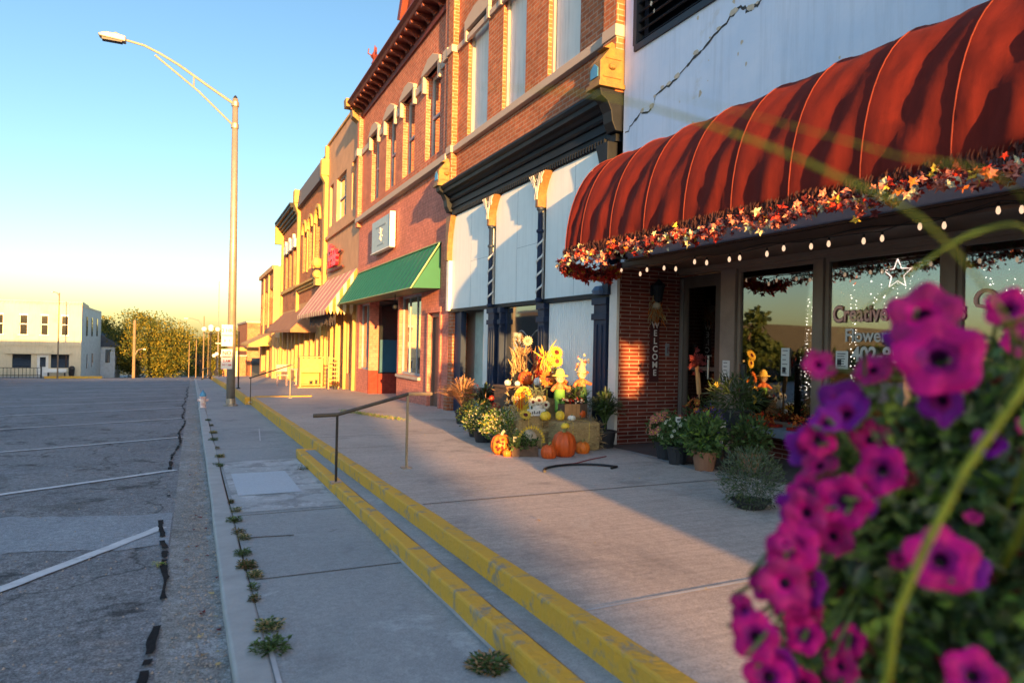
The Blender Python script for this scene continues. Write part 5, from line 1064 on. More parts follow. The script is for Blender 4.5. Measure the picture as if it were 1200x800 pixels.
# fairy light curtains and leaf swags inside the windows
for wi,(a,b_) in enumerate(((5.42,6.5),(4.0,5.2),(2.45,3.8),(.75,2.25))):
    t=thing('fairy_light_curtain',(XR+.25,(a+b_)/2,2.45),['curtain of tiny warm lights in the window nearest the shop door','curtain of tiny warm lights above the lettering of the middle window','curtain of tiny warm lights in the window with the salmon swirl','curtain of tiny warm lights in the window behind the petunias'][wi],'fairy lights')
    g=random.Random(40+wi); mb=MB(); wr=MB()
    n=22
    for k in range(n):
        y=lerp(a+.02,b_-.02,(k+.5)/n)+g.gauss(0,.01); L=g.uniform(.35,.6) if not(wi==0 and (k<9)) and not (wi==1 and k>n-3) else 1.6
        x=XR+.15+g.uniform(0,.25); wr.box(x-.001,x+.001,y-.001,y+.001,2.5-L,2.5)
        for q in range(int(L/.045)): 
            zz=2.48-q*.045-g.random()*.03; s=.0075*g.uniform(.4,1.3); yy=y+g.gauss(0,.012); mb.add([(x,yy-s,zz),(x,yy,zz-s),(x,yy+s,zz),(x,yy,zz+s),(x-s,yy,zz)],[(0,1,4),(1,2,4),(2,3,4),(3,0,4)])
    tag(part(mb,'lights',M['fairy'],t),kind='stuff'); part(wr,'wires',M['black'],t)
    mb=MB()
    for i in range(900):
        y=g.uniform(a,b_); z=2.49-abs(g.gauss(0,.17))-(.08 if g.random()<.2 else 0)*g.random()*2; mb.mat(g.randrange(2)); maple(mb,(XR+.1+g.random()*.1,y,z),g.uniform(.03,.055),g,Vector((-1,0,0)))
    part(mb,'leaf_swag',[M['leaf_maroon'],M['leaf_dark']],t)
# ---------------------------------------------------------------- harvest display and plants
def pumpkin(name,c,r,h,mat,label,cat='pumpkin',group=None,tilt=0,stem=M['stem'],ribs=11):
    z=c[2]; t=thing(name,c,label,cat,group)
    pr=[(.12*r,z+h*.06),(r*.55,z+h*.0),(r*.85,z+h*.12),(r*1.0,z+h*.38),(r*.98,z+h*.6),(r*.78,z+h*.86),(r*.42,z+h*.99),(r*.12,z+h*.95),(.001,z+h*.93)]
    mb=MB(); mb.lathe(pr,(c[0],c[1],0),44,ribs=ribs,ra=.13); part(mb,'flesh',mat,t,smooth=True)
    mb=MB(); s=r*.13; mb.tube([(c[0],c[1],z+h*.92),(c[0]+s*.3,c[1],z+h*1.06),(c[0]+s*1.4,c[1]-s,z+h*1.18)],[s*1.3,s,s*1.15],7); part(mb,'stem',stem,t); return t
def petalflower(mb,c,nrm,r,n,mp,mc,w=.5,rc=.35,g=None,cup=.1):
    nrm=Vector(nrm).normalized(); u=nrm.orthogonal().normalized(); v=nrm.cross(u); c=Vector(c)
    mb.mat(mp)
    for k in range(n):
        a=6.283*k/n; d=u*math.cos(a)+v*math.sin(a); e=u*-math.sin(a)+v*math.cos(a)
        mb.add([c+d*r*rc*.6,c+d*r*.65+e*r*w*.35+nrm*r*cup,c+d*r+nrm*r*cup*.6,c+d*r*.65-e*r*w*.35+nrm*r*cup],[(0,1,2,3)])
    mb.mat(mc); mb.poly([c+nrm*r*.06+(u*math.cos(a)+v*math.sin(a))*r*rc for a in [6.283*k/10 for k in range(10)]])
def bush(par,c,rad,n,L,W,mats,seed,name='foliage',wts=None,dome=False,up=.3):
    mb=MB(); g=random.Random(seed)
    for i in range(n):
        while True:
            p=Vector((g.uniform(-1,1),g.uniform(-1,1),g.uniform(-.3 if dome else -1,1)))
            if .35<p.length<1: break
        k=g.random()**.35; p=p.normalized()*k*(1+.14*noise.noise(p*3+Vector((seed,0,0))))
        q=Vector((c[0]+p.x*rad[0],c[1]+p.y*rad[1],c[2]+p.z*rad[2])); mb.mat(g.choices(range(len(mats)),wts)[0] if wts else g.randrange(len(mats)))
        d=p.normalized()+Vector((g.gauss(0,.6),g.gauss(0,.6),g.gauss(0,.5)+up)); mb.leaf(q,d,p+Vector((g.gauss(0,.4),)*3),L*g.uniform(.6,1.3),W*g.uniform(.7,1.2))
    return part(mb,name,mats,par)
def pot(par,c,r,h,mat,name='pot'):
    mb=MB(); mb.lathe([(r*.72,c[2]),(r*.95,c[2]+h*.9),(r*1.06,c[2]+h*.9),(r*1.06,c[2]+h),(r*.9,c[2]+h),(r*.88,c[2]+h*.93)],(c[0],c[1],0),16); return part(mb,name,mat,par)
# hay bales
def bale(x0,x1,y0,y1,z0,z1,label,seed):
    t=thing('hay_bale',((x0+x1)/2,(y0+y1)/2,z0),label,'hay bale'); mb=MB(); mb.box(x0,x1,y0,y1,z0,z1); part(mb,'bale',M['hay'],t,bev=.04)
    mb=MB(); g=random.Random(seed)
    for i in range(900):
        f=g.randrange(4); x,y,z=g.uniform(x0,x1),g.uniform(y0,y1),g.uniform(z0,z1)
        if f==0: p,n=Vector((x,y0,z)),Vector((0,-1,0))
        elif f==1: p,n=Vector((x0,y,z)),Vector((-1,0,0))
        elif f==2: p,n=Vector((x,y,z1)),Vector((0,0,1))
        else: p,n=Vector((x1,y,z)),Vector((1,0,0))
        mb.mat(i%2); d=Vector((g.gauss(0,1),g.gauss(0,1),g.gauss(0,.4)))+n*.35; mb.leaf(p,d,n,g.uniform(.05,.13),.008)
    part(mb,'loose_straw',[M['straw'],M['corn_stalk']],t)
    mb=MB()
    for k in (.3,.7): x=lerp(x0,x1,k); mb.tube([(x,y0-.003,z0),(x,y0-.003,z1+.003),(x,y1,z1+.003)],.004,4)
    part(mb,'twine',M['doll_yellow'],t)
zg=zu(7.4)
bale(4.08,4.66,7.28,7.62,zg,zg+.36,'front right hay bale behind the tall orange pumpkin',1)
bale(3.72,4.2,7.72,8.15,zg-.01,zg+.40,'hay bale carrying the two sunflower doll figures\' white basket',2)
bale(4.3,4.98,8.18,8.7,zg-.03,zg+.62,'rear hay stack under the red scarecrow and crate',3)
bale(4.72,5.12,8.75,9.3,zg-.05,zg+.72,'rearmost hay bale against the ribbed grey panel',4)
# pumpkins
pumpkin('pumpkin',(3.96,6.98,zg),.148,.30,M['pumpkin_deep'],'tall smooth orange pumpkin in front of the hay bale')
pumpkin('pumpkin',(3.72,6.9,zg+.005),.095,.165,M['pumpkin_deep'],'small round deep orange pumpkin right of the wooden trough')
fp=pumpkin('pumpkin',(3.36,7.42,zg),.135,.235,M['pumpkin'],'orange pumpkin with painted-on leaf vine, leftmost on the ground',stem=M['leaf_cream'])
mb=MB(); g=random.Random(5)
for i in range(26): a=g.uniform(-2.6,-.6); zz=zg+g.uniform(.06,.19); maple(mb,(3.36+.137*math.cos(a),7.42+.137*math.sin(a),zz),g.uniform(.012,.024),g,Vector((math.cos(a),math.sin(a),0)))
part(mb,'painted_vine',M['leaf_maroon'],fp)
pumpkin('pumpkin',(3.34,7.22,zg+.0),.055,.085,M['pumpkin'],'tiny pumpkin touching the front of the vine-painted pumpkin')
pumpkin('pumpkin',(4.44,9.0,.9),.12,.2,M['pumpkin_deep'],'deep orange pumpkin high at the back left of the display')
pumpkin('white_pumpkin',(4.57,8.86,.9),.065,.12,M['pump_white'],'white pumpkin beside the high orange one',stem=M['stem'])
pumpkin('white_pumpkin',(4.15,9.0,.9),.05,.08,M['pump_white'],'larger of two small white gourds at the upper left of the display')
pumpkin('white_pumpkin',(4.24,8.86,.9),.042,.07,M['pump_white'],'smaller white gourd just left of the yellow pumpkin face')
pumpkin('yellow_gourd',(4.05,7.62,zg+.36),.07,.11,M['pump_yellow'],'left yellow gourd on the front hay bale',cat='gourd')
pumpkin('yellow_gourd',(4.22,7.55,zg+.36),.06,.12,M['pump_yellow'],'right yellow gourd on the front hay bale',cat='gourd')
pumpkin('white_pumpkin',(4.36,7.5,zg+.36),.055,.065,M['pump_white'],'flat white pumpkin on the front hay bale under the crate')
pumpkin('yellow_gourd',(3.98,6.99,zg+.33),.05,.07,M['pump_yellow'],'yellow ribbon topped gourd sitting on the tall orange pumpkin',cat='gourd')
for (x,y,z_) in ((3.72,8.3,.62),(3.62,8.3,.6)): pass
pumpkin('pumpkin',(3.62,7.62,zg),.11,.17,M['pumpkin'],'orange pumpkin half hidden behind the kale trough')
pumpkin('pumpkin',(4.3,7.12,zg),.09,.15,M['pumpkin'],'medium orange pumpkin at the right foot of the front hay bale')
pumpkin('pumpkin',(4.62,7.72,zg+.36),.08,.13,M['pumpkin_deep'],'small orange pumpkin on the right end of the front hay bale')
# stand at the back left (crate) carrying the high pumpkins
t=thing('crate',(4.35,9.0,zg),'grey weathered crate stand at the back left of the display','crate')
for k in range(7): mb=MB(); mb.box(4.05,4.69,8.78,8.81,zg-.12+k*.115,zg-.03+k*.115); part(mb,'slat',M['crate'],t)
for x in (4.05,4.65): mb=MB(); mb.box(x,x+.04,8.81,9.25,zg-.1,.868); part(mb,'side_panel',M['crate'],t)
mb=MB(); mb.box(4.03,4.71,8.78,9.27,.87,.898); part(mb,'top',M['crate'],t)
# yellow round pumpkin face board
t=thing('pumpkin_sign',(3.85,8.35,zg+.2),'round bright yellow pumpkin cut-out with orange dripping stripes','decoration')
mb=MB(); cx,cz=4.12,.73; pts=[(cx+.15*math.cos(a),cz+.195*math.sin(a)) for a in [6.283*k/28 for k in range(28)]]; mb.prism(pts,'y',8.40,8.43); part(mb,'disc',M['pump_yellow'],t,bev=.006)
mb=MB()
for k,(x,w,h) in enumerate([(-.11,.04,.2),(-.07,.026,.27),(-.03,.024,.24),(.005,.02,.18)]): mb.prism([(cx+x-w/2,cz+.11),(cx+x+w/2,cz+.12),(cx+x+w/2,cz+.15-h),(cx+x,cz+.12-h),(cx+x-w/2,cz+.15-h)],'y',8.388,8.399)
part(mb,'drip_stripe',M['pumpkin'],t); mb=MB(); mb.box(cx-.02,cx+.02,8.40,8.43,zg,cz-.19); part(mb,'stake',M['crate'],t)
# white floral picks left of the yellow disc
t=thing('flower_pick',(3.62,8.3,zg+.3),'bunch of white and cream silk flowers left of the yellow disc','flowers'); mb=MB(); g=random.Random(51)
for i in range(16): mb=MB(); petalflower(mb,(3.92+g.gauss(0,.04),8.3+g.gauss(0,.04),.66+g.gauss(0,.1)),(g.gauss(0,.4),-1,g.gauss(0,.4)),.04,7,0,1); part(mb,'bloom',[M['white_petal'],M['leaf_yellow']],t)
mb=MB()
for i in range(60): mb.rleaf((3.92+g.gauss(0,.05),8.32+g.gauss(0,.05),.6+g.gauss(0,.13)),.07,.02,g)
part(mb,'foliage',M['straw'],t)
t=thing('flower_pick',(3.5,8.6,zg+.2),'cluster of red and pink silk flowers behind the mums','flowers'); mb=MB()
for i in range(18): mb=MB(); petalflower(mb,(3.76+g.gauss(0,.07),8.6+g.gauss(0,.05),.52+g.gauss(0,.1)),(g.gauss(0,.5),-1,g.gauss(0,.5)),.045,8,0,1); part(mb,'bloom',[M['leaf_red' if i%2 else 'leaf_pink'],M['corn_stalk']],t)
mb=MB()
for i in range(60): mb.rleaf((3.76+g.gauss(0,.08),8.62,.5+g.gauss(0,.14)),.09,.02,g)
part(mb,'foliage',M['corn_stalk'],t)
# big sunflowers
def sunflower(x,y,z,r,mp,label,zb,nrm=(-.25,-1,.1)):
    t=thing('sunflower',(x,y,zb),label,'artificial flower'); mb=MB(); petalflower(mb,(x,y,z),nrm,r,16,0,1,w=.55,rc=.34); petalflower(mb,(x,y-.012,z),nrm,r*.75,12,0,1,w=.5,rc=.45); part(mb,'petals',[M[mp],M['leaf_maroon']],t)
    mb=MB(); mb.tube([(x,y+.02,zb),(x,y+.02,z)],.01,5); mb.rleaf((x,y+.01,(z+zb)/2),.1,.05,random.Random(1)); part(mb,'stalk',M['leaf_dark'],t)
sunflower(4.36,8.16,1.04,.125,'leaf_orange','very large orange sunflower left of the scarecrow with yellow hat',.6)
sunflower(4.45,8.1,1.40,.1,'leaf_yellow','topmost yellow sunflower above the scarecrow hat',.9,(-.1,-1,.5)); sunflower(4.46,8.1,1.28,.09,'leaf_yellow','yellow sunflower just above the scarecrow hat',.9)
for k,(x,z) in enumerate(((3.98,.76),(4.07,.78),(4.17,.72))): sunflower(x,7.85,z,.062,'white_petal',['left','middle','right'][k]+' cream sunflower in the small white pail',.58)
t=thing('pail',(4.07,7.9,zg+.4),'small white pail holding three cream sunflowers','pail'); mb=MB(); mb.lathe([(.07,.58),(.1,.72),(.105,.72)],(4.07,7.92,0),12); part(mb,'body',M['white_paint'],t); mb=MB()
for i in range(90): mb.rleaf((4.07+g.gauss(0,.06),7.95+g.gauss(0,.03),.82+g.gauss(0,.09)),.1,.02,g)
part(mb,'filler',M['leaf_grey'],t)
t=thing('word_block',(4.0,7.66,zg+.4),'white block sign lying at the foot of the sunflower pail','sign'); mb=MB(); mb.box(3.86,4.1,7.72,7.76,zg+.405,zg+.49); part(mb,'block',M['white_paint'],t); mb=MB(); [mb.box(3.885+k*.025,3.897+k*.025,7.716,7.7195,zg+.43,zg+.45+.01*(k%3)) for k in range(8)]; part(mb,'lettering',M['ink_black'],t)
# plush figures
def figure(c,hat,body,leg,label,seed,scale=1.0):
    x,y,z=c; t=thing('scarecrow_doll',c,label,'scarecrow doll'); s=scale
    mb=MB()
    for k in (-1,1): mb.tube([(x+k*.03*s,y,z+.2*s),(x+k*.045*s,y-.03*s,z+.1*s),(x+k*.05*s,y-.02*s,z+.02*s)],[.038*s,.034*s,.028*s],8)
    mb.lathe([(.05,.17),(.075,.2),(.07,.3),(.05,.34)],(x,y,z),12) if s==1 else mb.lathe([(.06,.15),(.085,.18),(.06,.3),(.045,.33)],(x,y,z),12)
    part(mb,'overalls',leg,t,smooth=True)
    mb=MB(); mb.lathe([(.052,.28),(.06,.31),(.05,.38),(.03,.41)],(x,y-.002,z),12)
    for k in (-1,1): mb.tube([(x+k*.045,y,z+.37),(x+k*.1,y-.02,z+.34),(x+k*.14,y-.04,z+.30+(.03 if k>0 else 0))],[.028,.024,.02],8)
    part(mb,'shirt',body,t,smooth=True)
    mb=MB(); mb.ball((x,y-.005,z+.46),.06,12,9,1.05); hd=part(mb,'head',M['skin'],t,smooth=True)
    mb=MB()
    for k in (-1,1): mb.ball((x+k*.02,y-.062,z+.475),.007,6,4)
    mb.tube([(x-.025,y-.06,z+.445),(x,y-.066,z+.436),(x+.025,y-.06,z+.445)],.003,4); part(mb,'face',M['ink_black'],hd)
    mb=MB(); mb.lathe([(.11,.49),(.105,.505),(.065,.51),(.055,.56),(.03,.59),(.001,.6)] if seed==1 else [(.085,.49),(.08,.505),(.06,.51),(.045,.56),(.02,.63),(.001,.68)],(x,y,z),14); part(mb,'hat',hat,t)
    mb=MB(); g=random.Random(seed)
    for i in range(46):
        a=g.uniform(0,6.28); mb.leaf(Vector((x+.05*math.cos(a),y+.05*math.sin(a),z+.49)),Vector((math.cos(a),math.sin(a),-1.2)),Vector((math.cos(a),math.sin(a),0)),.06,.008)
    part(mb,'straw_hair',M['straw'],t)
figure((4.40,7.9,zg+.41),M['doll_yellow'],M['doll_red'],M['doll_green'],'scarecrow doll with yellow hat and bright green overalls, standing in the middle of the display',1)
figure((4.78,7.98,zg+.46),M['burlap'],M['doll_red'],M['doll_dkgreen'],'scarecrow doll with pointed burlap hat and dark green trousers, seated right on the crate',2,.99)
mb=MB(); g=random.Random(77)
t=thing('leaf_spray',(4.62,8.0,1.3),'orange and cream leaf spray above the pointed burlap hat','decoration')
for i in range(26): mb.mat(i%2); maple(mb,(4.82+g.gauss(0,.05),8.02+g.gauss(0,.03),1.24+g.gauss(0,.06)),.03,g,Vector((-.3,-1,0)))
part(mb,'leaves',[M['leaf_orange'],M['leaf_cream']],t)
t=thing('leaf_spray',(4.5,8.05,1.0),'row of orange silk leaves between the two scarecrow dolls','decoration'); mb=MB()
for i in range(40): mb.mat(i%3); maple(mb,(lerp(4.38,4.6,g.random()),8.1+g.gauss(0,.02),.98+g.gauss(0,.035)),.032,g,Vector((-.3,-1,0)))
part(mb,'leaves',[M['leaf_orange'],M['leaf_yellow'],M['pumpkin']],t)
t=thing('crate',(4.5,7.8,zg+.36),'dark wooden crate with an orange front between the scarecrow dolls\' feet','crate')
for k in range(6): mb=MB(); mb.box(4.36+k*.055,4.41+k*.055,7.66,7.68,zg+.362,zg+.55); part(mb,'slat',M['orange_timber'] if k<4 else M['crate'],t)
mb=MB(); mb.box(4.35,4.7,7.681,7.85,zg+.362,zg+.54); part(mb,'box',M['crate'],t); mb=MB()
for i in range(60): mb.mat(i%2); mb.rleaf((g.uniform(4.36,4.68),7.76+g.gauss(0,.04),zg+.57+g.random()*.03),.04,.03,g)
part(mb,'trim_fluff',[M['white_petal'],M['leaf_red']],t)
t=thing('basket',(4.5,8.0,zg+.6),'black woven basket behind the red scarecrow doll','basket'); mb=MB(); mb.lathe([(.12,.8),(.16,1.02),(.165,1.02),(.15,1.0)],(4.52,8.25,-.02),14,sx=1.25); part(mb,'body',M['black'],t)
# corn stalks
def stalks(x,y,z0,z1,n,spread,mats,label,seed):
    t=thing('corn_stalks',(x,y,z0),label,'corn stalks'); mb=MB(); g=random.Random(seed)
    for i in range(n):
        dx,dy=g.gauss(0,spread*.35),g.gauss(0,spread*.3); top=(x+dx*2.2,y+dy*2,z1-g.random()*.25); mb.mat(g.randrange(len(mats))); mb.tube([(x+dx*.4,y+dy*.4,z0),(x+dx,y+dy,(z0+z1)/2),top],[.009,.008,.004],5)
        for k in range(14):
            f=g.uniform(.2,1); p=Vector((x+dx*(1+f),y+dy*(1+f),lerp(z0,z1,f)-.03)); mb.leaf(p,Vector((g.gauss(0,.45),g.gauss(0,.4),g.choice((-1,-1,.9)))),Vector((0,1,.3)),g.uniform(.12,.28),.03)
    part(mb,'stems',mats,t); return t
stalks(4.50,9.3,.2,1.5,22,.09,[M['corn_stalk'],M['straw']],'tall dried corn stalk bundle in front of the lettered window',1)
stalks(4.80,9.0,.3,1.42,14,.05,[M['straw'],M['leaf_yellow']],'narrow yellow corn stalk bundle leaning on the dark iron post',2)
stalks(4.66,9.1,.3,1.3,14,.06,[M['leaf_maroon'],M['leaf_red'],M['corn_stalk']],'short rust red stalk bundle between the two corn bundles',4)
t=thing('sunflower_pinwheel',(4.1,9.25,1.2),'pale round spoked flower ornament on a stake above the corn stalks','ornament'); mb=MB(); petalflower(mb,(4.46,9.0,1.55),(-.2,-1,0),.085,14,0,1,w=.4,rc=.35); part(mb,'petals',[M['leaf_cream'],M['leaf_pink']],t); mb=MB(); mb.tube([(4.46,9.02,.3),(4.46,9.02,1.52)],.006,5); part(mb,'stake',M['crate'],t)
# wooden trough with kale and petal wreath
t=thing('wooden_trough',(3.5,7.05,zg),'low dark wooden trough of green kale on the ground in front','planter')
mb=MB(); c=[(3.37,7.16),(3.66,7.04),(3.7,7.2),(3.43,7.32)]; mb.prism(c,'z',zg,zg+.13); part(mb,'box',M['crate'],t,bev=.006)
bush(t,(3.52,7.17,zg+.15),(.16,.12,.11),420,.06,.04,[M['leaf_dark'],M['leaf_mid']],5,'foliage',dome=True)
mb=MB()
for k in range(17): a=math.pi*k/16; p=Vector((3.60+.14*math.cos(a),7.12,zg+.17+.15*math.sin(a))); mb.leaf(p,Vector((math.cos(a),-.1,math.sin(a))),Vector((0,-1,0)),.055,.035)
part(mb,'yellow_petal_arc',M['leaf_yellow'],t); mb=MB(); mb.ball((3.6,7.2,zg+.2),.11,12,8); part(mb,'grey_centre',M['burlap'],t,smooth=True)
mb=MB(); mb.box(3.38,3.47,7.14,7.15,zg+.17,zg+.24); mb.box(3.42,3.43,7.145,7.15,zg,zg+.18); tag(mb.build('plant_tag',M['leaf_cream'],loc=(3.42,7.15,zg)),'small cream square tag stuck in the kale trough','plant tag')
sunflower(3.78,7.65,.62,.085,'leaf_yellow','yellow sunflower lying on the left hay bale',.55,(-.2,-.7,.7))
# mums
def mum(x,y,r,mats,wts,label,seed,ph=.16,n=1500):
    z=zu(y); t=thing('potted_mum',(x,y,z),label,'potted plant'); pot(t,(x,y,z),r*.55,ph,M['pot']); bush(t,(x,y,z+ph+r*.45),(r,r,r*.75),n,.04,.02,mats,seed,'foliage',wts)
    return t
mum(3.8,9.25,.3,[M['leaf_dark'],M['leaf_mid'],M['leaf_yellow']],[5,3,1.2],'leftmost round green potted mum, farthest up the walk',1)
mum(3.62,8.6,.27,[M['leaf_dark'],M['leaf_mid'],M['leaf_cream']],[5,3,1],'dark green potted mum between the two larger ones',2)
mum(3.60,8.0,.27,[M['leaf_mid'],M['leaf_cream'],M['leaf_lime'],M['leaf_yellow']],[5,3,2,1],'large pale yellow flowering mum just behind the vine-painted pumpkin',3,n=2200)
mum(4.05,8.75,.2,[M['leaf_dark'],M['leaf_maroon']],[4,2],'small dark mum tucked behind the pale yellow one',4,n=700)
# fountain grasses
def fgrass(x,y,h,n,mats,label,seed,potr=.13,spread=.35):
    z=zu(y); t=thing('ornamental_grass',(x,y,z),label,'ornamental grass'); pot(t,(x,y,z),potr,.22,M['pot']); mb=MB(); g=random.Random(seed)
    for i in range(n):
        a=g.random()*6.283; s=g.random()**.6*spread; H=h*g.uniform(.65,1.05); mb.mat(g.randrange(len(mats))); pts=[]
        for k in range(7): f=k/6; pts.append(Vector((x+math.cos(a)*s*f**1.8,y+math.sin(a)*s*f**1.8,z+.2+H*(f-.38*f**3*(s/spread+.2)))))
        w=.011
        for p,q in zip(pts,pts[1:]):
            e=Vector((-math.sin(a),math.cos(a),0))*w; mb.poly([p-e,p+e,q+e*.7,q-e*.7])
        if i%4==0:
            for k in range(5): mb.leaf(pts[-2].lerp(pts[-1],k/5),(pts[-1]-pts[-2])+Vector((g.gauss(0,.02),g.gauss(0,.02),g.gauss(0,.02))),Vector((0,0,1)),.05,.014)
    part(mb,'blades',mats,t)
fgrass(4.3,11.2,.72,330,[M['grass_pink'],M['corn_stalk']],'reddish plumed fountain grass in front of the brick pier',1,spread=.5)
fgrass(4.35,10.3,.62,330,[M['leaf_dark'],M['leaf_maroon'],M['leaf_grey']],'dark purple-green grass next to the reddish plumes',2,spread=.42)
fgrass(4.68,9.85,.8,160,[M['grass_pink'],M['leaf_maroon']],'arching dusky grass by the lettered window',3,spread=.35)
fgrass(4.86,7.5,.66,420,[M['leaf_dark'],M['leaf_mid'],M['leaf_grey']],'tall green grass in a black tub against the brick corner',4,potr=.15,spread=.26)
fgrass(4.75,8.0,.75,280,[M['leaf_dark'],M['leaf_mid'],M['pot']],'second dark green grass behind the black tub at the corner',5,potr=.14,spread=.25)
# hose and cord on the walk
mb=MB(); pts=[]
for i in range(25):
    a=lerp(3.0,.3,i/24); pts.append((3.62+.42*math.cos(a),5.98+.30*math.sin(a),zu(6)+.012))
mb.tube(pts+[(4.06,6.02,zu(6)+.012),(3.95,5.96,zu(6)+.012)],.013,6); tag(mb.build('garden_hose',M['hose'],loc=(3.6,6.1,zu(6))),'short curved black hose lying on the shaded walk before the pumpkins','hose')
mb=MB(); mb.tube([(3.52,6.38,zu(6.4)+.007),(3.8,6.42,zu(6.4)+.007),(4.1,6.6,zu(6.5)+.007),(4.4,6.75,zu(6.7)+.007)],.006,5); tag(mb.build('extension_cord',pmat('red_cord',(.25,.03,.03),bump=0),loc=(3.5,6.4,zu(6.4))),'thin red cord on the walk just in front of the pumpkins','cord')

# ---- plants beside the shop door
def potted(x,y,r,h,L,W,mats,wts,label,seed,n=900,ph=.2,potm='pot',flowers=None,zb=None,z_=None):
    z=zu(y) if z_ is None else z_; t=thing('potted_plant',(x,y,z),label,'potted plant'); pot(t,(x,y,z),r*.6,ph,M[potm]); bush(t,(x,y,z+ph+h*.4),(r,r,h*.6),n,L,W,mats,seed,'foliage',wts)
    if flowers:
        g=random.Random(seed+9); m1,nf,fr=flowers
        for i in range(nf):
            mb=MB(); a=g.uniform(2.4,5.6); e=g.uniform(-.2,1.2); d=Vector((math.cos(a)*math.cos(e),math.sin(a)*math.cos(e),math.sin(e))); petalflower(mb,(x+d.x*r*1.02,y+d.y*r*1.02,z+ph+h*.4+d.z*h*.62),d+Vector((g.gauss(0,.3),g.gauss(0,.3),g.gauss(0,.3))),fr,7,0,1,w=.7,rc=.25); part(mb,'bloom',[M[m1],M['leaf_yellow']],t)
    return t
potted(4.95,6.35,.22,.34,.05,.022,[M['leaf_dark'],M['leaf_mid']],[2,2],'white and orange flowering pot against the entry, left of the door plants',11,flowers=('leaf_pink',26,.045))
potted(4.83,6.0,.2,.3,.05,.025,[M['leaf_mid'],M['leaf_dark']],[2,1],'bushy plant dotted with small white flowers at the front left of the door group',12,flowers=('white_petal',22,.022))
potted(4.82,5.55,.22,.36,.075,.035,[M['leaf_mid'],M['leaf_lime'],M['leaf_dark']],[4,1,2],'bright green leafy plant spilling over in the middle of the door group',13,n=800,potm='terracotta')
potted(5.05,5.75,.2,.45,.035,.01,[M['leaf_dark'],M['purple_small']],[3,2],'purple flowering lavender-like pot between the green plants',14,n=1300)
potted(5.2,5.3,.2,.36,.06,.03,[M['leaf_dark'],M['leaf_mid']],[3,1],'dark leafy plant nearest the window ledge in the door group',15,n=700,potm='terracotta')
potted(5.35,6.25,.2,.5,.07,.02,[M['leaf_dark'],M['leaf_maroon']],[2,1],'tall dark plant with orange blooms right before the door',16,n=700,flowers=('leaf_orange',18,.04))
t=thing('plant_stand',(5.5,5.85,zu(5.8)),'small dark wooden stool carrying the grassy pot beside the door','stand'); z=zu(5.8)
mb=MB(); mb.lathe([(.17,z+.36),(.17,z+.39)],(5.5,5.85,0),12); part(mb,'top',M['crate'],t)
for a in (.5,2.1,3.6,5.2): mb=MB(); mb.tube([(5.5+.13*math.cos(a),5.85+.13*math.sin(a),z),(5.5+.1*math.cos(a),5.85+.1*math.sin(a),z+.36)],.014,5); part(mb,'leg',M['crate'],t)
o=potted(5.5,5.85,.26,.36,.12,.016,[M['leaf_dark'],M['leaf_grey']],[3,1],'grassy potted plant with yellow daisies raised on the dark stool',17,n=700,potm='pot',flowers=('leaf_yellow',7,.035),z_=z+.39)
potted(3.92,3.98,.24,.4,.045,.008,[M['leaf_grey'],M['leaf_dark']],[3,2],'low grey-green mounded shrub standing alone on the walk near the petunias',18,n=2600,ph=.06)
for (x,y,z,lb) in ((4.78,6.05,.72,'white plant tag among the orange flowers by the door'),(4.95,5.55,.72,'larger white plant tag on the purple flowering pot')):
    mb=MB(); mb.box(x-.035,x+.035,y-.12,y-.118,z-.03,z+.03); mb.box(x-.003,x+.003,y-.117,y-.114,z-.25,z-.03); o=tag(mb.build('plant_tag',M['white_sign'],loc=(x,y,z)),lb,'plant tag')
    mb=MB(); mb.box(x-.02,x+.02,y-.1225,y-.1205,z-.006,z+.008); mb.build('print',M['ink_black'],o)
t=thing('bow_stake',(5.5,6.5,zu(6.5)),'slim orange wooden stake topped with a dark red leaf bow before the shop door','decoration'); mb=MB(); mb.tube([(5.52,6.45,.3),(5.50,6.45,.95)],.01,6); mb.tube([(5.50,6.45,.95),(5.46,6.45,1.28)],.026,8); part(mb,'stake',M['orange_timber'],t); mb=MB(); g=random.Random(91)
for i in range(46): maple(mb,(5.46+g.gauss(0,.05),6.44+g.gauss(0,.03),1.35+g.gauss(0,.06)),.04,g,Vector((-.5,-1,0)))
part(mb,'bow',M['leaf_maroon'],t)
t=thing('black_canister',(5.72,5.95,.9),'thin black cylinder standing behind the grassy pot','canister'); mb=MB(); mb.lathe([(.04,zu(6)),(.04,1.32),(.001,1.33)],(5.75,6.0,0),10); part(mb,'body',M['black'],t)
# ledge goods
for k,(y,lb) in enumerate(((6.0,'flat tray of orange-red mums on the window ledge nearest the door'),(5.25,'second tray of orange blooms on the window ledge'),(4.6,'third tray of orange blooms on the ledge behind the petunias'))):
    t=thing('flower_tray',(XR-.2,y,.62),lb,'flower tray'); mb=MB(); mb.box(XR-.28,XR-.1,y-.28,y+.25,.62,.65); part(mb,'tray',M['leaf_red'],t); mb=MB(); g=random.Random(70+k)
    for i in range(150): mb.mat(g.choices(range(3),[3,2,1])[0]); mb.rleaf((XR-.19+g.gauss(0,.05),y+g.uniform(-.25,.22),.67+abs(g.gauss(0,.04 if k==0 else .07))),.04,.03,g)
    part(mb,'blooms',[M['leaf_orange'],M['leaf_red'],M['leaf_dark']],t)
potted(5.75,4.75,.2,.3,.04,.02,[M['leaf_orange'],M['leaf_dark'],M['pumpkin']],[3,1,2],'orange flowering pot below the ledge, half hidden by petunias',19,n=700)
potted(5.3,4.35,.2,.3,.06,.01,[M['straw'],M['leaf_grey']],[3,1],'dry straw-coloured plant below the ledge, half hidden by petunias',20,n=600,ph=.1)
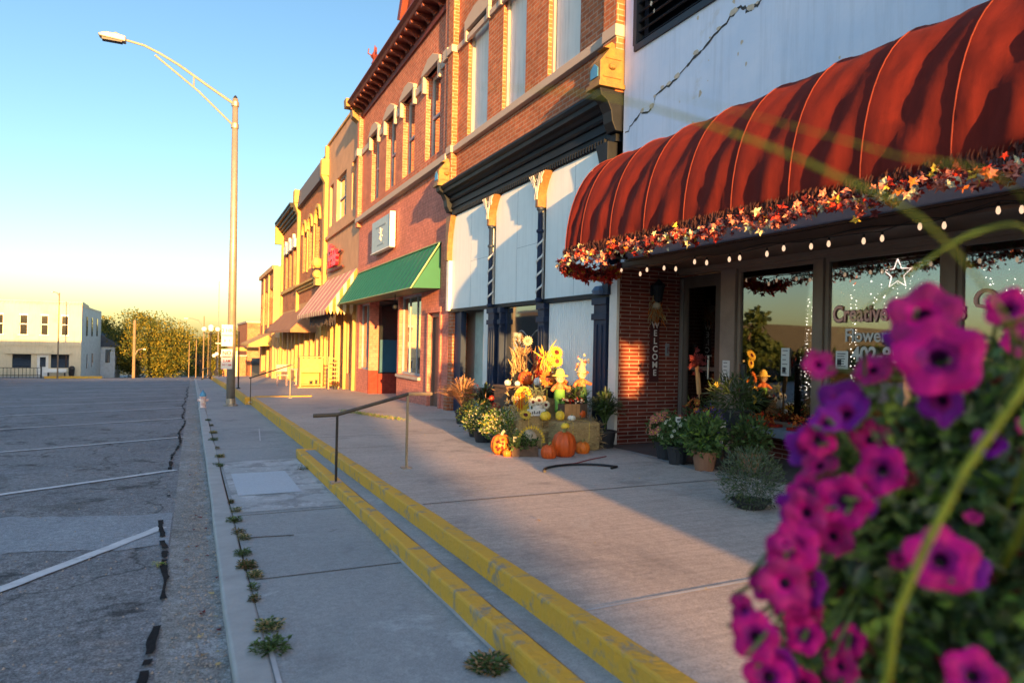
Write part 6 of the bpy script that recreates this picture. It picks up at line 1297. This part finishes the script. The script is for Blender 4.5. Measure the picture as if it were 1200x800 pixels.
# ---------------------------------------------------------------- trees
def tree(x,y,z0,crown,n,leafs,mats,wts,label,seed,clumps=50,trunk=.25,kind='tree'):
    cx,cy,cz,rx,ry,rz=crown; g=random.Random(seed); t=thing(kind,(x,y,z0),label,'tree')
    mb=MB(); mb.tube([(x,y,z0-.3),(x+.1,y,lerp(z0,cz,.5)),(cx,cy,cz)],[trunk,trunk*.8,trunk*.3],8)
    cl=[]
    for i in range(clumps):
        p=Vector((g.gauss(0,1),g.gauss(0,1),g.gauss(0,1))).normalized()*g.uniform(.5,1.0); p.z=max(p.z,-.75); r=g.uniform(.16,.34)
        cl.append((Vector((cx+p.x*rx,cy+p.y*ry,cz+p.z*rz)),r))
    for c,r in cl[:14]: mb.tube([(x,y,lerp(z0,cz,g.uniform(.4,.8))),tuple(Vector((x,y,cz)).lerp(c,.5)+Vector((0,0,.2))),tuple(c)],[trunk*.4,trunk*.22,.03],5)
    part(mb,'trunk',pmat('bark_%d'%seed,(.1,.07,.05),bump=.4,bs=20),t)
    mb=MB()
    for i in range(n):
        c,r=cl[g.randrange(len(cl))]; d=Vector((g.gauss(0,1),g.gauss(0,1),g.gauss(0,1))); d=d.normalized()*g.random()**.4*r
        p=Vector((c.x+d.x*rx,c.y+d.y*ry,c.z+d.z*rz)); mb.mat(g.choices(range(len(mats)),wts)[0]); mb.rleaf(p,leafs*g.uniform(.6,1.4),leafs*.7,g)
    part(mb,'crown',mats,t)
    return t
TG=[M['tree_gold'],M['tree_green'],M['leaf_dark']]
tree(-6.5,100,-4.6,(-5.9,100,-.2,6.2,4.5,4.3),24000,.25,TG,[3,3,1],'big rounded golden-green tree beyond the junction behind the timber pole',1,110)
tree(-11.5,104,-4.6,(-11.0,104,.3,3.2,3,4.1),9000,.25,TG,[3,2,1],'tree half hidden by the roof of the white corner building',2,30)
tree(-3.8,108,-4.8,(-3.2,108,-1.5,2.4,2.4,3.2),4000,.28,TG,[2,3,2],'lower darker tree at the right foot of the big golden tree',3,26)
tr=[(1.2,125,(1.2,125,-1.6,5.2,4,4.0),'mid green tree left of the globe lamps'),(5.6,118,(5.6,118,-1.2,4.6,4,3.9),'yellowish tree behind the globe lamps'),(11,122,(11,122,-1.0,4.5,4,3.4),'tree behind the sign pole and brick block'),(8.2,112,(8.0,112,-2.2,2.8,3,3.0),'small tree beside the far brick block'),(-1,150,(-1,150,-4.5,4.2,4,4.2),'distant dark tree at the end of the road'),(7,160,(7,160,-3,6,5,4),'distant broad tree right of the road end')]
for i,(x,y,c,lb) in enumerate(tr): tree(x,y,zs(y),c,8000,.28,TG,[[3,2,1],[4,2,1],[3,2,1],[4,2,1],[1,3,3],[2,3,2]][i],lb,20+i,45)
# distant wooded horizon
mb=MB(); g=random.Random(99)
for i in range(9000):
    x=g.uniform(-420,300); y=g.uniform(330,420); h=4+7*(noise.noise(Vector((x*.03,0,0)))+.6); mb.mat(g.randrange(2)); mb.rleaf((x,y,-13+g.random()*h*1.2),4.5,3.5,g)
tag(mb.build('far_woods',[M['tree_green'],M['tree_gold']]),'distant line of woods closing the view past the end of the road','woods',kind='stuff')
# ---------------------------------------------------------------- petunia basket
fl=[((0.653,0.423,1.496),0.078,'m'),((0.678,0.456,1.539),0.070,'p'),((0.649,0.558,1.484),0.037,'k'),((0.692,0.56,1.436),0.058,'u'),((0.696,0.447,1.451),0.052,'u'),((0.66,0.487,1.376),0.054,'m'),((0.625,0.503,1.342),0.056,'m'),((0.695,0.614,1.378),0.053,'u'),((0.668,0.572,1.366),0.045,'p'),((0.646,0.582,1.31),0.050,'u'),((0.578,0.525,1.293),0.054,'m'),((0.576,0.56,1.242),0.037,'m'),((0.575,0.527,1.239),0.047,'m'),((0.528,0.527,1.206),0.049,'m'),((0.565,0.532,1.171),0.047,'u'),((0.62,0.396,1.313),0.060,'m'),((0.681,0.411,1.293),0.041,'u'),((0.627,0.37,1.217),0.048,'m'),((0.66,0.521,1.183),0.036,'m'),((0.704,0.532,1.48),0.045,'p'),((0.757,0.419,1.547),0.044,'m'),((0.707,0.554,1.236),0.040,'u'),((0.699,0.49,1.512),0.046,'u'),((0.671,0.592,1.331),0.046,'m'),((0.878,0.473,1.515),0.040,'m'),((0.882,0.472,1.316),0.036,'u'),((0.546,0.563,1.217),0.037,'p'),((0.661,0.575,1.255),0.044,'u'),((0.557,0.536,1.148),0.045,'m'),((.64,.54,1.42),.035,'u'),((.60,.53,1.325),.05,'p'),((.555,.515,1.26),.05,'p'),((.6,.53,1.25),.05,'u'),((.54,.52,1.165),.05,'m'),((.66,.53,1.43),.045,'u'),((.59,.52,1.2),.04,'m'),((.57,.53,1.285),.04,'m'),((.61,.54,1.22),.045,'p'),((.57,.54,1.11),.05,'m'),((.6,.53,1.14),.04,'m'),((.63,.52,1.30),.045,'p'),((.66,.51,1.33),.04,'u'),((.70,.53,1.40),.045,'p'),((.64,.55,1.40),.04,'m'),((.80,.46,1.40),.035,'u'),((.55,.55,1.20),.04,'u'),((.62,.5,1.17),.04,'p'),((.63,.53,1.36),.022,'w'),((.59,.52,1.27),.02,'w'),((.72,.5,1.36),.022,'w'),((.68,.48,1.28),.02,'k'),((.74,.44,1.33),.018,'k'),((.56,.52,1.3),.02,'k'),((.78,.42,1.25),.025,'w'),((.84,.44,1.42),.03,'k')]
BC=Vector((.97,.62,1.2))
t=thing('petunia_basket',(BC.x,BC.y,zu(.6)),'trailing basket of magenta and purple petunias filling the near corner of the view','flower basket')
mb=MB(); mb.lathe([(.03,.9),(.12,.93),(.19,1.02),(.22,1.15),(.225,1.17),(.2,1.16)],(BC.x,BC.y,0),20); part(mb,'basket',pmat('coco_liner',(.12,.07,.04),bump=.8,bs=80),t)
mb=MB(); mb.tube([(BC.x,BC.y,zu(.6)),(BC.x,BC.y,.92)],.03,10); mb.lathe([(.15,zu(.6)),(.15,zu(.6)+.02),(.04,zu(.6)+.05)],(BC.x,BC.y,0),16); part(mb,'stand',M['black'],t)
g=random.Random(17)
def inhull(p): # trailing mass: ellipsoids round the basket
    return True
blobs=[(Vector((1.02,.6,1.23)),Vector((.21,.2,.2)),4200),(Vector((.99,.5,1.41)),Vector((.14,.12,.09)),1500),(Vector((1.08,.5,1.50)),Vector((.12,.1,.07)),700),(Vector((.87,.52,1.36)),Vector((.09,.09,.10)),1000),(Vector((.77,.56,1.24)),Vector((.09,.08,.15)),1500),(Vector((.73,.57,1.08)),Vector((.09,.08,.18)),1200),(Vector((.86,.42,1.2)),Vector((.13,.1,.22)),1900),(Vector((.72,.55,1.42)),Vector((.03,.04,.05)),60)]
mats=[M['leaf_dark'],M['leaf_mid'],M['leaf_grey'],M['leaf_lime'],M['leaf_maroon']]; mb=MB()
for c,r,n in blobs:
    for i in range(int(n*1.5)):
        p=Vector((g.gauss(0,1),g.gauss(0,1),g.gauss(0,1))).normalized()*g.random()**.38; q=Vector((c.x+p.x*r.x,c.y+p.y*r.y,c.z+p.z*r.z)); q+=Vector((g.gauss(0,.012),)*3)
        mb.mat(g.choices(range(5),[2,5,2.5,1.6,.5])[0]); mb.leaf(q,p+Vector((g.gauss(0,.7),g.gauss(0,.7),g.gauss(0,.6))),p+Vector((g.gauss(0,.5),)*3),g.uniform(.014,.038),g.uniform(.009,.02))
part(mb,'foliage',mats,t)
mb=MB()
for i in range(70):
    a=Vector((BC.x+g.gauss(0,.08),BC.y+g.gauss(0,.06),BC.z+g.uniform(-.05,.12))); e=Vector(fl[g.randrange(len(fl))][0])+Vector((g.gauss(0,.012),g.gauss(0,.012),g.gauss(0,.012))); m_=a.lerp(e,.5)+Vector((0,0,g.uniform(0,.08))); mb.tube([a,m_,e],.0022,5)
part(mb,'stems',M['leaf_mid'],t)
for (c,dia,kd) in fl:
    c=Vector(c); r=dia*.53; tocam=(Vector((0,0,1.5))-c).normalized(); out=(c-BC).normalized(); 
    nrm=(tocam*(1.15 if kd in 'm' else .45)+out*.5+Vector((g.gauss(0,.22),g.gauss(0,.22),g.gauss(0,.22)))).normalized()
    u=nrm.orthogonal().normalized(); v=nrm.cross(u); ph=g.random()*6.28; R_=5; N_=30; vs=[];fs=[];mi=[]
    prof_=[(.07,-.62),(.13,-.3),(.22,-.1),(.48,.02),(.78,.06),(1.0,.0)]
    for j,(rr,hh) in enumerate(prof_):
        for k in range(N_):
            a=6.283*k/N_; lobe=1-.17*abs(math.sin(a*2.5))**3 if j>2 else 1
            wav=.09*math.sin(a*5+1)*(rr)+.07*math.sin(a*11+ph)*rr*rr+.03*math.sin(a*19+2*ph)*rr*rr+(.35*rr*math.cos(a+ph)**2 if kd=='u' else .0)
            vs.append(c+(u*math.cos(a+ph)+v*math.sin(a+ph))*r*rr*lobe+nrm*r*(hh+wav))
    mb=MB()
    for j in range(len(prof_)-1):
        mb.mat(1 if j<2 else (2 if j==2 else 0)); b_=len(mb.v)
        mb.add(vs[j*N_:(j+2)*N_],[(k,(k+1)%N_,N_+(k+1)%N_,N_+k) for k in range(N_)])
    col_={'m':'petal_magenta','p':'petal_pink','u':'petal_purple','k':'petal_pink','w':'leaf_maroon'}[kd]
    if kd=='u': pass
    part(mb,'flower',[M[col_],M['petal_throat'],M[{'m':'petal_inner','p':'petal_magenta','u':'petal_inner','k':'petal_magenta','w':'leaf_maroon'}[kd]]],t,smooth=True)
    mb=MB(); mb.tube([c-nrm*r*.6,c-nrm*r*1.1+Vector((0,0,-.01))],[.004,.002],5); part(mb,'calyx',M['leaf_mid'],t)
def blade(pts,w,mat,label=None):
    mb=MB(); n=len(pts); pts=[Vector(p) for p in pts]; fine=[]
    for i in range(n-1):
        p0=pts[max(i-1,0)];p1=pts[i];p2=pts[i+1];p3=pts[min(i+2,n-1)]
        for k in range(6): s=k/6; fine.append(.5*((2*p1)+(p2-p0)*s+(2*p0-5*p1+4*p2-p3)*s*s+(3*p1-p0-3*p2+p3)*s**3))
    fine.append(pts[-1]); m_=len(fine); vs=[];fs=[]
    for i,p in enumerate(fine):
        f=i/(m_-1); d=(fine[min(i+1,m_-1)]-fine[max(i-1,0)]).normalized(); side=Vector((0,0,1)).cross(d); side=(side+Vector((0,0,.7))).normalized(); ww=w*min(1,f*2.5+.08)
        up=d.cross(side).normalized()
        vs+=[p-side*ww/2,p+up*ww*.18,p+side*ww/2,p-up*ww*.05]
    for i in range(m_-1):
        for k in range(4): fs.append((4*i+k,4*i+(k+1)%4,4*i+4+(k+1)%4,4*i+4+k))
    mb.add(vs,fs); return part(mb,'grass_blade',mat,t,label,smooth=True)
blade([(0.185,0.465,1.688),(0.265,0.427,1.683),(0.331,0.375,1.655),(0.39,0.325,1.618),(0.434,0.283,1.576),(0.52,0.27,1.48),(.68,.36,1.35),(.85,.5,1.2)],.009,M['blade'],'long pale grass blade arching across the awning')
blade([(0.287,0.395,1.681),(0.348,0.345,1.655),(0.403,0.297,1.628),(0.461,0.248,1.597),(.6,.3,1.5),(.8,.45,1.3)],.004,M['blade'])
mb=MB(); mb.tube([(.75,.42,1.53),(.63,.32,1.535),(0.568,0.286,1.504),(0.541,0.299,1.459),(0.514,0.312,1.415),(0.489,0.324,1.358),(0.471,0.333,1.308),(0.463,0.336,1.239),(.6,.42,1.1),(.85,.55,1.05)],[.003]+[.003]*9,8); part(mb,'trailing_stem',M['blade'],t,'thick yellow-green trailing stem nearest the viewer',smooth=True)
blade([(0.60,0.492,1.52),(0.656,0.444,1.588),(0.688,0.406,1.619),(0.72,0.38,1.61),(.85,.45,1.5),(.93,.55,1.3)],.01,M['blade'])
# ---------------------------------------------------------------- added unseen blocks and hedges that shape the evening shade and stand in reflections
def offblock(name,x0,x1,y0,y1,h,label,mat,base=0):
    t=thing(name,((x0+x1)/2,(y0+y1)/2,base),label,'building'); mb=MB(); mb.box(x0,x1,y0,y1,base-1,h); part(mb,'wall',mat,t); mb=MB(); mb.box(x0-.1,x1+.1,y0-.1,y1+.1,h,h+.25); part(mb,'cornice',M['stone'],t)
    mb=MB(); n=int((x1-x0)/3.2)
    for k in range(n):
        x=x0+1.2+k*3.2
        if h>5: mb.box(x,x+1.2,y1,y1+.05,h-3.2,h-1.4)
        mb.box(x,x+1.6,y1+.001,y1+.05,base+.6,base+2.6 if h>5 else base+2)
    part(mb,'windows',M['dglass'],t)
AZ=R(7.4); EL=R(6.0); tz=math.tan(AZ); te=math.tan(EL)/math.cos(AZ)
offblock('shade_block_left',-95,-9.1,-43,-40,8.4,'unseen brick block added behind the viewer to shade the street, left part',M['brick_far'],1.1)  # unseen block added behind the camera to shade the street
offblock('shade_block_mid',-9.05,-5.9,-43,-40,7.2,'lower unseen brick block added behind the viewer to shade the walk',M['brick_red'],1.1)  # added lower block, so its shade stops partway up the walk
offblock('shade_block_right',-5.85,-4.1,-43,-40,5.9,'narrow low brick block added behind the viewer to let sun onto the far walk',M['brick_red'],1.1)  # added low block, sun passes over it onto the far walk
# hedge added behind the viewer to shade the shop side of the walk
t=thing('shade_hedge',(3.5,-8,.5),'dense hedge added behind the viewer to shade the walk','hedge')
mb=MB(); mb.box(1.42,6.0,-8.5,-8.0,.4,2.5); part(mb,'core',M['leaf_dark'],t)
mb=MB(); g=random.Random(3)
for i in range(1500): mb.rleaf((g.uniform(1.42,6),-8+g.random()*.04,g.uniform(.5,2.5)),.06,.04,g)
part(mb,'leaves',M['leaf_mid'],t)
for nm,xa,xb,h,lb in (('shade_hedge',2.72,3.1,4.0,'narrow tall hedge piece added behind the viewer to shade the ribbed panel'),('shade_hedge',3.38,6.0,4.3,'tall hedge screen added behind the viewer to narrow the sun on the brick entry')):  # tall hedge pieces added to trim the sun on the shopfronts
    t=thing(nm,((xa+xb)/2,-8.4,.5),lb,'hedge'); mb=MB(); mb.box(xa+.05,xb-.02,-8.9,-8.6,.4,h-.1); part(mb,'core',M['leaf_dark'],t)
    mb=MB()
    for i in range(3200 if xb>5 else 1200): z_=g.uniform(.5,h); w=.05*math.sin(z_*3.1)+.04*math.sin(z_*7.7); mb.rleaf((g.uniform(xa+w-.02,xb+w),-8.75+g.gauss(0,.12),z_),.09,.06,g)
    part(mb,'leaves',M['leaf_mid'],t)
# opposite side of the street, seen only in the shop glass
def sideblock(name,y0,y1,h,label,mat,base,x1=-30):
    t=thing(name,(x1-6,(y0+y1)/2,base),label,'building'); mb=MB(); mb.box(x1-12,x1,y0,y1,base-1,h); part(mb,'wall',mat,t); mb=MB(); mb.box(x1-12.1,x1+.2,y0-.1,y1+.1,h,h+.3); part(mb,'cornice',M['stone'],t)
    mb=MB(); n=int((y1-y0)/2.8)
    for k in range(n): y=y0+.9+k*2.8; mb.box(x1,x1+.05,y,y+1.0,h-2.8,h-1.2); mb.box(x1,x1+.05,y,y+1.9,base+.5,base+2.5)
    part(mb,'windows',M['dglass'],t)
t=thing('shade_block_far',(-20,48,-1.6),'one-storey block added outside the left edge of the view to shade the far corner','building')  # unseen block added to shade the far corner building
mb=MB(); mb.box(-60,-12.4,44,54,-2.5,3.6); part(mb,'wall',pmat('near_black_block',(.03,.03,.03)),t)  # near-black so the added block stays dark in the shop glass
sideblock('opposite_hall',62.5,76,5.2,'cream hall across the side street',M['cream'],-2.5,-26)
for i,(x,y,c,lb) in enumerate([(-16,40.5,(-16,40.5,1.6,2.2,2.2,2.6),'tree in front of the added dark block, nearest the street'),(-21,41,(-21,41,1.3,2.8,2.2,2.4),'second tree in front of the added dark block'),(-27,41,(-27,41,1.7,3.2,2.4,2.8),'third tree in front of the added dark block'),(-38,34,(-38,34,-.2,5,7,2.6),'tree across the street beyond the first three'),(-37,48,(-37,48,-.6,5,6,2.8),'farthest tree across the street'),(-34,10,(-34,10,1.0,6,6,2.4),'broad tree across the street opposite the flower shop'),(-36,22,(-36,22,.6,5,6,2.4),'second tree across the street'),(-40,-4,(-40,-4,1.4,7,8,2.6),'third tree across the street')]): tree(x,y,zs(y)-.1,c,2500,.6,[M['leaf_dark'],M['tree_green']],[3,1],lb,50+i,30,trunk=.4)
# ---------------------------------------------------------------- sun, sky, camera
world=bpy.data.worlds.new('World'); scene.world=world; world.use_nodes=True; nt=world.node_tree; L=nt.links
bg=nt.nodes['Background']; sky=nt.nodes.new('ShaderNodeTexSky'); sky.sky_type='NISHITA'; sky.sun_disc=False
sky.sun_elevation=R(SKY_EL); sky.sun_rotation=math.pi+AZ; sky.altitude=0; sky.air_density=1.0; sky.dust_density=.9; sky.ozone_density=2.0
hs=nt.nodes.new('ShaderNodeHueSaturation'); hs.inputs['Saturation'].default_value=1.08; L.new(sky.outputs[0],hs.inputs['Color']); 
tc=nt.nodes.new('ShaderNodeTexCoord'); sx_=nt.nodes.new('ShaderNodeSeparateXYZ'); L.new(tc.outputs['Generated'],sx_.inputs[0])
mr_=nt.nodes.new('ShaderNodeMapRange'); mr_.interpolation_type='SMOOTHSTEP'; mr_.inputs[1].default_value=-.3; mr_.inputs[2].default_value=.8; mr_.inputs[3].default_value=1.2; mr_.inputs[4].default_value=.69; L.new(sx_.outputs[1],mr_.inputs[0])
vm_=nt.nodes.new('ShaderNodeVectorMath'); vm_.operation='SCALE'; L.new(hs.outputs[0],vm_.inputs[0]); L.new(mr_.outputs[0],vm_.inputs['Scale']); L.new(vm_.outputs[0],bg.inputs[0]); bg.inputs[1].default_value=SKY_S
sun=bpy.data.lights.new('sun','SUN'); sun.energy=5.0; sun.angle=R(.6); sun.color=(1,.52,.15); so_=bpy.data.objects.new('sun',sun); col.objects.link(so_)
d=Vector((math.sin(AZ)*math.cos(EL),math.cos(AZ)*math.cos(EL),-math.sin(EL))); so_.rotation_euler=d.to_track_quat('-Z','Y').to_euler(); so_.location=(0,-20,30)
TH=R(25.05); PT=3/800; RO=.021
f0=Vector((math.sin(TH),math.cos(TH),0)); r0=Vector((math.cos(TH),-math.sin(TH),0)); u0=Vector((0,0,1))
f=f0*math.cos(PT)+u0*math.sin(PT); u=-f0*math.sin(PT)+u0*math.cos(PT); cr=r0*math.cos(RO)+u*math.sin(RO); cu=-r0*math.sin(RO)+u*math.cos(RO)
cam=bpy.data.cameras.new('camera'); cam.sensor_width=36; cam.lens=24.0; cam.clip_start=.05; cam.clip_end=6000
cam.dof.use_dof=True; cam.dof.focus_distance=10; cam.dof.aperture_fstop=2.6; cam.dof.aperture_blades=7
co=bpy.data.objects.new('camera',cam); col.objects.link(co)
co.matrix_world=Matrix(((cr.x,cu.x,-f.x,0),(cr.y,cu.y,-f.y,0),(cr.z,cu.z,-f.z,1.5),(0,0,0,1))); scene.camera=co
scene.view_settings.view_transform='Standard'; scene.view_settings.look='None'; scene.view_settings.exposure=EXPO; scene.view_settings.gamma=1
scene.cycles.max_bounces=6; scene.cycles.diffuse_bounces=3; scene.cycles.glossy_bounces=3; scene.cycles.transparent_max_bounces=10; scene.cycles.transmission_bounces=3
scene.cycles.use_denoising=True; scene.cycles.sample_clamp_indirect=6

# objects that repeat carry one shared group phrase
GR={'pumpkin':'pumpkins and gourds of the harvest display','gourd':'pumpkins and gourds of the harvest display','tree':'trees along and beyond the street','pole':'utility poles at the junction','potted plant':'potted plants set out along the shopfronts','ornamental grass':'ornamental grasses in black tubs','hay bale':'hay bales under the harvest display','handrail':'handrails along the yellow step','fairy lights':'light curtains in the shop windows','flower tray':'flower trays on the window ledge','scarecrow doll':'scarecrow dolls in the display','artificial flower':'large artificial sunflowers','corn stalks':'dried stalk bundles','paper notice':'notices on the shopfront','plant tag':'plant tags','hedge':'hedges added behind the viewer for shade','crate':'crates in the display'}
from collections import Counter
cc=Counter(o.get('category') for o in col.objects if o.parent is None)
for o in col.objects:
    if o.parent is None and o.get('category') in GR and cc[o['category']]>1 and not o.get('group'): o['group']=GR[o['category']]
